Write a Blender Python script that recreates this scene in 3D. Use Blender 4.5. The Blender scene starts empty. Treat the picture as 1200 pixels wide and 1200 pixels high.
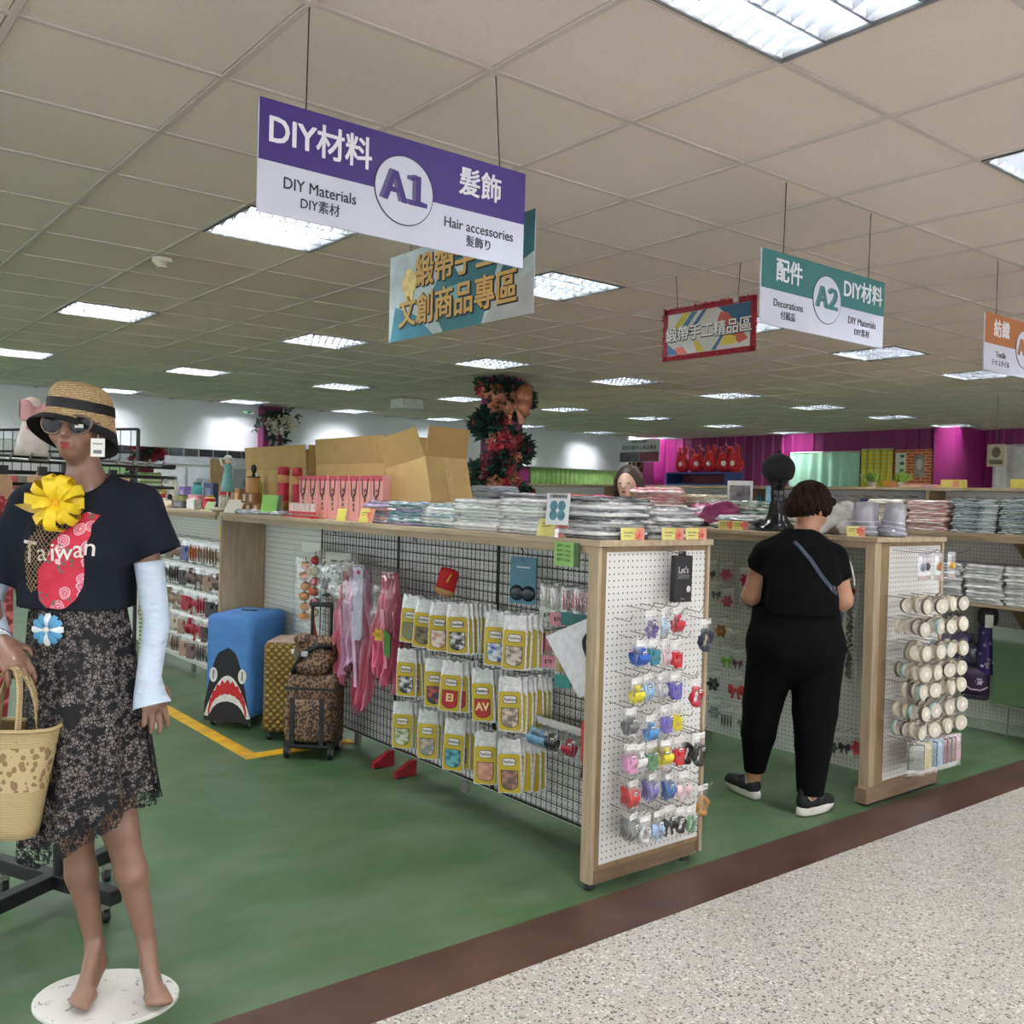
import bpy, bmesh, math, random
import numpy as np
from mathutils import Matrix, Vector
from mathutils.bvhtree import BVHTree

# ---------------------------------------------------------------- camera, world, exposure
SC = bpy.context.scene
COL = SC.collection
_cam = bpy.data.cameras.new('camera')
_cam.sensor_width = 36.0
_cam.lens = 36.0 * 1127.5 / 1200.0
_cam.clip_end = 200
CAM = bpy.data.objects.new('camera', _cam)
COL.objects.link(CAM)


def _cam_axes(yaw, pitch, roll):
    cy, sy, cp = math.cos(yaw), math.sin(yaw), math.cos(pitch)
    fw = Vector((sy * cp, cy * cp, math.sin(pitch)))
    r = Vector((cy, -sy, 0))
    d = fw.cross(r)
    return math.cos(roll) * r + math.sin(roll) * d, -math.sin(roll) * r + math.cos(roll) * d, fw


_r, _d, _f = _cam_axes(0.668423, -0.015526, -0.026521)
CAM.matrix_world = Matrix(((_r.x, -_d.x, -_f.x, 0), (_r.y, -_d.y, -_f.y, 0), (_r.z, -_d.z, -_f.z, 1.5), (0, 0, 0, 1)))
SC.camera = CAM
_w = bpy.data.worlds.new('World')
SC.world = _w
_w.use_nodes = True
_w.node_tree.nodes['Background'].inputs[0].default_value = (0.9, 0.95, 1.0, 1)
_w.node_tree.nodes['Background'].inputs[1].default_value = 1.5
SC.view_settings.view_transform = 'Standard'
SC.view_settings.look = 'None'
SC.view_settings.gamma = 1.0
SC.view_settings.exposure = 1.08
SC.view_settings.use_curve_mapping = False
SC.cycles.transparent_max_bounces = 24
SC.cycles.max_bounces = 10
SC.cycles.diffuse_bounces = 5
SC.cycles.caustics_reflective = False
SC.cycles.caustics_refractive = False
LIGHT_STRENGTH = 78.0

RND = random.Random(11)
PI = math.pi


# ---------------------------------------------------------------- materials
def lin(c):
    o = []
    for v in c[:3]:
        v = v / 255.0
        o.append(v / 12.92 if v <= 0.04045 else ((v + 0.055) / 1.055) ** 2.4)
    return (o[0], o[1], o[2], 1.0)


class NT:
    def __init__(s, name):
        s.m = bpy.data.materials.new(name)
        s.m.use_nodes = True
        s.t = s.m.node_tree
        s.b = s.t.nodes['Principled BSDF']
        s.out = s.t.nodes['Material Output']

    def n(s, typ, ins=None, **kw):
        nd = s.t.nodes.new(typ)
        for k, v in kw.items():
            setattr(nd, k, v)
        for k, v in (ins or {}).items():
            s.set(nd.inputs[k], v)
        return nd

    def set(s, sock, v):
        if isinstance(v, bpy.types.NodeSocket):
            s.t.links.new(v, sock)
        elif isinstance(v, bpy.types.Node):
            s.t.links.new(v.outputs[0], sock)
        else:
            sock.default_value = v

    def math(s, op, a, b=None, c=None, clamp=False):
        nd = s.n('ShaderNodeMath', operation=op, use_clamp=clamp)
        s.set(nd.inputs[0], a)
        if b is not None:
            s.set(nd.inputs[1], b)
        if c is not None:
            s.set(nd.inputs[2], c)
        return nd.outputs[0]

    def mix(s, f, a, b):
        nd = s.n('ShaderNodeMix', data_type='RGBA')
        s.set(nd.inputs[0], f)
        s.set(nd.inputs[6], a)
        s.set(nd.inputs[7], b)
        return nd.outputs[2]

    def ramp(s, f, stops, interp='LINEAR'):
        nd = s.n('ShaderNodeValToRGB')
        cr = nd.color_ramp
        cr.interpolation = interp
        while len(cr.elements) < len(stops):
            cr.elements.new(0.5)
        for e, (p, c) in zip(cr.elements, stops):
            e.position = p
            e.color = c if len(c) == 4 else (*c, 1)
        s.set(nd.inputs[0], f)
        return nd.outputs[0]

    def co(s, kind='Object', scale=None):
        tc = s.n('ShaderNodeTexCoord').outputs[kind]
        if scale is not None:
            mp = s.n('ShaderNodeMapping')
            s.set(mp.inputs[0], tc)
            mp.inputs[3].default_value = scale if hasattr(scale, '__len__') else (scale,) * 3
            return mp.outputs[0]
        return tc

    def noise(s, scale, detail=3, vec=None, rough=0.5):
        nd = s.n('ShaderNodeTexNoise', {'Scale': scale, 'Detail': detail, 'Roughness': rough})
        s.set(nd.inputs['Vector'], vec if vec is not None else s.co())
        return nd.outputs[0]

    def voro(s, scale, vec=None, feature='F1', rnd=1.0):
        nd = s.n('ShaderNodeTexVoronoi', {'Scale': scale, 'Randomness': rnd}, feature=feature)
        s.set(nd.inputs['Vector'], vec if vec is not None else s.co())
        return nd

    def bump(s, h, dist=0.002, strength=0.5):
        nd = s.n('ShaderNodeBump', {'Strength': strength, 'Distance': dist, 'Height': h})
        s.t.links.new(nd.outputs[0], s.b.inputs['Normal'])

    def fin(s, rough=0.5, metal=0.0, col=None, spec=None):
        if col is not None:
            s.set(s.b.inputs['Base Color'], col)
        s.set(s.b.inputs['Roughness'], rough)
        s.set(s.b.inputs['Metallic'], metal)
        if spec is not None:
            s.set(s.b.inputs['Specular IOR Level'], spec)
        return s.m


_MC = {}


def M(col, rough=0.55, metal=0.0, var=0.12, scale=30.0, bump=0.0, spec=None):
    """plain surface with a little procedural mottling"""
    key = (tuple(col), rough, metal, var, scale, bump, spec)
    if key in _MC:
        return _MC[key]
    t = NT('surface')
    c = lin(col)
    if var > 0 or bump > 0:
        nz = t.noise(scale, 3)
    if var > 0:
        a = tuple(min(1, v * (1 - var)) for v in c[:3]) + (1,)
        b = tuple(min(1, v * (1 + var)) for v in c[:3]) + (1,)
        t.set(t.b.inputs['Base Color'], t.ramp(nz, [(0.3, a), (0.7, b)]))
    else:
        t.set(t.b.inputs['Base Color'], c)
    if bump > 0:
        t.bump(nz, bump, 0.6)
    _MC[key] = t.fin(rough, metal, spec=spec)
    return _MC[key]


def clear(tint=(255, 255, 255), amount=0.07, rough=0.12, white=0.03):
    """thin clear plastic film: mostly see-through, with sheen"""
    key = ('clear', tint, amount, rough, white)
    if key in _MC:
        return _MC[key]
    t = NT('clear_film')
    tr = t.n('ShaderNodeBsdfTransparent', {'Color': lin(tint)})
    gl = t.n('ShaderNodeBsdfGlossy', {'Color': (1, 1, 1, 1), 'Roughness': rough})
    df = t.n('ShaderNodeBsdfDiffuse', {'Color': (0.8, 0.8, 0.8, 1)})
    bp = t.n('ShaderNodeBump', {'Strength': 0.8, 'Distance': 0.01, 'Height': t.noise(22, 2)})
    t.t.links.new(bp.outputs[0], gl.inputs['Normal'])
    lw = t.n('ShaderNodeLayerWeight', {'Blend': 0.35})
    f = t.math('ADD', t.math('MULTIPLY', lw.outputs['Facing'], 0.30), amount, clamp=True)
    m1 = t.n('ShaderNodeMixShader')
    t.set(m1.inputs[0], f)
    t.t.links.new(tr.outputs[0], m1.inputs[1])
    t.t.links.new(gl.outputs[0], m1.inputs[2])
    m2 = t.n('ShaderNodeMixShader')
    m2.inputs[0].default_value = white
    t.t.links.new(m1.outputs[0], m2.inputs[1])
    t.t.links.new(df.outputs[0], m2.inputs[2])
    t.t.links.new(m2.outputs[0], t.out.inputs[0])
    _MC[key] = t.m
    return t.m


def emit(col, strength):
    key = ('emit', tuple(col), strength)
    if key not in _MC:
        t = NT('glow')
        t.b.inputs['Base Color'].default_value = lin(col)
        t.b.inputs['Emission Color'].default_value = lin(col)
        t.b.inputs['Emission Strength'].default_value = strength
        _MC[key] = t.m
    return _MC[key]


def wood(col, grain=(1.2, 14, 14), rough=0.5):
    key = ('wood', tuple(col), grain, rough)
    if key not in _MC:
        t = NT('wood_laminate')
        nz = t.noise(3.0, 5, t.co('Object', grain), 0.6)
        c = lin(col)
        a = tuple(v * 0.78 for v in c[:3])
        b = tuple(min(1, v * 1.14) for v in c[:3])
        t.set(t.b.inputs['Base Color'], t.ramp(nz, [(0.32, a), (0.68, b)]))
        t.bump(nz, 0.0008, 0.3)
        _MC[key] = t.fin(rough)
    return _MC[key]


# ---------------------------------------------------------------- mesh building
class MB:
    def __init__(s):
        s.v, s.f, s.k = [], [], []

    def add(s, V, F, k=0):
        o = len(s.v)
        s.v.extend([tuple(map(float, p)) for p in V])
        s.f.extend([tuple(int(i) + o for i in q) for q in F])
        s.k.extend([k] * len(F))
        return s

    def box(s, c, d, rot=None, k=0, taper=1.0):
        x, y, z = d[0] / 2, d[1] / 2, d[2] / 2
        P = [(-x, -y, -z), (x, -y, -z), (x, y, -z), (-x, y, -z), (-x * taper, -y * taper, z), (x * taper, -y * taper, z), (x * taper, y * taper, z), (-x * taper, y * taper, z)]
        if rot is not None:
            P = [rot @ Vector(p) for p in P]
        P = [(p[0] + c[0], p[1] + c[1], p[2] + c[2]) for p in P]
        return s.add(P, [(3, 2, 1, 0), (4, 5, 6, 7), (0, 1, 5, 4), (1, 2, 6, 5), (2, 3, 7, 6), (3, 0, 4, 7)], k)

    def span(s, a, b, k=0):
        return s.box([(a[i] + b[i]) / 2 for i in range(3)], [abs(b[i] - a[i]) for i in range(3)], None, k)

    def tube(s, pts, r, n=8, k=0, caps=True, closed=False):
        pts = [Vector(p) for p in pts]
        rs = r if hasattr(r, '__len__') else [r] * len(pts)
        m = len(pts)
        V, F = [], []
        up = None
        for i, p in enumerate(pts):
            a = pts[(i - 1) % m] if (closed or i > 0) else p
            b = pts[(i + 1) % m] if (closed or i < m - 1) else p
            t = (b - a)
            t = t.normalized() if t.length > 1e-9 else Vector((0, 0, 1))
            if up is None:
                up = Vector((0, 0, 1)) if abs(t.z) < 0.9 else Vector((1, 0, 0))
            e1 = (up - t * up.dot(t)).normalized()
            e2 = t.cross(e1)
            up = e1
            for j in range(n):
                q = 2 * PI * j / n
                V.append(p + (e1 * math.cos(q) + e2 * math.sin(q)) * rs[i])
        for i in range(m if closed else m - 1):
            for j in range(n):
                a, b = i * n + j, i * n + (j + 1) % n
                c, d = ((i + 1) % m) * n + (j + 1) % n, ((i + 1) % m) * n + j
                F.append((a, b, c, d))
        if caps and not closed:
            F.append(tuple(range(n - 1, -1, -1)))
            F.append(tuple((m - 1) * n + j for j in range(n)))
        return s.add(V, F, k)

    def cyl(s, a, b, r, r2=None, n=12, k=0):
        return s.tube([a, b], [r, r if r2 is None else r2], n, k)

    def lathe(s, prof, n=24, c=(0, 0, 0), k=0, sx=1.0, sy=1.0, caps=True):
        V, F = [], []
        for r, z in prof:
            for j in range(n):
                q = 2 * PI * j / n
                V.append((c[0] + r * math.cos(q) * sx, c[1] + r * math.sin(q) * sy, c[2] + z))
        m = len(prof)
        for i in range(m - 1):
            for j in range(n):
                F.append((i * n + j, i * n + (j + 1) % n, (i + 1) * n + (j + 1) % n, (i + 1) * n + j))
        if caps:
            F.append(tuple(range(n - 1, -1, -1)))
            F.append(tuple((m - 1) * n + j for j in range(n)))
        return s.add(V, F, k)

    def ball(s, c, r, n=12, m=8, k=0):
        r = r if hasattr(r, '__len__') else (r, r, r)
        V = [(c[0], c[1], c[2] - r[2])]
        for i in range(1, m):
            a = -PI / 2 + PI * i / m
            for j in range(n):
                q = 2 * PI * j / n
                V.append((c[0] + r[0] * math.cos(a) * math.cos(q), c[1] + r[1] * math.cos(a) * math.sin(q), c[2] + r[2] * math.sin(a)))
        V.append((c[0], c[1], c[2] + r[2]))
        F = [(0, 1 + (j + 1) % n, 1 + j) for j in range(n)]
        for i in range(m - 2):
            for j in range(n):
                F.append((1 + i * n + j, 1 + i * n + (j + 1) % n, 1 + (i + 1) * n + (j + 1) % n, 1 + (i + 1) * n + j))
        L = len(V) - 1
        F += [(L, 1 + (m - 2) * n + j, 1 + (m - 2) * n + (j + 1) % n) for j in range(n)]
        return s.add(V, F, k)

    def prism(s, poly, y0, y1, k=0):
        """outline in the xz plane, extruded along y"""
        n = len(poly)
        V = [(p[0], y0, p[1]) for p in poly] + [(p[0], y1, p[1]) for p in poly]
        F = [tuple(range(n)), tuple(range(2 * n - 1, n - 1, -1))]
        F += [(i, i + n, (i + 1) % n + n, (i + 1) % n) for i in range(n)]
        return s.add(V, F, k)

    def grid(s, P, k=0, closed_u=False, flip=False):
        """P: list of rows of points"""
        m, n = len(P), len(P[0])
        V = [p for r in P for p in r]
        F = []
        for i in range(m - 1):
            for j in range(n if closed_u else n - 1):
                q = (i * n + j, i * n + (j + 1) % n, (i + 1) * n + (j + 1) % n, (i + 1) * n + j)
                F.append(q[::-1] if flip else q)
        return s.add(V, F, k)

    def rot(s, m3, c=(0, 0, 0)):
        c = Vector(c)
        s.v = [tuple(m3 @ (Vector(p) - c) + c) for p in s.v]
        return s

    def move(s, d):
        s.v = [(p[0] + d[0], p[1] + d[1], p[2] + d[2]) for p in s.v]
        return s

    def data(s, name, mats, smooth=False, bevel=0.0, seg=1, weld=False):
        me = bpy.data.meshes.new(name)
        me.from_pydata(s.v, [], s.f)
        mats = mats if isinstance(mats, (list, tuple)) else [mats]
        for m in mats:
            me.materials.append(m)
        if len(mats) > 1:
            me.polygons.foreach_set('material_index', s.k)
        if bevel > 0 or weld:
            bm = bmesh.new()
            bm.from_mesh(me)
            if weld:
                bmesh.ops.remove_doubles(bm, verts=bm.verts, dist=1e-5)
            if bevel > 0:
                bmesh.ops.bevel(bm, geom=list(bm.edges), offset=bevel, segments=seg, affect='EDGES', profile=0.5, clamp_overlap=True)
            bm.to_mesh(me)
            bm.free()
        if smooth:
            me.polygons.foreach_set('use_smooth', [True] * len(me.polygons))
        me.update()
        return me


def rz(a):
    return Matrix.Rotation(a, 3, 'Z')


def rx(a):
    return Matrix.Rotation(a, 3, 'X')


def ry(a):
    return Matrix.Rotation(a, 3, 'Y')


def link(name, data, parent=None, loc=(0, 0, 0), rot=(0, 0, 0), scale=None):
    o = bpy.data.objects.new(name, data)
    COL.objects.link(o)
    o.location = loc
    o.rotation_euler = rot
    if scale is not None:
        o.scale = scale
    if parent is not None:
        o.parent = parent
    return o


def tag(o, label, cat, group=None, kind=None):
    o['label'] = label
    o['category'] = cat
    if group:
        o['group'] = group
    if kind:
        o['kind'] = kind
    return o


def thing(name, label, cat, loc=(0, 0, 0), rot=0.0, group=None):
    o = link(name, None, None, loc, rot if hasattr(rot, '__len__') else (0, 0, rot))
    o.empty_display_size = 0.05
    return tag(o, label, cat, group)


def solo(name, me, label, cat, loc=(0, 0, 0), rot=0.0, group=None, scale=None):
    return tag(link(name, me, None, loc, rot if hasattr(rot, '__len__') else (0, 0, rot), scale), label, cat, group)


def struct(name, me, loc=(0, 0, 0), rot=(0, 0, 0), parent=None):
    o = link(name, me, parent, loc, rot)
    if parent is None:
        o['kind'] = 'structure'
    return o


def place(name, label, cat, parts, loc=(0, 0, 0), rot=0.0, group=None):
    """a thing from ready mesh data: parts = [(part name, mesh data[, sub parts])]"""
    t = thing(name, label, cat, loc, rot, group)
    for p in parts:
        o = link(p[0], p[1], t)
        for q in (p[2] if len(p) > 2 else ()):
            link(q[0], q[1], o)
    return t


_TXT = {}


def text_mb(s, size, bold=0.0, thick=0.001, shear=0.0, sx=1.0):
    """lettering as raised geometry in the local xz plane, facing -y, centred"""
    key = (s, round(size, 4), bold, thick, shear, sx)
    if key not in _TXT:
        cu = bpy.data.curves.new('lettering', 'FONT')
        cu.body = s
        cu.size = size
        cu.align_x = 'CENTER'
        cu.align_y = 'CENTER'
        cu.extrude = thick / 2
        cu.resolution_u = 3
        cu.shear = shear
        o = bpy.data.objects.new('lettering', cu)
        COL.objects.link(o)
        dg = bpy.context.evaluated_depsgraph_get()
        me = bpy.data.meshes.new_from_object(o.evaluated_get(dg))
        V0 = [(v.co.x * sx, -v.co.z, v.co.y) for v in me.vertices]
        F0 = [tuple(p.vertices) for p in me.polygons]
        V, F = [], []
        b = bold * size
        for q_, (dx, dz) in enumerate(((-b, -b), (b, -b), (-b, b), (b, b), (b * 1.3, 0), (-b * 1.3, 0)) if b > 0 else ((0, 0),)):
            o_ = len(V)
            V += [(p[0] + dx, p[1] - 0.00012 * q_, p[2] + dz) for p in V0]
            F += [tuple(i + o_ for i in f) for f in F0]
        bpy.data.objects.remove(o)
        bpy.data.curves.remove(cu)
        bpy.data.meshes.remove(me)
        _TXT[key] = (V, F)
    m = MB()
    m.add(*_TXT[key])
    return m


ORD = 'first second third fourth fifth sixth seventh eighth ninth tenth eleventh twelfth thirteenth fourteenth fifteenth sixteenth seventeenth eighteenth nineteenth twentieth'.split()


def ordw(i):
    return ORD[i] if i < len(ORD) else 'twenty-' + ORD[i - 20]


# ---------------------------------------------------------------- soft bodies: smooth distance fields turned into one mesh
class Field:
    def __init__(s, lo, hi, h):
        s.lo, s.h = np.array(lo, float), h
        s.n = np.ceil((np.array(hi, float) - s.lo) / h).astype(int) + 1
        s.D = np.full(s.n, 9.0, np.float32)

    def _sl(s, a, b):
        i0 = np.clip(np.floor((np.array(a) - s.lo) / s.h).astype(int), 0, s.n)
        i1 = np.clip(np.ceil((np.array(b) - s.lo) / s.h).astype(int) + 1, 0, s.n)
        sl = tuple(slice(int(p), int(q)) for p, q in zip(i0, i1))
        g = [(s.lo[k] + s.h * np.arange(i0[k], i1[k])).astype(np.float32) for k in range(3)]
        return sl, g[0][:, None, None], g[1][None, :, None], g[2][None, None, :]

    def put(s, fn, a, b, k=0.0, mode='add'):
        sl, X, Y, Z = s._sl(a, b)
        cur = s.D[sl]
        if cur.size == 0:
            return
        d = fn(X, Y, Z).astype(np.float32) + np.zeros_like(cur)
        if mode == 'add':
            if k > 0:
                hh = np.clip(0.5 + 0.5 * (cur - d) / k, 0, 1)
                s.D[sl] = cur * (1 - hh) + d * hh - k * hh * (1 - hh)
            else:
                s.D[sl] = np.minimum(cur, d)
        elif mode == 'sub':
            if k > 0:
                hh = np.clip(0.5 - 0.5 * (cur + d) / k, 0, 1)
                s.D[sl] = cur * (1 - hh) - d * hh + k * hh * (1 - hh)
            else:
                s.D[sl] = np.maximum(cur, -d)
        else:
            s.D[sl] = np.maximum(cur, d)

    def cone(s, a, b, ra, rb, k=0.0, sc=(1, 1, 1), mode='add'):
        a, b, sc = np.array(a, float), np.array(b, float), np.array(sc, float)
        A, B = a / sc, b / sc
        ab = B - A
        L2 = max(float(ab @ ab), 1e-12)
        m = float(sc.min())

        def fn(X, Y, Z):
            px, py, pz = X / sc[0] - A[0], Y / sc[1] - A[1], Z / sc[2] - A[2]
            t = np.clip((px * ab[0] + py * ab[1] + pz * ab[2]) / L2, 0, 1)
            d = np.sqrt((px - t * ab[0]) ** 2 + (py - t * ab[1]) ** 2 + (pz - t * ab[2]) ** 2)
            return (d - (ra + (rb - ra) * t)) * m
        pad = max(ra, rb) * sc.max() + k + 3 * s.h
        s.put(fn, np.minimum(a, b) - pad, np.maximum(a, b) + pad, k, mode)

    def chain(s, pts, rs, k=0.0, sc=(1, 1, 1)):
        for i in range(len(pts) - 1):
            s.cone(pts[i], pts[i + 1], rs[i], rs[i + 1], k, sc)

    def ell(s, c, r, k=0.0, mode='add', rot=None):
        c, r = np.array(c, float), np.array(r, float)
        q = np.array(rot.transposed()) if rot is not None else np.eye(3)

        def fn(X, Y, Z):
            x, y, z = X - c[0], Y - c[1], Z - c[2]
            u, v, w = (q[i, 0] * x + q[i, 1] * y + q[i, 2] * z for i in range(3))
            k0 = np.sqrt((u / r[0]) ** 2 + (v / r[1]) ** 2 + (w / r[2]) ** 2)
            k1 = np.sqrt((u / r[0] ** 2) ** 2 + (v / r[1] ** 2) ** 2 + (w / r[2] ** 2) ** 2) + 1e-9
            return np.where(k0 < 1e-4, -r.min(), k0 * (k0 - 1) / k1)
        pad = r.max() + k + 3 * s.h
        s.put(fn, c - pad, c + pad, k, mode)

    def half(s, n, d, a=None, b=None, keep=True):
        """keep the side where n.p < d"""
        lo = s.lo if a is None else a
        hi = s.lo + s.h * s.n if b is None else b
        sg = 1.0 if keep else -1.0
        s.put(lambda X, Y, Z: sg * (n[0] * X + n[1] * Y + n[2] * Z - d), lo, hi, 0, 'int')

    def mesh(s):
        D = s.D
        ins = D < 0
        nx, ny, nz = D.shape
        c = np.zeros((nx - 1, ny - 1, nz - 1), np.int8)
        for i in (0, 1):
            for j in (0, 1):
                for k in (0, 1):
                    c += ins[i:nx - 1 + i, j:ny - 1 + j, k:nz - 1 + k]
        act = np.argwhere((c > 0) & (c < 8))
        if not len(act):
            return [], []
        idx = np.full(c.shape, -1, np.int64)
        idx[tuple(act.T)] = np.arange(len(act))
        P = np.zeros((len(act), 3))
        W = np.zeros(len(act))
        cor = [(i, j, k) for i in (0, 1) for j in (0, 1) for k in (0, 1)]
        val = {q: D[act[:, 0] + q[0], act[:, 1] + q[1], act[:, 2] + q[2]].astype(float) for q in cor}
        for q in cor:
            for ax in range(3):
                if q[ax] == 0:
                    q2 = list(q)
                    q2[ax] = 1
                    q2 = tuple(q2)
                    a, b = val[q], val[q2]
                    m = (a < 0) != (b < 0)
                    t = np.where(m, a / np.where(m, a - b, 1), 0)
                    e = np.array(q, float)[None, :].repeat(len(act), 0)
                    e[:, ax] = t
                    P[m] += e[m]
                    W[m] += 1
        V = s.lo + s.h * (act + P / W[:, None])
        F = []
        for ax in range(3):
            o = [0, 0, 0]
            o[ax] = 1
            A = ins[:nx - o[0], :ny - o[1], :nz - o[2]]
            B = ins[o[0]:, o[1]:, o[2]:]
            e = np.argwhere(A != B)
            u, w = [(1, 2), (2, 0), (0, 1)][ax]
            e = e[(e[:, u] > 0) & (e[:, w] > 0) & (e[:, u] < c.shape[u]) & (e[:, w] < c.shape[w])]
            if not len(e):
                continue
            sgn = A[tuple(e.T)]
            du, dw = np.zeros(3, int), np.zeros(3, int)
            du[u], dw[w] = 1, 1
            q = np.stack([idx[tuple((e - du - dw).T)], idx[tuple((e - dw).T)], idx[tuple(e.T)], idx[tuple((e - du).T)]], 1)
            q[~sgn] = q[~sgn][:, ::-1]
            F.append(q)
        return V, np.concatenate(F)


def np_mesh(name, V, F, mats, smooth=True, relax=1):
    V = np.asarray(V, np.float32)
    F = np.asarray(F, np.int32)
    for _ in range(relax):
        S = np.zeros_like(V)
        N = np.zeros(len(V), np.float32)
        for a, b in ((0, 1), (1, 2), (2, 3), (3, 0)):
            np.add.at(S, F[:, a], V[F[:, b]])
            np.add.at(S, F[:, b], V[F[:, a]])
            np.add.at(N, F[:, a], 1)
            np.add.at(N, F[:, b], 1)
        V = V * 0.5 + 0.5 * S / np.maximum(N, 1)[:, None]
    me = bpy.data.meshes.new(name)
    me.vertices.add(len(V))
    me.vertices.foreach_set('co', V.ravel())
    me.loops.add(F.size)
    me.loops.foreach_set('vertex_index', F.ravel())
    me.polygons.add(len(F))
    me.polygons.foreach_set('loop_start', np.arange(0, F.size, 4, dtype=np.int32))
    me.polygons.foreach_set('loop_total', np.full(len(F), 4, np.int32))
    me.polygons.foreach_set('use_smooth', np.ones(len(F), bool))
    for m in (mats if isinstance(mats, (list, tuple)) else [mats]):
        me.materials.append(m)
    me.update(calc_edges=True)
    me.validate()
    return me, V, F
# ---------------------------------------------------------------- the setting
CEIL = 2.79
GX, GY, TX, TY = 1.1487, 2.3688, 0.6, 0.6054     # ceiling grid


def mat_green():
    t = NT('green_epoxy')
    co = t.co()
    n1 = t.noise(0.8, 4, co, 0.55)
    n2 = t.noise(2.2, 5, t.co('Object', (1.0, 1.6, 1.0)), 0.6)
    n3 = t.noise(55, 2, co)
    base = t.ramp(n1, [(0.25, lin((56, 86, 48))), (0.5, lin((66, 97, 57))), (0.75, lin((86, 113, 76)))])
    worn = t.mix(t.ramp(n2, [(0.40, (0, 0, 0, 1)), (0.72, (0.6, 0.6, 0.6, 1))]), base, lin((116, 132, 110)))
    col = t.mix(t.math('MULTIPLY', n3, 0.10), worn, lin((60, 84, 58)))
    t.bump(t.noise(3, 2, co), 0.003, 0.10)
    return t.fin(0.36, 0, col, 0.5)


def mat_terrazzo():
    t = NT('terrazzo')
    co = t.co()
    v1, v2, v3 = t.voro(62, co), t.voro(140, co), t.voro(95, co)
    base = t.mix(t.noise(1.3, 3, co), lin((196, 192, 182)), lin((180, 176, 166)))

    def sep(v):
        return t.n('ShaderNodeSeparateColor', {0: v.outputs['Color']}).outputs
    s1, s2, s3 = sep(v1), sep(v2), sep(v3)
    c1 = t.ramp(s1[0], [(0.0, lin((216, 213, 204))), (0.45, lin((188, 181, 164))), (0.7, lin((148, 140, 124))), (0.86, lin((104, 98, 88)))], 'CONSTANT')
    f1 = t.math('MULTIPLY', t.math('LESS_THAN', v1.outputs[0], 0.40), t.math('GREATER_THAN', s1[1], 0.30))
    col = t.mix(f1, base, c1)
    f2 = t.math('MULTIPLY', t.math('LESS_THAN', v2.outputs[0], 0.42), t.math('GREATER_THAN', s2[1], 0.62))
    col = t.mix(f2, col, t.ramp(s2[0], [(0, lin((92, 86, 76))), (0.5, lin((150, 140, 122))), (0.75, lin((226, 222, 212)))], 'CONSTANT'))
    f3 = t.math('MULTIPLY', t.math('LESS_THAN', v3.outputs[0], 0.36), t.math('GREATER_THAN', s3[1], 0.86))
    col = t.mix(f3, col, lin((74, 70, 64)))
    return t.fin(0.28, 0, col)


def mat_strip():
    t = NT('brown_floor_strip')
    n = t.noise(4, 4)
    return t.fin(0.33, 0, t.ramp(n, [(0.3, lin((66, 44, 36))), (0.7, lin((92, 64, 52)))]))


struct('floor', MB().span((-7, 2.60, -0.2), (18, 21, 0)).data('floor', mat_green()))
struct('floor_terrazzo', MB().span((-7, -7, -0.2), (18, 2.34, 0.0)).data('floor_terrazzo', mat_terrazzo()))
struct('trim_1', MB().span((-7, 2.34, -0.2), (18, 2.60, 0.001)).data('floor_strip', mat_strip()))
# yellow line on the green floor
_t = NT('yellow_line_paint')
_n = _t.noise(9, 4)
_yl = _t.fin(0.4, 0, _t.ramp(_n, [(0.35, lin((206, 150, 26))), (0.6, lin((232, 182, 40)))]))
struct('floor_marking', MB().span((2.175, 5.08, 0.0), (2.265, 9.6, 0.0025)).span((2.2651, 5.08, 0.0), (2.86, 5.18, 0.0025)).data('floor_marking', _yl))


def mat_tile():
    t = NT('mineral_tile')
    co = t.n('ShaderNodeNewGeometry').outputs['Position']
    n = t.noise(260, 2, co)
    n2 = t.noise(1.1, 2, co)
    col = t.mix(n2, lin((234, 219, 211)), lin((226, 212, 204)))
    col = t.mix(t.math('LESS_THAN', n, 0.36), col, lin((196, 182, 175)))
    t.bump(n, 0.0015, 0.5)
    return t.fin(0.85, 0, col, 0.2)


TILE = mat_tile()
BAR = M((206, 194, 187), 0.7, 0, 0.03, 3, 0, 0.2)
LIGHT_CELLS = [(1 + 3 * a, -2 + 5 * b) for a in range(-4, 8) for b in range(-2, 5)]
LIGHT_CELLS = [c for c in LIGHT_CELLS if GX + TX * (c[0] + 1) < 16 and GY + TY * (c[1] + 1) < 14.2]
_lc = set(LIGHT_CELLS)
ceiling = struct('ceiling', MB().span((-7, -7, CEIL + 0.16), (18, 14.1, CEIL + 0.2)).data('ceiling_deck', M((60, 58, 56), 0.9)))
_tile_me = MB().box((0, 0, 0.012), (TX - 0.029, TY - 0.029, 0.012)).data('tile', TILE)
_cells = []
for i in range(-13, 25):
    for j in range(-15, 20):
        if (i, j) not in _lc and GY + TY * (j + 1) <= 14.2:
            _cells.append((i, j))


def _cell_c(c):
    return Vector((GX + TX * (c[0] + 0.5), GY + TY * (c[1] + 0.5), CEIL))


def _seen(c):
    q = CAM.matrix_world.inverted() @ _cell_c(c)
    z = -q.z
    return z > 0.4 and abs(q.x) < z * 0.60 + 0.5 and q.y < z * 0.60 + 0.5


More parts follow.
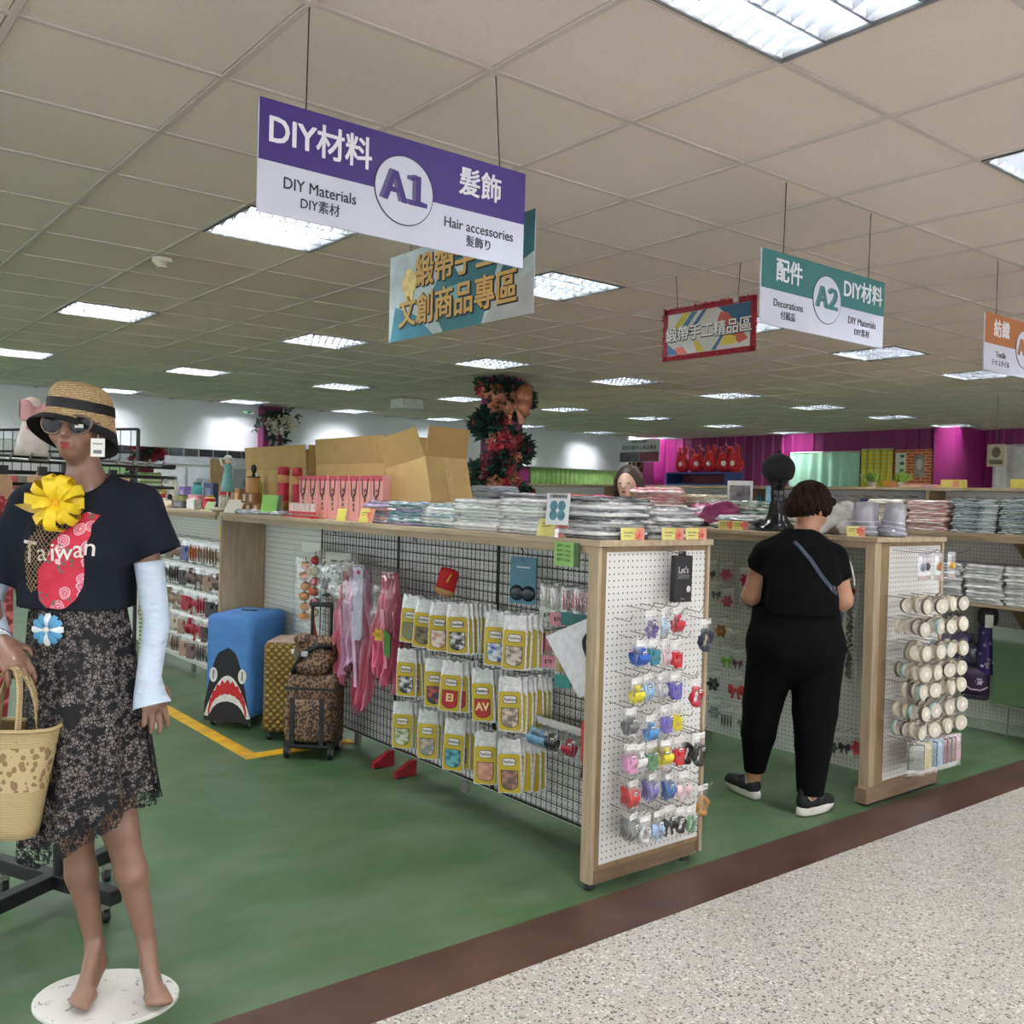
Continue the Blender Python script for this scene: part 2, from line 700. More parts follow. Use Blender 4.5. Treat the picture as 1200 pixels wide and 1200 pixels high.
_vis = sorted([c for c in _cells if _seen(c)], key=lambda c: (_cell_c(c) - CAM.location).length)
for c in _vis[:300]:
    link('tile', _tile_me, ceiling, _cell_c(c))
_near = set(_vis[:300])
_m = MB()
for c in _cells:
    if c not in _near:
        p = _cell_c(c)
        _m.box((p.x, p.y, p.z + 0.012), (TX - 0.029, TY - 0.029, 0.012))
link('tile_field', _m.data('tile_field', TILE), ceiling)['kind'] = 'stuff'
_m = MB()
for i in range(-13, 26):
    x = GX + TX * i
    _m.box((x, 3.6, CEIL + 0.004), (0.022, 21, 0.006)).box((x, 3.6, CEIL + 0.02), (0.003, 21, 0.03))
for j in range(-15, 20):
    y = GY + TY * j
    _m.box((5.4, y, CEIL + 0.0042), (24.6, 0.022, 0.006)).box((5.4, y, CEIL + 0.021), (24.6, 0.003, 0.03))
link('grid_frame', _m.data('grid_frame', BAR), ceiling)

# ---- recessed louvre lights
LOUV = M((140, 142, 146), 0.32, 0.75, 0.0)
HOUS = M((150, 152, 152), 0.5, 0, 0.0)
TUBE = emit((245, 250, 255), LIGHT_STRENGTH)
_w2 = 0.288
_h = MB()
_h.span((-_w2, -_w2, 0.10), (_w2, _w2, 0.105))
for s in (-1, 1):
    _h.box((s * _w2, 0, 0.05), (0.004, 2 * _w2, 0.11)).box((0, s * _w2, 0.05), (2 * _w2, 0.004, 0.11))
HOUS_ME = _h.data('housing', HOUS)
_l = MB()
for y in (-0.144, 0.0, 0.144):                          # long V blades
    _l.prism([(-0.285, 0.0), (0.285, 0.0), (0.285, 0.004), (-0.285, 0.004)], y - 0.002, y + 0.002)
    _l.add([(-0.285, y - 0.004, 0.003), (0.285, y - 0.004, 0.003), (0.285, y + 0.004, 0.003), (-0.285, y + 0.004, 0.003), (-0.285, y, 0.068), (0.285, y, 0.068)],
           [(0, 1, 5, 4), (3, 4, 5, 2), (0, 4, 3), (1, 2, 5)])
for q in range(4):                                      # cross lamellae: folded triangles between the blades
    yc = -0.216 + 0.144 * q
    for p in range(9):
        x = -0.252 + 0.063 * p
        _l.add([(x - 0.012, yc - 0.068, 0.06), (x + 0.012, yc - 0.068, 0.06), (x, yc - 0.068, 0.002), (x - 0.012, yc + 0.068, 0.06), (x + 0.012, yc + 0.068, 0.06), (x, yc + 0.068, 0.002), (x, yc, 0.022)],
               [(0, 2, 6), (1, 6, 2), (3, 6, 5), (4, 5, 6), (0, 6, 3), (1, 4, 6)])
LOUV_ME = _l.data('louvre_grille', LOUV)
_rim = MB()
for s in (-1, 1):
    _rim.box((s * 0.289, 0, 0.0), (0.012, 0.59, 0.008)).box((0, s * 0.289, 0.0), (0.566, 0.012, 0.008))
RIM_ME = _rim.data('rim', M((60, 60, 62), 0.5))
TUBE_ME = MB().cyl((-0.27, 0, 0), (0.27, 0, 0), 0.022, n=8).data('tube', TUBE, True)
_rows = {-12: 'farther behind the terrazzo aisle', -7: 'behind the terrazzo aisle', -2: 'over the terrazzo aisle', 3: 'just past the aisle signs', 8: 'in the garland column row', 13: 'second row from the header', 18: 'against the white header'}
_cnt = {}


def _inview(c):
    q = CAM.matrix_world.inverted() @ _cell_c(c)
    return -q.z > 0.4 and abs(q.x) < -q.z * 0.55 and abs(q.y) < -q.z * 0.55


for c in sorted(LIGHT_CELLS, key=lambda c: (c[1], c[0])):
    v = _inview(c)
    k = _cnt[(c[1], v)] = _cnt.get((c[1], v), -1) + 1
    lab = 'square louvred ceiling light %s, %s from the left' % (_rows[c[1]], ordw(k)) if v else 'square ceiling light %s beyond the picture edge, %s' % (_rows[c[1]], ordw(k))
    t = thing('ceiling_light', lab, 'ceiling light', _cell_c(c), 0, 'recessed louvred ceiling lights')
    link('housing', HOUS_ME, t)
    link('louvre_grille', LOUV_ME, t)
    link('rim', RIM_ME, t)
    for y in (-0.2, -0.068, 0.068, 0.2):
        link('tube', TUBE_ME, t, (0, y, 0.078))

# ---- walls
WHITE = M((232, 234, 238), 0.6, 0, 0.03, 2)
struct('wall_header', MB().span((-7, 14.1, 2.09), (14.15, 14.3, CEIL + 0.2)).data('wall_header', WHITE))
struct('ceiling_lower', MB().span((-7, 14.3, 2.5), (18, 20.2, 2.6)).data('ceiling_lower', M((214, 212, 206), 0.8, 0, 0.03, 2)))
struct('wall_back', MB().span((-7, 20, 0), (18, 20.2, 2.8)).data('wall_back', M((190, 190, 186), 0.7)))
struct('wall_left', MB().span((-7.2, -7, 0), (-7, 20.2, 0.5)).data('wall_left', WHITE))
struct('wall_front', MB().span((-7, -7.2, 0), (18, -7, 0.5)).data('wall_front', WHITE))
MAG = M((132, 32, 96), 0.42, 0, 0.06, 2)


def ribbed(name, x, y0, y1, z1=CEIL, pitch=0.22):
    """corrugated sheet wall facing -x with standing ribs"""
    P = []
    y = y0
    row = []
    while y < y1 - 1e-6:
        for dy, dx in ((0, 0), (pitch * 0.62, 0), (pitch * 0.70, -0.03), (pitch * 0.92, -0.03)):
            if y + dy <= y1:
                row.append((x + dx, y + dy))
        y += pitch
    row.append((x, y1))
    m = MB()
    m.grid([[(a, b, 0) for a, b in row], [(a, b, z1) for a, b in row]], flip=False)
    m.span((x + 0.02, y0, 0), (x + 0.2, y1, z1))
    return struct(name, m.data(name, MAG))


ribbed('wall_right', 14.95, 7.88, 14.1)
ribbed('wall_right_recess', 15.7, -7.0, 7.56)
ribbed('wall_right_far', 16.4, 14.1, 20.0, 2.6)
struct('wall_right_pier', MB().span((14.75, 7.55, 0), (15.72, 7.90, CEIL)).data('pier', MAG, bevel=0.01))
struct('wall_right_return', MB().span((14.6, 13.8, 0), (15.0, 14.12, CEIL)).data('return', MAG, bevel=0.01))
# garland column
struct('column', MB().span((6.24, 8.17, 0), (6.57, 8.50, CEIL)).data('column', MAG, bevel=0.012))
struct('column_soffit', MB().span((6.10, 13.9, 0), (6.42, 14.099, CEIL)).data('column_soffit', MAG, bevel=0.01))
# ceiling fittings
_sd = MB().lathe([(0.055, 0), (0.055, -0.022), (0.045, -0.03), (0.03, -0.045), (0.028, -0.052), (0.0, -0.054)][:-1], 20, caps=True)
t = thing('smoke_detector', 'round cream smoke detector on the ceiling beside a grid bar', 'smoke detector', (GX + TX * 1.08, GY + TY * 5.19, CEIL))
link('base', _sd.data('base', M((214, 206, 190), 0.5)), t)
link('sensor_slot', MB().lathe([(0.034, -0.040), (0.034, -0.036)], 16).data('sensor_slot', M((40, 38, 36), 0.6)), t)
t = thing('projector_box', 'pale grey box fixed under the far ceiling beside a light', 'ceiling unit', (6.85, 11.0, CEIL))
link('body', MB().box((0, 0, -0.09), (0.34, 0.3, 0.13)).data('body', M((206, 206, 202), 0.5), bevel=0.012), t)
link('bracket', MB().box((0, 0, -0.012), (0.08, 0.08, 0.026)).data('bracket', M((170, 170, 168), 0.4)), t)
# ---------------------------------------------------------------- display gondolas
OAK = wood((176, 156, 128), (14, 14, 1.2))
OAKH = wood((180, 160, 132), (14, 1.2, 14))
OAKD = wood((146, 122, 88), (14, 14, 1.2))
BLACK = M((22, 22, 24), 0.45, 0, 0.1)


def mat_peg(pitch, ax):
    """white pegboard: punched holes on a regular pitch; ax = in-plane horizontal axis"""
    t = NT('pegboard')
    mp = t.co('Object', 1.0 / pitch)
    fr = t.n('ShaderNodeVectorMath', operation='FRACTION')
    t.set(fr.inputs[0], mp)
    sp = t.n('ShaderNodeSeparateXYZ', {0: fr.outputs[0]}).outputs
    a = t.math('SUBTRACT', sp[ax], 0.5)
    b = t.math('SUBTRACT', sp[2], 0.5)
    d = t.math('SQRT', t.math('ADD', t.math('MULTIPLY', a, a), t.math('MULTIPLY', b, b)))
    hole = t.math('LESS_THAN', d, 0.135)
    col = t.mix(hole, t.mix(t.noise(3, 2), lin((228, 228, 226)), lin((216, 215, 210))), lin((46, 42, 38)))
    t.bump(t.math('SUBTRACT', 1.0, hole), 0.003, 0.7)
    return t.fin(0.42, 0, col)


PEGX, PEGY = mat_peg(0.025, 0), mat_peg(0.025, 1)


def mat_slat():
    t = NT('slatwall_panel')
    sp = t.n('ShaderNodeSeparateXYZ', {0: t.co()}).outputs
    f = t.math('FRACT', t.math('MULTIPLY', sp[2], 28.0))
    g = t.math('LESS_THAN', f, 0.12)
    col = t.mix(g, lin((222, 222, 216)), lin((176, 174, 168)))
    t.bump(t.math('SUBTRACT', 1.0, g), 0.004, 0.8)
    return t.fin(0.45, 0, col)


SLAT = mat_slat()


def gondola(name, label, x0, x1, y0, y1, spine, top=1.345, stile=(0.02, 0.03), end=True, shelf=None, dividers=(), plinth=True, slat=None):
    t = thing(name, label, 'display shelf', (0, 0, 0))
    link('counter_top', MB().span((x0 - 0.005, y0 - 0.012, top - 0.025), (x1 + 0.005, y1, top)).data('counter_top', OAKH, bevel=0.002), t)
    link('counter_rail', MB().span((x0 + 0.005, y0 + 0.03, top - 0.055), (x0 + 0.02, y1, top - 0.0252)).data('counter_rail', OAKH), t)
    yb = y0 + 0.06
    sp = link('pegboard_spine', MB().span((spine, yb, 0.07), (spine + 0.025, y1, top - 0.026)).data('pegboard_spine', PEGY), t)
    yy = yb + 0.1
    while yy < y1:
        link('spine_foot', MB().span((spine + 0.002, yy, 0.0), (spine + 0.023, yy + 0.05, 0.0698)).data('spine_foot', M((120, 118, 112), 0.5)), t)
        yy += 1.1
    if slat:
        link('slatwall', MB().span((spine - 0.006, slat[0], 0.07), (spine - 0.0005, slat[1], top - 0.06)).data('slatwall', SLAT), t)
    if end:
        a, b = stile
        e = link('end_frame', MB().span((x0, y0, 0.03), (x0 + a, y0 + 0.055, top - 0.026)).span((x1 - 0.018, y0, 0.03), (x1, y0 + 0.055, top - 0.026)).data('end_frame', OAK, bevel=0.0015), t)
        link('stile', MB().span((x0 + a + 0.0005, y0 + 0.006, 0.075), (x0 + a + b, y0 + 0.05, top - 0.03)).data('stile', OAKD), e)
        link('top_rail', MB().span((x0 + a + b + 0.0005, y0 + 0.006, top - 0.046), (x1 - 0.0185, y0 + 0.05, top - 0.027)).data('top_rail', OAKD), e)
        link('bottom_rail', MB().span((x0 + a + b + 0.0005, y0 + 0.006, 0.076), (x1 - 0.0185, y0 + 0.05, 0.092)).data('bottom_rail', OAKD), e)
        link('end_pegboard', MB().span((x0 + a + b + 0.0008, y0 + 0.012, 0.0925), (x1 - 0.019, y0 + 0.035, top - 0.0465)).data('end_pegboard', PEGX), t)
        if plinth:
            link('plinth', MB().span((x0 + a + 0.001, y0 + 0.01, 0.022), (x1 - 0.03, y0 + 0.05, 0.0745)).data('plinth', wood((128, 104, 80), (1.2, 14, 14))), t)
        for fx in (x0 + 0.03, x1 - 0.08):
            link('foot', MB().lathe([(0.02, 0), (0.02, 0.012), (0.012, 0.03)], 10, (fx, y0 + 0.03, 0)).data('foot', BLACK), t)
    for d in dividers:
        dv = link('divider', MB().span((x0, d, 0.0), (spine - 0.0065, d + 0.03, top - 0.026)).data('divider', OAK, bevel=0.0015), t)
    if shelf:
        z, d0, d1, depth = shelf
        link('shelf_board', MB().span((spine - depth, d0, z - 0.02), (spine - 0.0005, d1, z)).data('shelf_board', OAKH, bevel=0.0015), t)
    return t


G1 = gondola('display_gondola', 'oak display gondola with wire grids and a pegboard end of hair clips', 2.515, 3.16, 2.65, 6.41, 2.84, dividers=(6.38,), slat=(5.25, 6.375))
G1B = gondola('display_gondola', 'oak display gondola beyond the suitcases with figurines on top', 2.515, 3.16, 6.48, 10.6, 2.84, end=False)
link('notice', MB().box((0, 0, 0), (0.003, 0.022, 0.09)).data('notice', M((206, 184, 60), 0.5)), G1, (2.513, 6.395, 1.2))
G2 = gondola('display_gondola', 'oak display gondola beside the person, its end full of ribbon rolls', 4.42, 5.10, 2.65, 7.2, 4.72, stile=(0.055, 0.085), plinth=False)
link('plinth', MB().span((4.375, 2.63, 0.012), (5.06, 2.70, 0.085)).data('plinth', wood((138, 116, 92), (1.2, 14, 14)), bevel=0.002), G2)
link('base_shadow_gap', MB().span((4.40, 2.64, 0.0), (5.04, 2.69, 0.0118)).data('base_shadow_gap', BLACK), G2)
G3 = gondola('display_gondola', 'oak display gondola at the right edge with folded packs on an inner shelf', 6.30, 6.95, 2.62, 6.6, 6.63, end=True, shelf=(0.88, 2.68, 4.4, 0.30))
for yb in (2.86, 3.55):
    link('bracket', MB().prism([(0, 0), (-0.26, 0), (-0.03, -0.16), (0, -0.16)], -0.012, 0.012).data('bracket', OAKD), G3, (6.629, yb, 1.317))
    link('bracket', MB().prism([(0, 0), (-0.24, 0), (-0.03, -0.15), (0, -0.15)], -0.012, 0.012).data('bracket', OAKD), G3, (6.629, yb, 0.859))
link('skirting', MB().span((6.60, 2.68, 0.0), (6.629, 6.6, 0.07)).data('skirting', M((190, 200, 182), 0.5)), G3)
# tall far unit whose white pegboard top shows over the counters
G4 = thing('wall_shelf_unit', 'taller white pegboard shelf unit behind the gondolas under the curtains', 'display shelf', (0, 0, 0))
link('back_panel', MB().span((8.75, 2.2, 0), (8.78, 11.2, 1.66)).data('back_panel', PEGY), G4)
link('top_board', MB().span((8.45, 2.2, 1.662), (8.95, 11.2, 1.69)).data('top_board', OAKH), G4)
link('counter_board', MB().span((8.30, 2.2, 1.16), (8.749, 11.2, 1.19)).data('counter_board', OAKH), G4)
link('plinth', MB().span((8.35, 2.2, 0), (8.749, 11.2, 0.08)).data('plinth', OAKH), G4)
for y in (2.4, 4.55, 6.6, 8.8):
    link('divider', MB().span((8.45, y, 1.1905), (8.749, y + 0.03, 1.661)).data('divider', OAKD), G4)
G5 = thing('low_partition', 'low white partition counter behind the middle stacks of textiles', 'partition', (0, 0, 0))
link('panel', MB().span((8.5, 11.4, 0), (8.6, 13.6, 1.52)).data('panel', M((228, 228, 228), 0.5)), G5)
link('cap', MB().span((8.45, 11.4, 1.5205), (8.65, 13.6, 1.545)).data('cap', M((206, 204, 200), 0.5)), G5)
# wire grid panels hung on the first gondola
WIREB = M((28, 28, 30), 0.4, 0.5, 0)


def grid_panel(y0, y1, label, z0=0.09, z1=1.285, x=2.815):
    t = thing('wire_grid_panel', label, 'wire grid', (x, (y0 + y1) / 2, z0), -PI / 2, 'wire grids on the gondola')
    w, h = y1 - y0 - 0.012, z1 - z0
    f = MB()
    for s in (-1, 1):
        f.cyl((s * w / 2, 0, 0), (s * w / 2, 0, h), 0.005, n=6)
    f.cyl((-w / 2, 0, 0), (w / 2, 0, 0), 0.005, n=6).cyl((-w / 2, 0, h), (w / 2, 0, h), 0.005, n=6)
    link('frame', f.data('frame', WIREB), t)
    m = MB()
    n = int(round(w / 0.036))
    for i in range(1, n):
        u = -w / 2 + w * i / n
        m.tube([(u, 0, 0), (u, 0, h)], 0.0022, 4, caps=False)
    n = int(round(h / 0.05))
    for i in range(1, n):
        m.tube([(-w / 2, -0.004, h * i / n), (w / 2, -0.004, h * i / n)], 0.0022, 4, caps=False)
    link('wire_mesh', m.data('wire_mesh', WIREB), t)
    link('hook', MB().tube([(-w * 0.3, 0, h), (-w * 0.3, -0.02, h - 0.02), (-w * 0.3, 0.0, h - 0.04)], 0.003, 5).data('hook', WIREB), t)
    return t


for a, b, lab in ((2.72, 3.66, 'black wire grid panel nearest the pegboard end, behind yellow packs'), (3.66, 4.57, 'middle black wire grid panel behind the red pouch'), (4.57, 5.49, 'black wire grid panel behind the leopard bag and garlands')):
    grid_panel(a, b, lab)
for y in (4.32, 4.55):
    q = thing('grid_foot', 'red metal foot under the wire grid, %s to the leopard case' % ('nearer' if y > 4.4 else 'second'), 'foot', (2.80, y, 0))
    link('foot_plate', MB().prism([(-0.13, 0.0), (0.0, 0.0), (0.0, 0.085), (-0.03, 0.085), (-0.13, 0.03)], -0.016, 0.016).data('foot_plate', M((150, 26, 34), 0.4), bevel=0.003), q)
    link('pad', MB().box((-0.1, 0, 0.003), (0.05, 0.045, 0.006)).data('pad', BLACK), q)
# ---------------------------------------------------------------- packs hanging on the gondolas
FILM = clear()
FILM2 = clear((255, 255, 255), 0.13, 0.18, 0.07)
HOOK = M((150, 146, 142), 0.35, 0.7, 0)
TAGM = M((236, 236, 232), 0.5, 0, 0)
CODE = M((60, 60, 64), 0.6, 0, 0)


def rrect(w, h, r, n=4, cz=0.0):
    o = []
    for cx, cy, a0 in ((w / 2 - r, h / 2 - r, 0), (-w / 2 + r, h / 2 - r, PI / 2), (-w / 2 + r, -h / 2 + r, PI), (w / 2 - r, -h / 2 + r, 1.5 * PI)):
        for i in range(n + 1):
            a = a0 + PI / 2 * i / n
            o.append((cx + r * math.cos(a), cy + r * math.sin(a) + cz))
    return o


def pillow(w, h, d, n=6, m=8, seed=0, zc=0.0, crease=0.0):
    """soft flat bag in the xz plane"""
    rr = random.Random(seed)
    mb = MB()
    for sg in (-1, 1):
        P = []
        for i in range(m + 1):
            v = -1 + 2 * i / m
            row = []
            for j in range(n + 1):
                u = -1 + 2 * j / n
                b = (1 - u ** 4) * (1 - v ** 6)
                y = sg * d / 2 * (0.12 + b * (0.9 + crease * rr.uniform(-0.6, 0.6)))
                if j in (0, n) or i in (0, m):
                    y = 0.0
                row.append((u * w / 2, y, v * h / 2 + zc))
            P.append(row)
        mb.grid(P, 0, flip=(sg > 0))
    return mb


def hook_me(L, up=0.02):
    return MB().tube([(0, 0, 0), (0, -L * 0.8, -0.006), (0, -L * 0.88, 0.0), (0, -L, up)], 0.0019, 5).data('hook', HOOK)


HOOKS = {L: hook_me(L) for L in (0.10, 0.14, 0.18, 0.24)}


# --- contents
def it_claw(s=1.0):
    m = MB()
    for sg in (-1, 1):
        pr = [[(x, sg * (0.003 + 0.010 * math.sin(a)), -0.014 * math.cos(a) + 0.004) for x in (-0.019, -0.006, 0.006, 0.019)] for a in [0.2 + 2.0 * i / 5 for i in range(6)]]
        m.grid(pr)
        for x in (-0.016, -0.008, 0.0, 0.008, 0.016):
            m.tube([(x, sg * 0.010, 0.004), (x, sg * 0.006, -0.012), (x, -sg * 0.002, -0.019)], [0.0026, 0.0022, 0.001], 5)
        m.box((0, sg * 0.006, 0.02), (0.014, 0.003, 0.018))
    m.v = [(p[0] * s, p[1] * s, p[2] * s) for p in m.v]
    return m


def it_bow(s=1.0):
    m = MB()
    for sg in (-1, 1):
        P = []
        for i in range(7):
            u = i / 6
            h = 0.005 + 0.014 * math.sin(u * PI * 0.75)
            P.append([(sg * (0.003 + 0.026 * u), 0.008 * math.cos(a) * (0.3 + math.sin(u * PI)), h * math.sin(a)) for a in [2 * PI * k / 8 for k in range(8)]])
        m.grid(P, closed_u=True)
        m.add([(0, -0.002, 0), (sg * 0.008, -0.003, -0.002), (sg * 0.02, -0.002, -0.03), (sg * 0.010, -0.002, -0.034)], [(0, 1, 2, 3)])
    m.ball((0, 0, 0), (0.006, 0.008, 0.008), 8, 6)
    m.v = [(p[0] * s, p[1] * s, p[2] * s) for p in m.v]
    return m


def it_flower(s=1.0, n=6):
    m = MB()
    for ring, (r, ll, tilt) in enumerate(((0.004, 0.024, 0.2), (0.003, 0.015, 0.8))):
        for i in range(n):
            a = 2 * PI * (i + 0.5 * ring) / n
            c, q = math.cos(a), math.sin(a)
            w = ll * 0.42
            def pt(u, v):
                rad = r + ll * u * math.cos(tilt)
                return (c * rad - q * v, -ll * u * math.sin(tilt) - 0.004 * ring, q * rad + c * v)
            m.add([pt(0, 0), pt(0.5, -w), pt(1.0, -w * 0.4), pt(1.0, w * 0.4), pt(0.5, w), pt(0.5, 0)], [(0, 1, 5), (0, 5, 4), (1, 2, 5), (2, 3, 5), (3, 4, 5)])
    m.ball((0, -0.012, 0), 0.005, 8, 6)
    m.v = [(p[0] * s, p[1] * s, p[2] * s) for p in m.v]
    return m


def it_ring(s=1.0, r=0.028, q=0.011, wob=0.25, seed=1):
    rr = random.Random(seed)
    n = 22
    m = MB()
    m.tube([(r * math.cos(2 * PI * i / n), -0.004 * math.sin(6 * PI * i / n), r * 1.15 * math.sin(2 * PI * i / n)) for i in range(n)], [q * (1 + wob * rr.uniform(-1, 1)) for i in range(n)], 7, closed=True)
    m.v = [(p[0] * s, p[1] * s, p[2] * s) for p in m.v]
    return m


def it_bar(s=1.0):
    m = MB()
    for i in range(4):
        x = -0.018 + 0.012 * i
        m.tube([(x, 0, -0.022), (x + 0.002, -0.006, 0), (x, 0, 0.022)], [0.002, 0.0042, 0.003], 6)
    m.v = [(p[0] * s, p[1] * s, p[2] * s) for p in m.v]
    return m


def it_block(s=1.0):
    return MB().box((0, 0, 0), (0.040 * s, 0.012 * s, 0.034 * s)).box((0, -0.008 * s, 0.006 * s), (0.022 * s, 0.008 * s, 0.012 * s)).box((0, -0.006 * s, -0.02 * s), (0.03 * s, 0.006 * s, 0.01 * s))


KINDS_IT = {'claw': it_claw, 'bow': it_bow, 'flower': it_flower, 'ring': it_ring, 'bar': it_bar, 'block': it_block}
_ITC = {}


def item_me(kind, col, s):
    k = (kind, tuple(col), s)
    if k not in _ITC:
        sm = kind in ('ring', 'bow', 'bar', 'claw')
        _ITC[k] = KINDS_IT[kind](s).data(kind, M(col, 0.35, 0.0, 0.15, 60), sm)
    return _ITC[k]


_BAG = {}


def bag_me(w, h, d=0.018, seed=0, mat=None):
    k = (w, h, d, seed, mat is None)
    if k not in _BAG:
        _BAG[k] = pillow(w, h, d, 5, 6, seed, -h / 2).data('bag', mat or FILM, True)
    return _BAG[k]


HEAD_ME = {}


def head_me(w, h=0.022, col=(236, 236, 232)):
    k = (w, h, col)
    if k not in HEAD_ME:
        HEAD_ME[k] = MB().box((0, 0, 0), (w, 0.002, h)).data('header_card', M(col, 0.5, 0, 0.04))
    return HEAD_ME[k]


PTAG_ME = MB().box((0, 0, 0), (0.018, 0.0015, 0.013)).data('price_tag', TAGM)
PCODE_ME = MB().box((0, -0.0012, -0.001), (0.013, 0.0006, 0.005)).data('barcode', CODE)


def clear_pack(label, loc, rot, kind, col, s=1.0, w=0.066, h=0.112, dz=-0.070, tagged=True, header=True, group=None, name='hair_clip_pack', cat='hair clip pack', tag_dx=0.012):
    """loc = where the bag hangs (top centre)"""
    t = thing(name, label, cat, loc, rot, group)
    link('bag', bag_me(w, h, 0.02, 1), t)
    link(kind if kind not in ('block', 'bar') else 'clip', item_me(kind, col, s), t, (0, 0, dz))
    if header:
        link('header_card', head_me(round(w * 0.9, 3)), t, (0, -0.0005, -0.010))
    if tagged:
        pt = link('price_tag', PTAG_ME, t, (tag_dx, -0.014, dz + 0.022))
        link('barcode', PCODE_ME, pt)
    return t


def hook(parent, loc, L, rot=0.0):
    return link('hook', HOOKS[L], parent, loc, (0, 0, rot))


# --- first gondola, pegboard end: hair clips in rows
CLIPS = [
    ('top', [('purple flower', 'flower', (108, 92, 150), 2.69, 1.02, 1), ('white and blue striped', 'bar', (190, 208, 226), 2.765, 1.025, 1), ('red', 'claw', (196, 44, 60), 2.84, 1.025, 1)]),
    ('second', [('bright blue', 'claw', (46, 96, 190), 2.645, 0.91, 3), ('blue and green', 'block', (40, 130, 140), 2.71, 0.92, 1), ('pale pink', 'bar', (222, 190, 200), 2.776, 0.905, 1), ('crimson', 'block', (200, 32, 48), 2.84, 0.897, 1)]),
    ('third', [('yellow', 'claw', (232, 216, 60), 2.625, 0.77, 1), ('pale blue', 'bar', (156, 192, 222), 2.685, 0.779, 1), ('clear grey', 'bar', (186, 190, 192), 2.762, 0.774, 1), ('violet', 'block', (104, 92, 178), 2.84, 0.773, 2), ('large red letter-shaped', 'ring', (188, 26, 52), 2.962, 0.733, 1)]),
    ('fourth', [('smoky grey', 'claw', (122, 124, 126), 2.60, 0.655, 2), ('sky blue', 'claw', (84, 150, 210), 2.707, 0.618, 1), ('lilac', 'block', (120, 110, 190), 2.792, 0.647, 1), ('lemon yellow', 'block', (226, 206, 50), 2.850, 0.650, 1)]),
    ('fifth', [('pink', 'block', (214, 150, 186), 2.605, 0.52, 2), ('milky white', 'claw', (226, 226, 222), 2.65, 0.515, 2), ('grass green', 'block', (104, 148, 104), 2.715, 0.515, 1), ('bunched yellow', 'claw', (228, 214, 56), 2.795, 0.51, 4), ('scarlet', 'block', (206, 40, 54), 2.868, 0.512, 1)]),
    ('sixth', [('coral red', 'bar', (222, 76, 72), 2.62, 0.381, 5), ('lavender', 'bar', (140, 132, 196), 2.725, 0.391, 4), ('royal blue', 'bar', (84, 124, 190), 2.822, 0.377, 3), ('pink and white', 'bow', (230, 196, 204), 2.905, 0.37, 1)]),
    ('lowest', [('grey metal', 'bar', (140, 144, 142), 2.625, 0.254, 5), ('white', 'ring', (226, 226, 226), 2.69, 0.234, 3), ('ice blue', 'bow', (158, 184, 216), 2.765, 0.24, 1), ('jet black', 'bow', (30, 34, 34), 2.823, 0.249, 1), ('shiny black ring', 'ring', (34, 36, 36), 2.893, 0.232, 1), ('green ring', 'ring', (104, 152, 112), 2.954, 0.224, 1)]),
]
for rown, items in CLIPS:
    for desc, kind, col, x, z, n in items:
        top = z + 0.062
        hook(G1, (x, 2.662, top + 0.005), 0.14)
        for k in range(n):
            lab = '%s hair clip in clear bag, %s row of the pegboard end' % (desc, rown)
            if n > 1:
                lab = '%s %s hair clip in clear bag, %s row of the pegboard end' % ('frontmost' if k == 0 else ordw(k) + ' from front', desc, rown)
            sc = {'ring': 0.8}.get(kind, 1.45)
            if 'large' in desc:
                sc = 1.0
            clear_pack(lab, (x + 0.004 * k, 2.535 + 0.016 * k, top + 0.001 * k), RND.uniform(-0.06, 0.06) + (0.25 if kind == 'bar' else 0.05), kind, col, sc, tagged=(k == 0), group='hair clips on the pegboard end', tag_dx=RND.uniform(-0.01, 0.016))
for x, z, L in ((2.90, 1.30, 0.10), (2.86, 1.06, 0.14), (3.02, 1.06, 0.10), (2.62, 1.045, 0.10), (2.95, 0.96, 0.10), (2.93, 0.83, 0.10), (3.0, 0.80, 0.10), (2.66, 0.72, 0.14), (2.90, 0.69, 0.10), (2.98, 0.64, 0.10), (2.93, 0.44, 0.10), (3.03, 0.40, 0.10), (3.02, 0.58, 0.14)):
    hook(G1, (x, 2.662, z), L)

# slime pouch box
t = thing('slime_box', 'flat black hanging box lettered in grey at the pegboard end top', 'box', (2.925, 2.60, 1.098), (0, 0.02, 0.08))
link('carton', MB().box((0, 0, 0.093), (0.108, 0.03, 0.186)).data('carton', M((24, 26, 28), 0.35, 0, 0.1), bevel=0.003), t)
for s, z, size, c in (("Let's", 0.128, 0.036, (190, 190, 190)), ('Slime', 0.105, 0.036, (120, 122, 124)), ('Slime', 0.014, 0.012, (150, 150, 150))):
    link('lettering', text_mb(s, size, 0.012, 0.0006).move((-0.008, -0.0158, z)).data('lettering', M(c, 0.5, 0, 0)), t)
link('seal', MB().cyl((0.03, -0.0165, 0.052), (0.03, -0.0151, 0.052), 0.013, n=14).data('seal', M((216, 216, 214), 0.5)), t)
link('hang_tab', MB().box((0.0, 0, 0.194), (0.05, 0.002, 0.018)).data('hang_tab', BLACK), t)

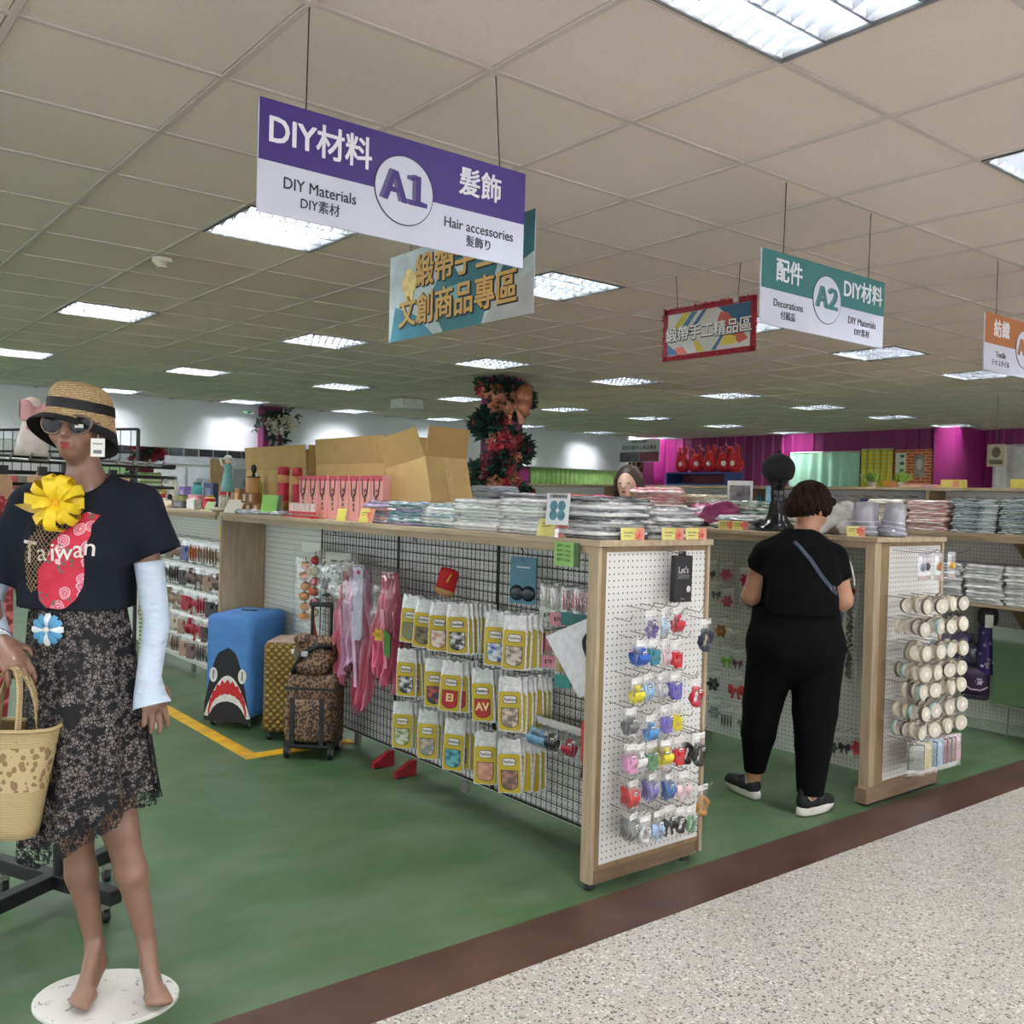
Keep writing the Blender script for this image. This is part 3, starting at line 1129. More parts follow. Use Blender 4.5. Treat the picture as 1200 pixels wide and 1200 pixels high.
# scrunchies and hair ties
for lab, col, x, y, z, s, hd in (('navy blue scrunchie on a white header card, pegboard end edge', (34, 40, 58), 3.05, 2.57, 1.025, 1.15, True), ('large black hair tie bundle in a clear bag with price tag', (34, 34, 36), 2.985, 2.53, 0.575, 1.1, True), ('second black hair tie bundle behind the tagged black one', (30, 30, 32), 2.955, 2.57, 0.575, 1.05, False), ('tan brown hair tie bundle low on the pegboard end edge', (176, 124, 56), 3.06, 2.57, 0.345, 1.0, True)):
    t = clear_pack(lab, (x, y, z), 0.1, 'ring', col, s, 0.075, 0.13, -0.085, hd and 'black' in lab, hd, 'hair ties on the pegboard end', 'hair_tie_pack', 'hair tie')
    hook(G1, (x, 2.662, z + 0.004), 0.14)

# --- yellow carded packs on the wire grid
YEL = M((196, 172, 44), 0.42, 0, 0.08, 20)
SILV = M((214, 216, 216), 0.28, 0.25, 0.22, 70)
DARK = M((38, 36, 34), 0.5, 0, 0)


def silver_bag(seed):
    rr = random.Random(seed)
    m = MB()
    nx_, nz = 9, 8
    for sg in (-1, 1):
        P = []
        for i in range(nz + 1):
            v = i / nz
            row = []
            for j in range(nx_ + 1):
                u = -1 + 2 * j / nx_
                amp = 0.008 * max(0, (v - 0.62) / 0.38)
                y = sg * 0.006 * (1 - u ** 4) + amp * (1 if j % 2 else -1) * rr.uniform(0.5, 1.0)
                sx = 1.0 - 0.10 * max(0, (v - 0.62) / 0.38)
                row.append((u * 0.056 * sx, y if 0 < j < nx_ else 0.0, -0.235 + 0.235 * v + (rr.uniform(-0.006, 0.006) if i == nz else 0)))
            P.append(row)
        m.grid(P, flip=sg > 0)
    return m.data('bag', SILV, True)


SBAGS = [silver_bag(i) for i in range(4)]
CARD_ME = MB().prism(rrect(0.098, 0.168, 0.012), -0.0105, -0.0075).move((0, 0, -0.146)).data('yellow_card', YEL)
OVAL_ME = MB().prism(rrect(0.060, 0.030, 0.013), -0.0120, -0.0106).move((0, 0, -0.096)).data('label_plate', M((226, 222, 214), 0.5, 0, 0))
OVALR_ME = MB().prism(rrect(0.065, 0.035, 0.015), -0.0113, -0.0104).move((0, 0, -0.096)).data('label_edge', DARK)
_u = [(-0.036, 0.038), (0.036, 0.038), (0.036, -0.018)] + [(0.036 * math.cos(a), -0.018 + 0.026 * math.sin(a)) for a in [-PI * i / 8 for i in range(1, 8)]] + [(-0.036, -0.018)]
WINR_ME = MB().prism([(a * 1.08, b * 1.06) for a, b in _u], -0.0113, -0.0104).move((0, 0, -0.172)).data('picture_edge', DARK)


def pic_me(c1, c2, seed):
    t = NT('printed_picture')
    n = t.noise(28, 2, t.co('Object', (1, 1, 1.4)))
    m = t.fin(0.45, 0, t.ramp(n, [(0.40, lin(c1)), (0.58, lin(c2))]))
    return MB().prism(_u, -0.0120, -0.0112).move((0, 0, -0.172)).data('picture', m)


SCRIPT = text_mb('Fashion', 0.019, 0.01, 0.0005, 0.3).move((0, -0.0125, -0.096)).data('script', DARK)
BUNCH = [
    ('top', 0.99, [(4.07, 'far left floral', (150, 120, 90), (120, 140, 100), 2), (3.95, 'half-hidden dark', (70, 64, 50), (130, 120, 90), 2), (3.82, 'pink striped', (190, 140, 120), (226, 216, 206), 2), (3.68, 'round white and brown', (226, 226, 230), (70, 60, 56), 7), (3.37, 'half-hidden blue', (60, 100, 170), (220, 224, 230), 2), (3.235, 'small dog', (120, 106, 90), (206, 196, 184), 7)]),
    ('middle', 0.715, [(4.11, 'black and white striped', (220, 220, 222), (60, 60, 64), 4), (3.85, 'red over navy', (196, 84, 74), (60, 62, 76), 3), (3.70, 'red with letters EI', (176, 40, 46), (176, 40, 46), 4), (3.475, 'red with letters AV', (176, 48, 46), (180, 50, 46), 5), (3.265, 'sleeping puppy', (214, 200, 184), (130, 116, 104), 7)]),
    ('bottom', 0.445, [(4.13, 'green bamboo', (120, 140, 60), (206, 206, 200), 4), (3.90, 'beach photo', (196, 170, 150), (120, 130, 130), 4), (3.675, 'blue sea turtle', (40, 90, 110), (100, 170, 180), 4), (3.43, 'peach portrait', (214, 166, 140), (190, 140, 120), 3), (3.265, 'brown street photo', (176, 130, 110), (110, 90, 80), 6)]),
]
for rown, ztop, bs in BUNCH:
    for y, desc, c1, c2, n in bs:
        pm = pic_me(c1, c2, 1)
        hook(G1, (2.81, y + 0.0, ztop + 0.004), 0.24, -PI / 2)
        for k in range(n):
            wh = 'Front' if k == 0 else ordw(k - 1).capitalize() + ' behind front'
            lab = '%s yellow carded pack of the %s picture bunch, %s row' % (wh, desc, rown)
            a = -PI / 2 + 0.62 + RND.uniform(-0.10, 0.10)
            t = thing('carded_pack', lab, 'carded pack', (2.595 + 0.026 * k, y - 0.004 * k + RND.uniform(-0.004, 0.004), ztop + RND.uniform(-0.006, 0.006)), (0, RND.uniform(-0.06, 0.06), a), 'yellow carded packs on the wire grid')
            link('bag', SBAGS[(k + len(desc)) % 4], t)
            cd = link('yellow_card', CARD_ME, t)
            if k < 2:
                lp = link('label_plate', OVAL_ME, t)
                link('label_edge', OVALR_ME, lp)
                link('script', SCRIPT, lp)
                pc = link('picture', pm, t)
                link('picture_edge', WINR_ME, pc)
                if 'letters' in desc:
                    link('lettering', text_mb(desc[-2:], 0.050, 0.03, 0.0005).move((0, -0.0126, -0.168)).data('lettering', M((236, 214, 150), 0.5, 0, 0)), pc)

# --- other goods on the wire grid
t = thing('red_pouch', 'red can-shaped plush pouch hanging by a red loop on the grid', 'pouch', (2.72, 3.98, 1.0), (0.0, 0.25, -PI / 2 + 0.55))
_p = MB().lathe([(0.030, 0.0), (0.05, 0.006), (0.054, 0.03), (0.053, 0.11), (0.05, 0.132), (0.03, 0.138)], 16, sy=0.45)
link('body', _p.data('body', M((188, 32, 34), 0.8, 0, 0.1, 40, 0.001), True), t)
link('tan_base', MB().lathe([(0.031, -0.001), (0.052, 0.006), (0.056, 0.028), (0.052, 0.034)], 16, sy=0.47).data('tan_base', M((196, 150, 100), 0.8), True), t)
link('yellow_streak', MB().prism([(0.005, 0.075), (0.02, 0.12), (0.026, 0.12), (0.014, 0.07)], -0.026, -0.0235).data('yellow_streak', M((212, 170, 60), 0.7)), t)
link('loop', MB().tube([(0, 0, 0.135), (0.004, 0, 0.155), (0, 0, 0.172), (-0.004, 0, 0.155), (0, 0, 0.136)], 0.0025, 6).data('loop', M((170, 30, 34), 0.7)), t)
hook(G1, (2.81, 3.98, 1.185), 0.14, -PI / 2)
t = thing('eye_mask_card', 'teal blue carded pack with dark round glasses on the grid', 'carded pack', (2.73, 3.365, 1.02), (0, 0.02, -PI / 2 + 0.35))
link('card', MB().prism(rrect(0.135, 0.21, 0.008), -0.004, 0).move((0, 0, 0.105)).data('card', M((74, 128, 150), 0.4, 0, 0.1)), t)
link('print_line', MB().box((0, -0.0045, 0.165), (0.07, 0.001, 0.007)).data('print_line', M((190, 208, 214), 0.5)), t)
for x in (-0.028, 0.032):
    link('lens', MB().lathe([(0.036, 0), (0.034, 0.006), (0.02, 0.009)], 18).rot(rx(PI / 2)).move((x, -0.004, 0.048)).data('lens', M((34, 42, 50), 0.25), True), t)
hook(G1, (2.81, 3.365, 1.215), 0.10, -PI / 2)
for i, (y, z, col, hcol, lab) in enumerate(((3.17, 1.13, (214, 206, 190), (210, 216, 206), 'cream carded trinket pack beside the teal card'), (3.10, 1.12, (206, 206, 200), (222, 150, 164), 'pink carded pack with pale front below the green note'), (3.03, 1.13, (176, 46, 84), (60, 130, 126), 'crimson cord pack with teal card near the end panel'), (2.95, 1.13, (170, 40, 76), (60, 120, 120), 'crimson cord pack closest to the end panel'),
                                       (3.155, 0.93, (206, 70, 110), (220, 150, 164), 'pink hair band pack with pink card below'), (3.06, 0.86, (206, 168, 60), (60, 150, 140), 'amber cord pack with a teal card behind the white board'))):
    t = thing('cord_pack', lab, 'cord pack', (2.72, y, z), (0, 0, -PI / 2 + 0.4), 'cord packs on the wire grid')
    link('bag', bag_me(0.085, 0.17, 0.02, 2, FILM2), t)
    m = MB()
    for k in range(6):
        x = -0.03 + 0.012 * k
        m.tube([(x, 0.0, -0.02), (x + 0.003, -0.006, -0.06), (x, 0, -0.10)], 0.005, 6)
    link('cord', m.data('cord', M(col, 0.6), True), t)
    link('card', MB().box((0, -0.010, -0.138), (0.075, 0.003, 0.055)).data('card', M(hcol, 0.5)), t)
    if hcol[0] > 200:
        link('print', text_mb('$79', 0.024, 0.02, 0.0005).move((0, -0.0122, -0.138)).data('print', M((70, 50, 56), 0.5)), t)
    hook(G1, (2.81, y, z + 0.004), 0.14, -PI / 2)
t = thing('display_board', 'white square board tilted on its corner at the end panel', 'board', (2.62, 2.84, 0.70), (0, 0, -PI / 2 + 0.10))
_b = MB().prism([(0.0, 0.0), (0.16, 0.34), (-0.12, 0.40), (-0.245, 0.235)], -0.006, 0.0)
_b = MB().prism([(-0.005, 0.0), (0.11, 0.05), (0.11, 0.36), (-0.20, 0.225)], -0.006, 0.0)
link('panel', _b.data('panel', M((226, 226, 232), 0.4), bevel=0.001), t)
link('black_ring', it_ring(1.0, 0.05, 0.008, 0.1).data('black_ring', M((36, 44, 52), 0.4), True), t, (0.075, -0.018, 0.22))
t = thing('clip_display_box', 'clear shallow rack of small hanging pouches low on the grid', 'rack', (2.70, 3.03, 0.42), (0, 0, -PI / 2))
link('header_strip', MB().box((0, 0, 0.115), (0.34, 0.004, 0.035)).rot(rx(0.3), (0, 0, 0.115)).data('header_strip', M((222, 222, 220), 0.4)), t)
link('tray', MB().span((-0.17, -0.03, 0.0), (0.17, 0.03, 0.004)).span((-0.17, 0.028, 0.0), (0.17, 0.03, 0.1)).data('tray', FILM2), t)
for x in (-0.1, 0.02, 0.12):
    link('hook', HOOKS[0.10], t, (x, 0.03, 0.105))
for x, c, lab in ((-0.14, (110, 160, 190), 'pale blue keyring pouch in the low clear rack'), (-0.085, (120, 166, 196), 'second blue keyring pouch in the low clear rack'), (-0.02, (36, 34, 38), 'black keyring pouch with white tag in the low rack'), (0.09, (170, 36, 60), 'red keyring pouch with white tag in the low rack')):
    clear_pack(lab, (2.655, 3.03 - x, 0.515), -PI / 2 + 0.2, 'claw', c, 1.5, 0.06, 0.085, -0.05, 'tag' in lab, False, 'keyring pouches', 'keyring_pouch', 'pouch')
for i, (y, c) in enumerate(((2.80, (206, 160, 100)), (2.83, (196, 60, 60)), (2.77, (226, 216, 200)))):
    t = thing('hand_fan', 'folded %s fan hanging behind the end panel edge' % ('tan', 'red', 'cream')[i], 'fan', (2.66 - 0.02 * i, y, 0.44), (0, 0.25 - 0.1 * i, -PI / 2 + 0.2))
    link('leaf', MB().prism([(-0.012, 0.0), (0.012, 0.0), (0.04, 0.15), (0.02, 0.19), (-0.02, 0.19), (-0.04, 0.15)], -0.008, 0.008).data('leaf', M(c, 0.5, 0, 0.3, 50)), t)
    link('handle', MB().box((0, 0, -0.03), (0.014, 0.01, 0.07)).data('handle', M((70, 40, 30), 0.5)), t)
t = thing('note_card', 'pale green note clipped under the counter edge near the end', 'note', (2.50, 2.83, 1.235), (0, 0, -PI / 2))
link('paper', MB().box((0, 0, 0.047), (0.115, 0.002, 0.094)).data('paper', M((140, 190, 104), 0.5)), t)
link('dark_tab', MB().box((0.072, 0.002, 0.047), (0.03, 0.002, 0.094)).data('dark_tab', M((74, 96, 60), 0.5)), t)
for k in range(4):
    link('lettering', text_mb('緞帶手工商品', 0.013, 0.0, 0.0004).move((0, -0.0014, 0.078 - 0.018 * k)).data('lettering', M((50, 80, 40), 0.5, 0, 0)), t)
# --- second gondola, aisle face: hair ornaments in clear bags (face -x)
ORN = [('pink flower', 'flower', (214, 84, 120), 3.775, 1.07, 1.5), ('deep pink flower', 'flower', (206, 50, 92), 3.625, 1.05, 1.5), ('navy bow', 'bow', (46, 56, 84), 3.85, 0.945, 1.0), ('pink blossom', 'flower', (220, 90, 116), 3.76, 0.91, 1.4), ('amber bead', 'flower', (176, 112, 46), 3.80, 0.725, 1.5), ('white and black bow', 'bow', (206, 204, 196), 3.71, 0.725, 1.5), ('lime green bow', 'bow', (120, 176, 70), 3.75, 0.555, 1.4), ('plum bow', 'bow', (110, 40, 70), 3.67, 0.55, 1.1), ('black feather', 'flower', (40, 40, 42), 3.85, 0.39, 1.6), ('red butterfly', 'bow', (190, 56, 46), 3.677, 0.385, 1.7), ('silver', 'flower', (150, 150, 152), 3.835, 0.22, 1.5), ('black and white', 'bar', (90, 90, 92), 3.74, 0.185, 1.6), ('moss green', 'flower', (70, 96, 66), 3.01, 0.185, 1.2), ('small black', 'bow', (34, 34, 36), 2.938, 0.205, 1.1), ('red and white', 'flower', (214, 80, 84), 2.852, 0.215, 1.6),
       ('rose cluster', 'flower', (196, 96, 120), 3.93, 1.06, 1.3), ('dark brown', 'bow', (70, 50, 44), 3.90, 1.07, 1.1), ('beige', 'bow', (196, 180, 160), 3.55, 0.70, 1.2), ('grey', 'bar', (150, 150, 150), 3.58, 0.90, 1.3), ('tiny olive', 'bow', (120, 120, 80), 3.62, 0.20, 1.0)]
for desc, kind, col, y, z, s in ORN:
    hook(G2, (4.722, y, z + 0.078), 0.14, -PI / 2)
    clear_pack('%s hair ornament in clear bag on the pegboard beside the person' % desc, (4.655, y, z + 0.072), -PI / 2 + 0.25, kind, col, s, 0.085, 0.135, -0.08, False, True, 'hair ornaments on the aisle pegboard', 'hair_ornament_pack', 'hair ornament')
for y, z in ((3.9, 0.86), (3.62, 0.98), (3.9, 0.62), (3.6, 0.62), (3.88, 0.47), (3.0, 1.14), (2.9, 1.15), (3.0, 0.28)):
    hook(G2, (4.722, y, z), 0.14, -PI / 2)
t = thing('bead_garland', 'long silver bead garland in clear wrap hanging beside the end stile', 'garland', (4.66, 2.93, 1.10), -PI / 2 + 0.2)
link('bag', bag_me(0.09, 0.56, 0.03, 3), t)
_r = random.Random(5)
_m = MB()
for i in range(46):
    a = i * 2.4
    _m.ball((0.018 * math.cos(a) * _r.uniform(0.3, 1), 0.010 * math.sin(a), -0.10 - 0.0095 * i), _r.uniform(0.007, 0.012), 6, 5)
link('beads', _m.data('beads', M((150, 146, 138), 0.25, 0.6, 0.4, 40), True), t)
link('red_knot', it_bow(0.9).data('red_knot', M((180, 40, 44), 0.6), True), t, (0, -0.012, -0.06))

# --- second gondola end: ribbon rolls on pegs
CREAM = M((208, 201, 184), 0.6, 0, 0.06, 30)
ROLLC = [(206, 196, 170), (196, 188, 164), (186, 178, 158), (120, 112, 100), (150, 176, 176), (172, 160, 140), (96, 84, 76), (176, 120, 120)]


def roll_parts(col):
    m = MB().lathe([(0.037, 0.0), (0.0385, 0.002), (0.0385, 0.013), (0.037, 0.015)], 22).rot(rx(PI / 2)).move((0, 0.0, 0))
    f = MB().lathe([(0.014, 0.0), (0.036, 0.0), (0.036, 0.0012), (0.014, 0.0012)], 22, caps=False).rot(rx(PI / 2)).move((0, -0.0155, 0))
    c = MB().lathe([(0.0135, 0.0), (0.0135, 0.003)], 14).rot(rx(PI / 2)).move((0, -0.0152, 0))
    return [('ribbon', m.data('ribbon', M(col, 0.6, 0, 0.12, 60), False)), ('label_ring', f.data('label_ring', CREAM)), ('core', c.data('core', M((226, 222, 210), 0.5)))]


RP = [roll_parts(c) for c in ROLLC]
_r = random.Random(21)
ROWZ = [1.015, 0.905, 0.785, 0.685, 0.59, 0.49, 0.395]
for ri, z in enumerate(ROWZ):
    for pi, x in enumerate((4.535, 4.665, 4.79, 4.91)):
        hook(G2, (x, 2.662, z + 0.035), 0.24)
        n = _r.choice((3, 4, 4))
        for k in range(n):
            ci = _r.choice((0, 0, 0, 1, 1, 2, 3, 4, 5, 6))
            place('ribbon_roll', '%s-row ribbon roll, %s from the front on the %s peg' % (ORD[ri], ORD[k], ORD[pi]), 'ribbon roll', RP[ci], (x + _r.uniform(-0.006, 0.006), 2.445 + 0.045 * k + _r.uniform(-0.01, 0.01), z + _r.uniform(-0.006, 0.004)), (_r.uniform(-0.08, 0.08), 0, _r.uniform(-0.42, 0.1)), 'ribbon rolls on the gondola end')
for i, (x, c, desc) in enumerate(((4.60, (120, 128, 150), 'grey cord'), (4.68, (60, 60, 66), 'black and white'), (4.76, (176, 112, 66), 'tan brown'), (4.93, (214, 160, 40), 'golden yellow'))):
    t = thing('charm_pack', '%s round charm in clear bag with header, top row of roll panel' % desc, 'charm pack', (x, 2.50 + 0.02 * (i % 2), 1.275), (0, 0, -0.1), 'charm packs above the ribbon rolls')
    link('bag', bag_me(0.072, 0.145, 0.016, 4, FILM2), t)
    link('charm', MB().ball((0, -0.004, -0.072), (0.022, 0.010, 0.022), 12, 8).data('charm', M(c, 0.5), True), t)
    link('header_card', head_me(0.066, 0.024, (196, 196, 204)), t, (0, 0, -0.012))
    link('footer_card', head_me(0.066, 0.022, (190, 170, 164)), t, (0, -0.002, -0.128))
hook(G2, (4.60, 2.662, 1.28), 0.24)
hook(G2, (4.76, 2.662, 1.28), 0.24)
hook(G2, (4.93, 2.662, 1.28), 0.24)
for i, (x, c, desc) in enumerate(((4.60, (120, 126, 110), 'grey green'), (4.67, (206, 192, 130), 'cream and black'), (4.725, (66, 100, 126), 'slate blue'), (4.78, (150, 184, 206), 'pale blue'), (4.83, (130, 48, 60), 'wine red'), (4.875, (110, 72, 62), 'chocolate'), (4.915, (132, 90, 80), 'brown'), (4.965, (206, 160, 172), 'shell pink'))):
    t = thing('lace_card', '%s lace trim card in a clear sleeve, bottom row of roll panel' % desc, 'lace card', (x, 2.50, 0.322), (0, 0, -0.55), 'lace cards under the ribbon rolls')
    link('card', MB().box((0, 0, -0.075), (0.085, 0.014, 0.13)).data('card', M(c, 0.7, 0, 0.3, 90, 0.002)), t)
    link('sleeve', bag_me(0.096, 0.17, 0.028, 5, FILM2), t)
    hook(G2, (x, 2.662, 0.325), 0.18)

# --- third gondola: purple goods and the mirror
t = thing('flask_bag', 'purple flowered flask bag with clear dome top hanging by a strap', 'bag', (6.50, 3.06, 0.40), -PI / 2 + 0.55)
PUR = M((58, 44, 112), 0.6, 0, 0.25, 40)
link('body', MB().lathe([(0.05, 0.0), (0.056, 0.01), (0.058, 0.12), (0.056, 0.30), (0.05, 0.325)], 18).data('body', PUR, True), t)
link('top', MB().lathe([(0.052, 0.326), (0.066, 0.36), (0.062, 0.42), (0.04, 0.45), (0.012, 0.46)], 18).data('top', M((62, 58, 64), 0.3, 0, 0.4, 50), True), t)
link('price_tag', MB().box((0, -0.068, 0.36), (0.05, 0.002, 0.085)).data('price_tag', TAGM), t)
link('strap', MB().tube([(0, 0, 0.455), (0.003, 0, 0.50), (0, 0, 0.53)], 0.006, 6).data('strap', BLACK), t)
_m = MB()
_r = random.Random(4)
for i in range(16):
    a, z = _r.uniform(-2.6, -0.5), _r.uniform(0.03, 0.3)
    for k in range(5):
        q = 2 * PI * k / 5
        cx, cz = a + math.cos(q) * 0.12, z + math.sin(q) * 0.007
        _m.ball((0.0585 * math.cos(cx), 0.0585 * math.sin(cx), cz), 0.0034, 5, 4)
link('blossom_print', _m.data('blossom_print', M((206, 196, 214), 0.5)), t)
t = thing('pouch', 'dark purple drawstring pouch with pale trim under the flask bag', 'pouch', (6.44, 3.10, 0.235), -PI / 2 + 0.5)
link('body', pillow(0.17, 0.19, 0.06, 8, 8, 3, 0.10, 0.2).data('body', M((54, 34, 66), 0.6, 0, 0.2), True), t)
link('trim', MB().tube([(-0.07, -0.03, 0.09), (-0.03, -0.037, 0.065), (0.03, -0.037, 0.062), (0.072, -0.026, 0.085)], 0.005, 6).data('trim', M((196, 180, 190), 0.5)), t)
link('flower_print', it_flower(0.9).data('flower_print', M((200, 186, 204), 0.6)), t, (0.02, -0.03, 0.12))
link('base', MB().box((0, 0, 0.012), (0.15, 0.055, 0.03)).data('base', M((36, 26, 44), 0.6), bevel=0.006), t)
for y, z, c, lab in ((3.30, 0.78, (150, 140, 168), 'pale lilac pouch behind the ribbon rolls'), (3.24, 0.66, (92, 74, 140), 'violet pouch behind the ribbon rolls'), (3.17, 0.60, (44, 36, 92), 'navy violet pouch beside the flask bag'), (3.34, 0.64, (120, 96, 156), 'mauve pouch half hidden by the ribbon rolls')):
    t = thing('pouch', lab, 'pouch', (6.52, y, z), -PI / 2 + 0.4, 'pouches on the third gondola')
    link('body', pillow(0.14, 0.16, 0.05, 8, 8, 5, -0.09, 0.3).data('body', M(c, 0.5, 0, 0.2), True), t)
    link('wrap', pillow(0.155, 0.18, 0.07, 5, 6, 6, -0.085, 0.3).data('wrap', FILM, True), t)
    link('drawstring', MB().tube([(-0.03, -0.01, -0.02), (0, 0, 0.03), (0.03, -0.01, -0.02)], 0.003, 5).data('drawstring', BLACK), t)
    hook(G3, (6.632, y, z + 0.03), 0.14, -PI / 2)
hook(G3, (6.632, 3.06, 0.935), 0.18, -PI / 2)
_mir = NT('mirror_glass')
t = thing('wall_mirror', 'frameless mirror leaning on the third gondola reflecting green floor', 'mirror', (6.47, 2.78, 0.22), (0.10, 0, -PI / 2))
link('glass', MB().prism(rrect(0.42, 0.52, 0.01, 3, 0.26), -0.005, 0.0).data('glass', _mir.fin(0.06, 1.0, lin((206, 218, 206)))), t)
link('backing', MB().prism(rrect(0.42, 0.52, 0.01, 3, 0.26), 0.0004, 0.006).data('backing', M((120, 110, 96), 0.6)), t)
link('ledge', MB().box((0, -0.004, -0.008), (0.44, 0.03, 0.012)).data('ledge', M((206, 206, 202), 0.3, 0.6)), t)
t = thing('mirror_easel', 'wire stand holding the mirror at the third gondola', 'stand', (6.47, 2.78, 0), -PI / 2)
link('rod', MB().cyl((-0.12, 0.0, 0.0), (-0.12, 0.02, 0.205), 0.005).data('rod', HOOK), t)
link('rod', MB().cyl((0.12, 0.0, 0.0), (0.12, 0.02, 0.205), 0.005).data('rod', HOOK), t)

# --- far gondola face: small goods in bags (face -x)
_r = random.Random(31)
FARC = [((206, 110, 50), 'orange'), ((150, 130, 90), 'olive beige'), ((176, 30, 52), 'crimson'), ((120, 96, 90), 'taupe'), ((60, 90, 60), 'bottle green'), ((196, 190, 176), 'cream'), ((90, 80, 84), 'slate'), ((170, 140, 120), 'tan'), ((96, 110, 160), 'periwinkle'), ((60, 56, 58), 'charcoal')]
FROW = [(1.10, 'top'), (0.90, 'second'), (0.70, 'third'), (0.50, 'fourth'), (0.33, 'lowest')]
FPICK = {(0, 3): 0, (0, 4): 8, (2, 2): 2, (2, 3): 2, (2, 4): 2, (3, 3): 2, (3, 2): 2, (4, 1): 4}
for ri, (z, rn) in enumerate(FROW):
    for ci in range(10):
        y = 6.95 + 0.19 * ci + _r.uniform(-0.03, 0.03) + 0.08 * (ri % 2)
        col, cn = FARC[FPICK.get((ri, ci), _r.choice((1, 3, 5, 6, 7, 9)))]
        hook(G1B, (2.842, y, z + 0.012), 0.14, -PI / 2)
        t = clear_pack('%s trinket bag, %s row, %s from the wooden divider' % (cn, rn, ordw(ci)), (2.76, y, z), -PI / 2 + 0.3, _r.choice(('block', 'bar', 'bow', 'claw', 'block')), col, 2.8, 0.16, 0.19, -0.11, False, True, 'trinket bags on the far pegboard', 'trinket_pack', 'trinket bag')

# --- dress-up garments and garlands at the grid's far end
def garland(label, y, z0, z1, cols, x=2.68, r=0.036, tassel=True):
    t = thing('fruit_garland', label, 'garland', (x, y, z1), -PI / 2 + 0.5)
    n = int((z1 - z0) / (r * 1.75))
    link('cord', MB().cyl((0, 0, 0.02), (0, 0, -(z1 - z0)), 0.003).data('cord', M((150, 40, 40), 0.6)), t)
    for i in range(n):
        c = cols[i % len(cols)]
        f = link('fruit', MB().ball((0, 0, 0), (r, r * 0.9, r * 0.8), 12, 8).data('fruit', M(c, 0.4, 0, 0.15, 40), True), t, (0.006 * (-1) ** i, 0, -r - i * r * 1.75))
        link('leaf', MB().prism([(0, 0), (0.014, 0.008), (0.022, 0.0), (0.014, -0.006)], -0.004, 0.0).move((0, -r * 0.5, r * 0.72)).data('leaf', M((60, 90, 50), 0.6)), f)
    if tassel:
        m = MB()
        rr = random.Random(2)
        for i in range(14):
            m.tube([(0, 0, -(z1 - z0)), (rr.uniform(-0.02, 0.02), rr.uniform(-0.01, 0.01), -(z1 - z0) - 0.10), (rr.uniform(-0.03, 0.03), rr.uniform(-0.012, 0.012), -(z1 - z0) - 0.20)], 0.0025, 4)
        link('tassel', m.data('tassel', M((186, 26, 34), 0.6)), t)
    return t


garland('hanging string of orange persimmons in clear wrap beside the suitcases', 5.43, 0.70, 1.08, [(216, 140, 60)], tassel=False)
garland('hanging string of red and cream fruit with red tassel', 5.30, 0.72, 1.12, [(176, 36, 40), (214, 196, 150), (190, 40, 44), (206, 90, 50)])
garland('dark red fruit string half hidden behind the others', 5.12, 0.72, 1.08, [(140, 40, 36), (176, 90, 44)], 2.74, tassel=False)
t = thing('bag_wrap', 'clear plastic wrap around the hanging persimmon strings', 'plastic wrap', (2.68, 5.36, 1.16), -PI / 2 + 0.3)
link('film', pillow(0.30, 0.62, 0.09, 8, 10, 9, -0.31, 0.5).data('film', clear((255, 255, 255), 0.02, 0.1, 0.0), True), t)
link('header_card', head_me(0.16, 0.06), t, (0, 0, 0.0))
t = thing('cow_print_bag', 'crumpled black and white spotted fabric in a clear bag', 'fabric pack', (2.66, 4.98, 1.14), -PI / 2 + 0.4)
_c = NT('cow_spots')
_cm = _c.fin(0.6, 0, _c.ramp(_c.noise(22, 2), [(0.5, lin((226, 226, 226))), (0.53, lin((44, 44, 46)))], 'LINEAR'))
link('cloth', pillow(0.24, 0.22, 0.08, 8, 8, 11, -0.14, 0.6).data('cloth', _cm, True), t)
link('bag', pillow(0.29, 0.30, 0.11, 8, 8, 12, -0.13, 0.5).data('bag', FILM2, True), t)
link('header_card', head_me(0.18, 0.05), t, (0, 0, -0.012))


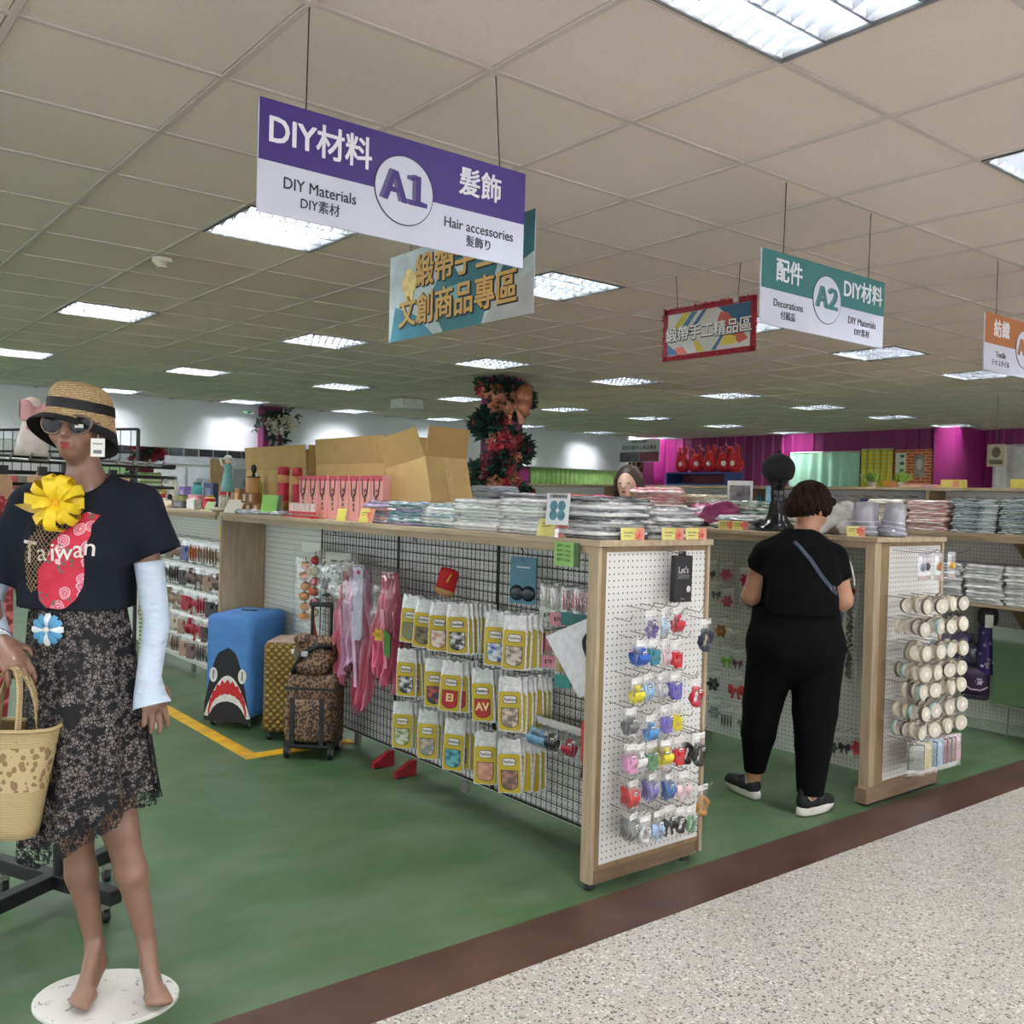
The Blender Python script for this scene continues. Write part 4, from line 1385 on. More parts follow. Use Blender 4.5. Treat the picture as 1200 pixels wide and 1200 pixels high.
def garment(label, y, z, h, w, col, col2, seed, x=2.66):
    t = thing('costume_pack', label, 'costume', (x, y, z), -PI / 2 + 0.45, 'pink costumes on the wire grid')
    rr = random.Random(seed)
    ph = [rr.uniform(0, 6) for _ in range(6)]
    tx = NT('satin_cloth')
    cm = tx.fin(0.45, 0, tx.ramp(tx.noise(7, 2, tx.co('Object', (1, 1, 0.5))), [(0.42, lin(col)), (0.58, lin(col2))]))
    cm2 = M(tuple(min(255, int(c * 1.12)) for c in col2), 0.45, 0, 0.2, 12)
    for s_ in range(6):
        x0, ww = (-0.5 + s_ / 5) * w * 0.8, w * rr.uniform(0.45, 0.75)
        hh, y0 = h * rr.uniform(0.55, 1.0), 0.03 * math.sin(s_ * 2.1)
        ph = [rr.uniform(0, 6.3) for _ in range(4)]
        P = []
        for i in range(17):
            v = i / 16
            g = 0.35 + 0.65 * min(1, 2.0 * v)
            P.append([(x0 * g + (u - 0.5) * ww * g + 0.012 * math.sin(6 * v + ph[0]), y0 + 0.024 * math.sin(2 * PI * 2.2 * u + ph[1] + 1.5 * v) * (0.4 + v) + 0.010 * math.sin(19 * v + ph[2]), -hh * v - 0.05 * v * v * math.sin(5 * u + ph[3])) for u in [k / 14 for k in range(15)]])
        link('cloth' if s_ % 2 else 'ruffle', MB().grid(P).data('cloth', cm if s_ % 2 else cm2, True), t)
    link('sash', MB().grid([[(-w * 0.10 + 0.03 * v, -0.062 - 0.006 * math.sin(6 * v), -h * (0.3 + 0.5 * v)), (w * 0.06 + 0.03 * v, -0.066, -h * (0.3 + 0.5 * v))] for v in [k / 8 for k in range(9)]]).data('sash', M(tuple(min(255, c + 20) for c in col2), 0.4), True), t)
    link('bag', pillow(w * 1.45, h * 0.62, 0.15, 8, 8, seed, -h * 0.27, 0.5).data('bag', FILM, True), t)
    link('header_card', head_me(round(w * 0.5, 3), 0.03), t, (0, -0.02, -0.01))
    hook(G1, (2.81, y, z + 0.02), 0.18, -PI / 2)
    return t


garment('rose pink satin costume in clear wrap, farthest along the grid', 4.86, 1.06, 0.70, 0.10, (176, 70, 96), (206, 120, 140), 1)
garment('long pink costume with red sash and grey hanger panel', 4.66, 1.10, 0.82, 0.15, (196, 100, 124), (190, 150, 176), 2, 2.63)
garment('pink ruffled costume with yellow bow next to yellow packs', 4.40, 1.08, 0.62, 0.15, (186, 84, 112), (206, 110, 138), 3)
t = thing('hanger_panel', 'pale grey plastic strip hanging in front of the pink costumes', 'plastic strip', (2.585, 4.60, 0.70), -PI / 2 + 0.6)
link('strip', MB().prism(rrect(0.055, 0.40, 0.02, 4, 0.20), -0.004, 0.004).data('strip', M((176, 176, 196), 0.3)), t)
link('hole', MB().cyl((0, -0.005, 0.37), (0, 0.005, 0.37), 0.012).data('hole', M((160, 30, 60), 0.5)), t)
t = thing('ribbon_bow', 'small yellow and green fabric flower on the pink costume', 'fabric flower', (2.585, 4.37, 0.76), -PI / 2 + 0.5)
link('petals', it_flower(1.3).data('petals', M((206, 170, 70), 0.6)), t)
link('leaf', MB().prism([(0.03, 0.03), (0.07, 0.0), (0.07, -0.12), (0.035, -0.10)], -0.004, 0.004).data('leaf', M((66, 120, 50), 0.6)), t)
# ---------------------------------------------------------------- suitcases in the recess
def soft_box(w, d, h, r=0.05, n=3, bulge=0.01):
    bm = bmesh.new()
    bmesh.ops.create_cube(bm, size=1)
    for v in bm.verts:
        v.co = Vector((v.co.x * w, v.co.y * d, (v.co.z + 0.5) * h))
    bmesh.ops.bevel(bm, geom=list(bm.edges), offset=r, segments=n, affect='EDGES', profile=0.5)
    bmesh.ops.subdivide_edges(bm, edges=[e for e in bm.edges if e.calc_length() > 0.15], cuts=4, use_grid_fill=True)
    return bm


def bm_data(bm, name, mat, smooth=True):
    me = bpy.data.meshes.new(name)
    bm.to_mesh(me)
    bm.free()
    for m in (mat if isinstance(mat, list) else [mat]):
        me.materials.append(m)
    if smooth:
        me.polygons.foreach_set('use_smooth', [True] * len(me.polygons))
    return me


def wheels(t, pts, r=0.028, mat=None):
    for x, y in pts:
        w = link('caster', MB().cyl((x - 0.012, y, r), (x + 0.012, y, r), r, n=16).data('caster', mat or BLACK, False, 0.003), t)
        link('hub', MB().cyl((x - 0.0135, y, r), (x + 0.0135, y, r), r * 0.55, n=12).data('hub', M((190, 190, 188), 0.4, 0.3)), w)
        link('fork', MB().box((x, y, r * 2.0 + 0.008), (0.034, 0.03, 0.03)).data('fork', BLACK, bevel=0.003), w)


# shark cover case: printed face looks towards -y / camera
SHW, SHD, SHH = 0.335, 0.46, 0.66


def shark_prints(t, yf):
    def pr(name, poly, mat, d, par=None):
        poly = [(a * 1.085, 0.0 + b * 1.30) for a, b in poly]
        return link(name, MB().prism(poly, yf - 0.0012 - 0.0008 * d, yf - 0.0002).data(name, mat), par or t)
    blk, wht, red = M((16, 16, 20), 0.6), M((222, 220, 216), 0.6), M((196, 30, 40), 0.6)
    body = [(-0.150, 0.075), (-0.148, 0.12)] + [(-0.148 + 0.10 * i / 6, 0.12 + 0.25 * math.sin(i / 6 * PI / 2)) for i in range(1, 7)] + [(0.0, 0.39), (0.03, 0.375)] + [(0.03 + 0.10 * i / 6, 0.375 - 0.26 * (i / 6) ** 1.7) for i in range(1, 7)] + [(0.150, 0.05), (0.150, 0.03), (-0.150, 0.03)]
    b = pr('shark_head', body, blk, 0)
    mouth = [(-0.149, 0.055)] + [(-0.149 + 0.149 * i / 8, 0.055 + 0.20 * math.sin(i / 8 * PI / 2) ** 0.9) for i in range(1, 9)] + [(0.149 * i / 8, 0.055 + 0.20 * math.cos(i / 8 * PI / 2) ** 0.9) for i in range(1, 9)] + [(0.128, 0.05)] + [(0.12 * math.cos(a) * 0.95, 0.045 + 0.085 * math.sin(a)) for a in [PI * i / 10 for i in range(1, 10)]] + [(-0.128, 0.05)]
    m = pr('shark_mouth', mouth, wht, 1, b)
    n = 11
    top, bot = [], []
    for i in range(2 * n + 1):
        a = PI - PI * i / (2 * n)
        k = 1.0 if i % 2 else 0.74
        top.append((0.128 * math.cos(a) * (0.9 + 0.08 * k), 0.062 + (0.10 + 0.075 * k) * math.sin(a)))
    for i in range(2 * n + 1):
        a = PI * i / (2 * n)
        k = 0.80 if i % 2 else 1.0
        bot.append((0.118 * math.cos(a) * (0.88 + 0.1 * k), 0.058 + 0.095 * math.sin(a) * (0.9 + 0.25 * k)))
    pr('shark_gums', top + bot, red, 2, m)
    for s in (-1, 1):
        e = pr('shark_eye', [(s * 0.093 + 0.026 * math.cos(a), 0.255 + 0.036 * math.sin(a)) for a in [2 * PI * i / 18 for i in range(18)]], wht, 2, b)
        pr('pupil', [(s * 0.093 - 0.005, 0.235), (s * 0.093 + 0.004, 0.235), (s * 0.093 + 0.006, 0.278), (s * 0.093 - 0.003, 0.278)], M((120, 120, 118), 0.6), 3, b)


def blue_cloth():
    t = NT('stretch_cover')
    n = t.noise(5, 3, t.co('Object', (1, 1, 2.2)))
    t.bump(n, 0.02, 0.5)
    return t.fin(0.6, 0, t.mix(n, lin((62, 118, 182)), lin((78, 138, 204))))


t = thing('suitcase', 'tall suitcase in a blue stretch cover printed with a shark face', 'suitcase', (2.54, 5.96, 0), -0.92)
bm = soft_box(SHW, SHD, SHH, 0.045, 3)
for v in bm.verts:
    v.co.z += 0.055
link('cover', bm_data(bm, 'cover', blue_cloth()), t)
shark_prints(t, -SHD / 2)
link('underside', MB().box((0, 0, 0.075), (SHW - 0.03, SHD - 0.04, 0.05)).data('underside', BLACK, bevel=0.01), t)
wheels(t, [(-0.12, -0.19), (0.12, -0.19), (-0.12, 0.19), (0.12, 0.19)])
link('handle_slot', MB().box((0.0, 0.02, 0.717), (0.10, 0.03, 0.006)).data('handle_slot', BLACK), t)


def gold_shell():
    t = NT('woven_gold_shell')
    co = t.co()
    sp = t.n('ShaderNodeSeparateXYZ', {0: co}).outputs
    u = t.math('ADD', sp[0], sp[1])
    a = t.math('FRACT', t.math('ADD', t.math('MULTIPLY', u, 22), t.math('MULTIPLY', sp[2], 22)))
    b = t.math('FRACT', t.math('SUBTRACT', t.math('MULTIPLY', u, 22), t.math('MULTIPLY', sp[2], 22)))
    h = t.math('MULTIPLY', t.math('PINGPONG', a, 0.5), t.math('PINGPONG', b, 0.5))
    t.bump(h, 0.03, 0.9)
    return t.fin(0.35, 0.35, t.ramp(h, [(0.0, lin((84, 66, 24))), (0.08, lin((140, 112, 48))), (0.2, lin((170, 140, 70)))]))


t = thing('suitcase', 'small gold hard-shell suitcase with woven relief between two cases', 'suitcase', (2.60, 5.46, 0), -0.70)
bm = soft_box(0.235, 0.33, 0.54, 0.03, 3)
for v in bm.verts:
    v.co.z += 0.05
link('shell', bm_data(bm, 'shell', gold_shell()), t)
link('top_band', MB().box((0, 0, 0.592), (0.20, 0.30, 0.008)).data('top_band', M((176, 150, 130), 0.4), bevel=0.003), t)
link('sticker', MB().box((0.075, -0.1655, 0.545), (0.04, 0.002, 0.028)).data('sticker', TAGM), t)
link('lock', MB().cyl((0.03, -0.167, 0.115), (0.03, -0.163, 0.115), 0.012).data('lock', BLACK), t)
wheels(t, [(-0.08, -0.12), (0.08, -0.12), (-0.08, 0.12), (0.08, 0.12)], 0.024)


def leopard(base=(132, 102, 76)):
    t = NT('leopard_fabric')
    co = t.co()
    wv = t.n('ShaderNodeTexNoise', {'Scale': 14.0, 'Detail': 2.0})
    t.set(wv.inputs['Vector'], co)
    mx = t.n('ShaderNodeMix', data_type='VECTOR')
    t.set(mx.inputs[0], 0.035)
    t.set(mx.inputs[4], co)
    t.set(mx.inputs[5], wv.outputs['Color'])
    v = t.voro(72, mx.outputs[1])
    ring = t.ramp(v.outputs[0], [(0.0, (0.5,) * 3), (0.22, (0.5,) * 3), (0.30, (0, 0, 0)), (0.46, (0, 0, 0)), (0.54, (1, 1, 1))])
    f = t.n('ShaderNodeSeparateColor', {0: ring}).outputs[0]
    col = t.ramp(f, [(0.0, lin((26, 20, 18))), (0.3, lin((70, 48, 34))), (0.5, lin(tuple(int(c * 0.72) for c in base))), (1.0, lin(base))])
    t.bump(t.noise(9, 3), 0.012, 0.4)
    return t.fin(0.6, 0, col)


LEO = leopard()
t = thing('trolley_bag', 'leopard print trolley bag with a matching small bag strapped on top', 'trolley bag', (2.55, 5.0, 0), -0.75)
bm = soft_box(0.26, 0.22, 0.36, 0.035, 3)
for v in bm.verts:
    v.co.z += 0.07
link('main_body', bm_data(bm, 'main_body', LEO), t)
bm = soft_box(0.24, 0.07, 0.22, 0.03, 3)
for v in bm.verts:
    v.co = v.co + Vector((0, -0.135, 0.09))
link('front_pocket', bm_data(bm, 'front_pocket', LEO), t)
for x in (-0.075, 0.075):
    link('strap', MB().box((x, -0.172, 0.20), (0.024, 0.006, 0.24)).data('strap', BLACK, bevel=0.001), t)
link('zip_band', MB().box((0, -0.001, 0.355), (0.264, 0.226, 0.012)).data('zip_band', BLACK), t)
link('base', MB().box((0, -0.02, 0.068), (0.25, 0.24, 0.03)).data('base', BLACK, bevel=0.008), t)
_top = Field((-0.16, -0.16, 0.40), (0.16, 0.12, 0.66), 0.008)
_top.ell((0.0, -0.02, 0.52), (0.115, 0.085, 0.085), 0.02)
_top.ell((-0.05, -0.06, 0.60), (0.055, 0.045, 0.035), 0.03)
_top.ell((0.05, -0.03, 0.585), (0.05, 0.05, 0.04), 0.03)
_top.ell((0.0, -0.085, 0.47), (0.095, 0.04, 0.05), 0.02)
_V, _F = _top.mesh()
link('upper_bag', np_mesh('upper_bag', _V, _F, LEO)[0], t)
link('upper_strap', MB().tube([(-0.10, -0.08, 0.43), (-0.05, -0.115, 0.53), (0.03, -0.10, 0.58), (0.09, -0.06, 0.56)], 0.014, 7).data('upper_strap', BLACK, True), t)
link('buckle', MB().box((-0.03, -0.125, 0.535), (0.035, 0.012, 0.028)).data('buckle', M((176, 176, 180), 0.3, 0.5), bevel=0.003), t)
for x in (-0.05, 0.05):
    link('handle_tube', MB().cyl((x, 0.085, 0.42), (x, 0.085, 0.76), 0.009).data('handle_tube', BLACK), t)
link('handle_grip', MB().box((0, 0.085, 0.77), (0.13, 0.025, 0.025)).data('handle_grip', BLACK, bevel=0.006), t)
wheels(t, [(-0.11, -0.12), (0.11, -0.12), (-0.10, 0.09), (0.10, 0.09)], 0.034)
t.scale = (1.12, 1.0, 1.10)
# ---------------------------------------------------------------- goods on the counters
TOP = 1.345


def fold_data(w, d, h, seed, mat, ny=8, nx_=10):
    """one folded textile in a thin bag: soft wavy slab"""
    rr = random.Random(seed)
    ph = [rr.uniform(0, 6.3) for _ in range(6)]
    m = MB()

    def wave(x, y):
        return 0.16 * h * (math.sin(x * 31 + ph[0]) * math.sin(y * 23 + ph[1]) + 0.6 * math.sin(x * 57 + y * 41 + ph[2]))
    rows = []
    for prof in ((1.0, 0.0), (1.03, 0.35), (1.02, 0.7), (0.96, 1.0)):
        rows.append(prof)
    ring = []
    n = 4 * ny
    for k in range(n):
        s, u = divmod(k, ny)
        u = u / ny
        if s == 0:
            p = (-0.5 + u, -0.5)
        elif s == 1:
            p = (0.5, -0.5 + u)
        elif s == 2:
            p = (0.5 - u, 0.5)
        else:
            p = (-0.5, 0.5 - u)
        j = 1 + 0.02 * math.sin(k * 1.7 + ph[3])
        ring.append((p[0] * w * j, p[1] * d * j))
    P = []
    for sc, z in rows:
        P.append([(x * sc, y * sc, h * z + (wave(x, y) if z > 0.5 else 0.35 * wave(x, y)) * (1 if z > 0 else 0)) for x, y in ring])
    for sc in (0.7, 0.35):
        P.append([(x * sc, y * sc, h * 1.05 + wave(x * sc, y * sc)) for x, y in ring])
    m.grid(P, closed_u=True, flip=False)
    L = len(m.v)
    m.f.append(tuple(range(L - n, L)))
    m.k.append(0)
    m.f.append(tuple(range(n - 1, -1, -1)))
    m.k.append(0)
    return m.data('folded_cloth', mat, True)


_FM = {}


def cloth_mat(c1, c2):
    k = (c1, c2)
    if k not in _FM:
        t = NT('wrapped_textile')
        n = t.noise(16, 3, t.co('Object', (1.0, 1.0, 6.0)))
        m = t.fin(0.22, 0, t.ramp(n, [(0.42, lin(c1)), (0.58, lin(c2))]), 0.7)
        t.b.inputs['Coat Weight'].default_value = 0.5
        t.b.inputs['Coat Roughness'].default_value = 0.15
        t.bump(t.noise(26, 2), 0.01, 0.35)
        _FM[k] = m
    return _FM[k]


_FD = {}


def fold_stack(label, x, y, z, n, w, d, h, cols, group, rot=0.0, jit=0.03, seed=0, name='folded_textile', cat='folded textile'):
    rr = random.Random(seed + n)
    for i in range(n):
        c1, c2 = cols[(i + seed) % len(cols)]
        v = rr.randrange(3)
        k = (w, d, h, v, c1, c2)
        if k not in _FD:
            _FD[k] = fold_data(w, d, h * 1.22, v + seed % 5, cloth_mat(c1, c2))
        where = 'bottom pack' if i == 0 else ('topmost pack' if i == n - 1 else ordw(i) + ' pack up')
        solo(name, _FD[k], '%s of the %s' % (where, label), cat, (x + rr.uniform(-jit, jit), y + rr.uniform(-jit, jit), z + h * i * 1.02), rot + rr.uniform(-0.08, 0.08), group)


WG = [((240, 240, 238), (216, 217, 218)), ((242, 242, 240), (196, 198, 202)), ((226, 226, 224), (176, 178, 180)), ((230, 230, 230), (206, 206, 206))]
BW = [((226, 226, 226), (120, 122, 126)), ((130, 132, 136), (64, 66, 70)), ((236, 236, 234), (190, 192, 196)), ((96, 98, 102), (190, 190, 192)), ((232, 232, 232), (206, 206, 208))]
PURP = [((150, 132, 176), (190, 178, 206)), ((176, 160, 196), (206, 200, 214)), ((160, 140, 160), (110, 96, 120))]
TEAL = [((70, 130, 140), (150, 186, 190)), ((140, 118, 168), (186, 176, 204)), ((60, 116, 126), (206, 210, 212)), ((200, 206, 208), (90, 140, 150))]
PINKS = [((206, 120, 128), (226, 190, 186)), ((226, 210, 196), (206, 150, 150)), ((214, 150, 156), (236, 226, 220))]
CRM = [((226, 220, 204), (196, 180, 150)), ((232, 228, 216), (176, 170, 150)), ((222, 214, 200), (206, 196, 176))]
BLU = [((206, 214, 216), (130, 146, 156)), ((190, 202, 206), (96, 110, 120)), ((222, 226, 226), (160, 176, 184))]
GRN = [((206, 216, 200), (70, 100, 84)), ((226, 228, 222), (110, 140, 120)), ((60, 84, 70), (200, 206, 196))]
FL = [((200, 206, 214), (150, 170, 186)), ((206, 180, 190), (170, 190, 206)), ((180, 206, 206), (214, 200, 206))]
GG1 = 'folded textiles on the first counter'
fold_stack('black and white pile at the counter corner', 2.68, 2.83, TOP, 11, 0.26, 0.30, 0.0145, BW, GG1, 0.05, 0.02, 1)
fold_stack('white pile just behind the picture card', 2.68, 3.16, TOP, 10, 0.26, 0.30, 0.0145, WG, GG1, -0.05, 0.02, 2)
fold_stack('white and grey pile in the counter middle', 2.68, 3.49, TOP, 9, 0.26, 0.30, 0.015, WG, GG1, 0.06, 0.02, 3)
fold_stack('pale pile next to teal packs', 2.69, 3.81, TOP, 7, 0.26, 0.28, 0.0155, [WG[0], TEAL[3], WG[1]], GG1, 0.0, 0.02, 4)
fold_stack('teal and lilac pile by the yellow price card', 2.69, 4.10, TOP, 7, 0.27, 0.26, 0.016, TEAL, GG1, 0.1, 0.025, 5)
fold_stack('rose and purple pile before the cartons', 2.70, 4.38, TOP, 7, 0.26, 0.24, 0.016, [PURP[2], PINKS[0], PURP[0]], GG1, -0.1, 0.02, 6)
fold_stack('grey striped pile on the inner counter side', 2.99, 2.84, TOP, 9, 0.26, 0.30, 0.014, BW, GG1, 0.0, 0.02, 7)
fold_stack('white pile on the inner counter side', 2.99, 3.18, TOP, 10, 0.26, 0.30, 0.014, WG, GG1, 0.04, 0.02, 8)
fold_stack('cream pile on the inner counter side', 2.99, 3.52, TOP, 9, 0.26, 0.30, 0.014, [WG[1], CRM[0]], GG1, -0.04, 0.02, 9)
fold_stack('lilac pile on the inner counter side', 2.99, 3.86, TOP, 8, 0.26, 0.28, 0.015, PURP, GG1, 0.06, 0.02, 10)
GG2 = 'folded textiles on the second counter'
for i, (y, n, h, cols, lab, dx) in enumerate(((3.02, 5, 0.016, CRM, 'cream pile beside the plastic bag', 0.2), (3.55, 5, 0.015, [GRN[0], WG[1]], 'grey pile behind the black bust', 0.2), (3.66, 5, 0.016, [PURP[2], BLU[1], WG[0]], 'dark lilac pile left of the black bust', 0.12), (3.90, 9, 0.018, GRN, 'green and white pile on the second counter', 0.36), (4.22, 10, 0.0195, CRM, 'tall cream pile beside pink pile', 0.36), (4.36, 12, 0.0195, PINKS, 'pink striped pile beside the wig head', 0.06), (5.75, 9, 0.02, FL, 'floral pastel pile on the second counter', 0.1), (6.15, 11, 0.021, FL, 'tall pastel pile behind the picture card', 0.12), (6.6, 8, 0.02, [FL[1], CRM[0]], 'mixed pastel pile near the column', 0.1))):
    fold_stack(lab, 4.56 + dx , y, TOP, n, 0.27, 0.28, h, cols, GG2, 0.05 * (-1) ** i, 0.02, 20 + i)
GG3 = 'folded textiles on the third counter'
for i, (y, n, h, cols, lab) in enumerate(((3.72, 13, 0.0155, CRM, 'cream pile at the far end of the third counter'), (3.42, 13, 0.0155, PINKS[1:], 'blush pink pile on the third counter'), (3.10, 14, 0.0155, BLU, 'blue grey pile on the third counter'), (2.78, 14, 0.0155, BLU + GRN[1:2], 'blue pile cut by the picture edge'), (4.05, 10, 0.0155, WG, 'white pile behind the lilac cylinders'), (4.4, 9, 0.0155, CRM, 'beige pile beyond the lilac cylinders'), (4.8, 9, 0.0155, BLU, 'grey blue pile behind the person head'), (5.2, 8, 0.0155, WG, 'white pile behind the black bust head'), (5.7, 6, 0.015, PINKS, 'rosy pile far along the third counter'))):
    fold_stack(lab, 6.47, y, TOP, n, 0.30, 0.27, h, cols, GG3, 0.04 * (-1) ** i, 0.015, 40 + i)
GG4 = 'folded packs on the inner shelf'
for i, (y, n) in enumerate(((3.30, 13), (3.02, 13), (2.76, 13))):
    fold_stack('%s silver grey pile on the inner shelf' % ('far', 'middle', 'near')[i], 6.47, y, 0.881, n, 0.27, 0.24, 0.019, [((232, 232, 232), (196, 198, 200)), ((236, 236, 236), (206, 208, 210)), ((226, 226, 224), (170, 172, 174))], GG4, 0.0, 0.012, 60 + i)


# ---- cards and price signs
def card(name, label, loc, w, h, c, rot, tilt=-0.2, extra=None, cat='price card'):
    t = thing(name, label, cat, loc, (tilt, 0, rot))
    link('sheet', MB().box((0, 0, h / 2), (w, 0.002, h)).data('sheet', M(c, 0.45, 0, 0.04)), t)
    for nm, me, off in (extra or ()):
        link(nm, me, t, off)
    return t


def price_extra(w, h):
    sq = MB().box((0, -0.0016, h / 2), (w * 0.34, 0.0012, h * 0.98)).data('coral_panel', M((214, 142, 122), 0.5))
    ln = MB().box((0, -0.0018, 0), (w * 0.4, 0.0008, 0.004)).box((-w * 0.05, -0.0018, -0.012), (w * 0.3, 0.0008, 0.003)).data('print_line', M((110, 120, 60), 0.5))
    fl = it_flower(0.75, 5).data('flower_mark', M((226, 96, 90), 0.5))
    return [('coral_panel', sq, (w * 0.33, 0, 0)), ('print_line', ln, (-w * 0.18, 0, h * 0.72)), ('flower_mark', fl, (w * 0.22, 0.0, h * 0.55))]


for lab, x, y, rot in (('yellow and coral price card on the end panel, nearest the note', 2.69, 2.645, 0.0), ('yellow and coral price card in the end panel middle', 2.92, 2.645, 0.0), ('yellow and coral price card at the end panel corner', 3.06, 2.645, 0.0)):
    card('price_card', lab, (x, y, TOP - 0.022), 0.128, 0.07, (216, 208, 122), rot, -0.03, price_extra(0.128, 0.07))
card('price_card', 'tilted yellow and coral card on the white pile edge', (2.515, 2.93, TOP + 0.001), 0.14, 0.075, (220, 210, 130), -PI / 2 + 0.3, -0.35, price_extra(0.14, 0.075))
card('price_card', 'yellow and coral card at the teal pile', (2.515, 4.42, TOP + 0.001), 0.10, 0.075, (214, 200, 104), -PI / 2 + 0.3, -0.3, price_extra(0.10, 0.075))
card('price_card', 'small yellow card by the pink gift bags', (2.53, 4.72, TOP + 0.001), 0.06, 0.07, (206, 196, 90), -PI / 2 + 0.4, -0.3)
_gl = MB()
for dx, dz, c in ((-0.022, 0.085, 0), (0.022, 0.085, 0), (-0.022, 0.048, 0), (0.022, 0.048, 0)):
    _gl.cyl((dx, -0.0024, dz), (dx, -0.0008, dz), 0.021, n=16)
card('picture_card', 'white card with four teal and olive round photos', (2.505, 2.885, 1.395), 0.125, 0.125, (220, 222, 226), -PI / 2 + 0.08, -0.08, [('photo_print', _gl.data('photo_print', M((70, 130, 144), 0.4, 0, 0.4, 40)), (0, 0, -0.01)), ('lettering', text_mb('太陽眼鏡專區', 0.017, 0.008, 0.0005).move((0, -0.0016, 0.112)).data('lettering', M((70, 74, 84), 0.5)), (0, 0, 0))], 'card')
link('stem', MB().box((0, 0.004, -0.022), (0.02, 0.003, 0.056)).box((0, 0.006, -0.048), (0.05, 0.03, 0.004)).data('stem', FILM2), bpy.data.objects['picture_card'])
card('blank_card', 'plain off-white card standing behind the price cards', (3.06, 2.78, TOP + 0.03), 0.15, 0.11, (222, 220, 212), -0.35, -0.1, None, 'card')
link('stand', MB().box((0, 0.02, -0.012), (0.06, 0.05, 0.006)).box((0, 0.006, -0.006), (0.05, 0.004, 0.02)).data('stand', FILM2), bpy.data.objects['blank_card'])
for lab, x, y in (('yellow tag left of the black bust', 4.45, 3.62), ('second yellow tag before the black bust', 4.45, 3.52), ('yellow tag below the lilac cylinders', 4.45, 2.78)):
    card('price_card', lab, (x, y, TOP), 0.09, 0.055, (214, 204, 116), -PI / 2 + 0.7, -0.4, price_extra(0.09, 0.055))

# ---- sunglass boxes, bags, busts
t = thing('gift_box', 'red and pink patterned gift bag lying on the second counter', 'gift bag', (4.60, 4.98, TOP + 0.10), -0.9)
link('body', MB().box((0, 0, 0.04), (0.26, 0.16, 0.09)).data('body', M((196, 60, 70), 0.4, 0, 0.3, 18), bevel=0.008), t)
link('base_box', MB().box((0, 0, -0.053), (0.30, 0.20, 0.092)).data('base_box', M((206, 140, 150), 0.4, 0, 0.3, 14), bevel=0.006), t)
t = thing('gift_box', 'bright pink wrapped box beside the wig head', 'gift box', (4.58, 4.72, TOP), -0.8)
link('body', MB().box((0, 0, 0.05), (0.30, 0.18, 0.10)).data('body', M((226, 170, 176), 0.4, 0, 0.3, 14), bevel=0.006), t)
link('lid', MB().box((0.01, 0, 0.14), (0.28, 0.17, 0.076)).rot(ry(0.12)).data('lid', M((214, 110, 150), 0.4, 0, 0.25, 14), bevel=0.006), t)
t = thing('plastic_bag_pile', 'heap of crumpled clear plastic bags beside the person', 'plastic bag', (4.70, 2.98, TOP), 0.3)
_f = Field((-0.2, -0.2, -0.01), (0.2, 0.2, 0.2), 0.012)
_r = random.Random(8)
for i in range(26):
    a, q = _r.uniform(0, 6.3), _r.uniform(0, 0.13)
    _f.ell((q * math.cos(a), q * math.sin(a), _r.uniform(0.02, 0.13 - 0.5 * q)), (_r.uniform(0.03, 0.06), _r.uniform(0.02, 0.05), _r.uniform(0.01, 0.035)), 0.008, rot=ry(_r.uniform(-0.7, 0.7)))
_f.half((0, 0, -1), 0.0)
_V, _F = _f.mesh()
_pt = NT('crumpled_poly')
_pt.bump(_pt.noise(30, 3), 0.02, 0.8)
link('film', np_mesh('film', _V, _F, _pt.fin(0.2, 0, _pt.mix(_pt.noise(20, 3), lin((206, 206, 202)), lin((236, 236, 234)))), relax=0)[0], t)
link('label', MB().box((0.05, -0.12, 0.06), (0.05, 0.004, 0.03)).data('label', TAGM), t)
t.scale = (1.15, 1.15, 1.4)
for i, (x, y, lab) in enumerate(((4.58, 2.82, 'lilac clear plastic cup stack at the roll panel corner'), (4.72, 2.88, 'second lilac plastic cup stack behind the first'), (4.70, 2.73, 'tilted lilac plastic cup stack nearest the aisle'))):
    t = thing('cup_stack', lab, 'plastic cups', (x, y, TOP), (0.12 * (i == 2), 0, 0.4 * i), 'lilac cup stacks')
    pr = [(0.040, 0.0)]
    for k in range(5):
        pr += [(0.042 + 0.001 * k, 0.11 + 0.012 * k), (0.050, 0.115 + 0.012 * k), (0.050, 0.119 + 0.012 * k)]
    pr = [(0.078, 0.0), (0.07, 0.03), (0.058, 0.065), (0.052, 0.14), (0.05, 0.175), (0.03, 0.18)]
    link('shell', MB().lathe(pr, 24).data('shell', clear((176, 174, 206), 0.12, 0.2, 0.30), True), t)
    for k in range(3):
        link('rim', MB().lathe([(0.074 - 0.008 * k, 0.02 + 0.025 * k), (0.077 - 0.008 * k, 0.024 + 0.025 * k), (0.074 - 0.008 * k, 0.028 + 0.025 * k)], 24, caps=False).data('rim', M((186, 186, 206), 0.3)), t)
t = thing('display_bust', 'glossy black display bust with a long neck on the second counter', 'display bust', (4.60, 3.38, TOP), -0.6)
t.scale = (1.08, 1.08, 1.03)
_f = Field((-0.16, -0.14, -0.01), (0.16, 0.14, 0.47), 0.007)
_f.ell((0, 0, 0.0), (0.11, 0.08, 0.06), 0.02)
_f.chain([(0, 0, 0.04), (0, 0, 0.12), (0, 0, 0.21), (0, -0.005, 0.27)], [0.070, 0.040, 0.031, 0.036], 0.02)
_f.ell((0, -0.005, 0.315), (0.062, 0.072, 0.07), 0.025)
_f.ell((0, -0.03, 0.275), (0.035, 0.035, 0.03), 0.02)
_f.half((0, 0, -1), 0.0)
_V, _F = _f.mesh()
link('bust', np_mesh('bust', _V, _F, M((26, 26, 30), 0.22, 0, 0.05))[0], t)
_f = Field((-0.1, -0.12, 0.26), (0.1, 0.12, 0.47), 0.007)
_f.ell((0, 0.0, 0.345), (0.086, 0.094, 0.086), 0.0)
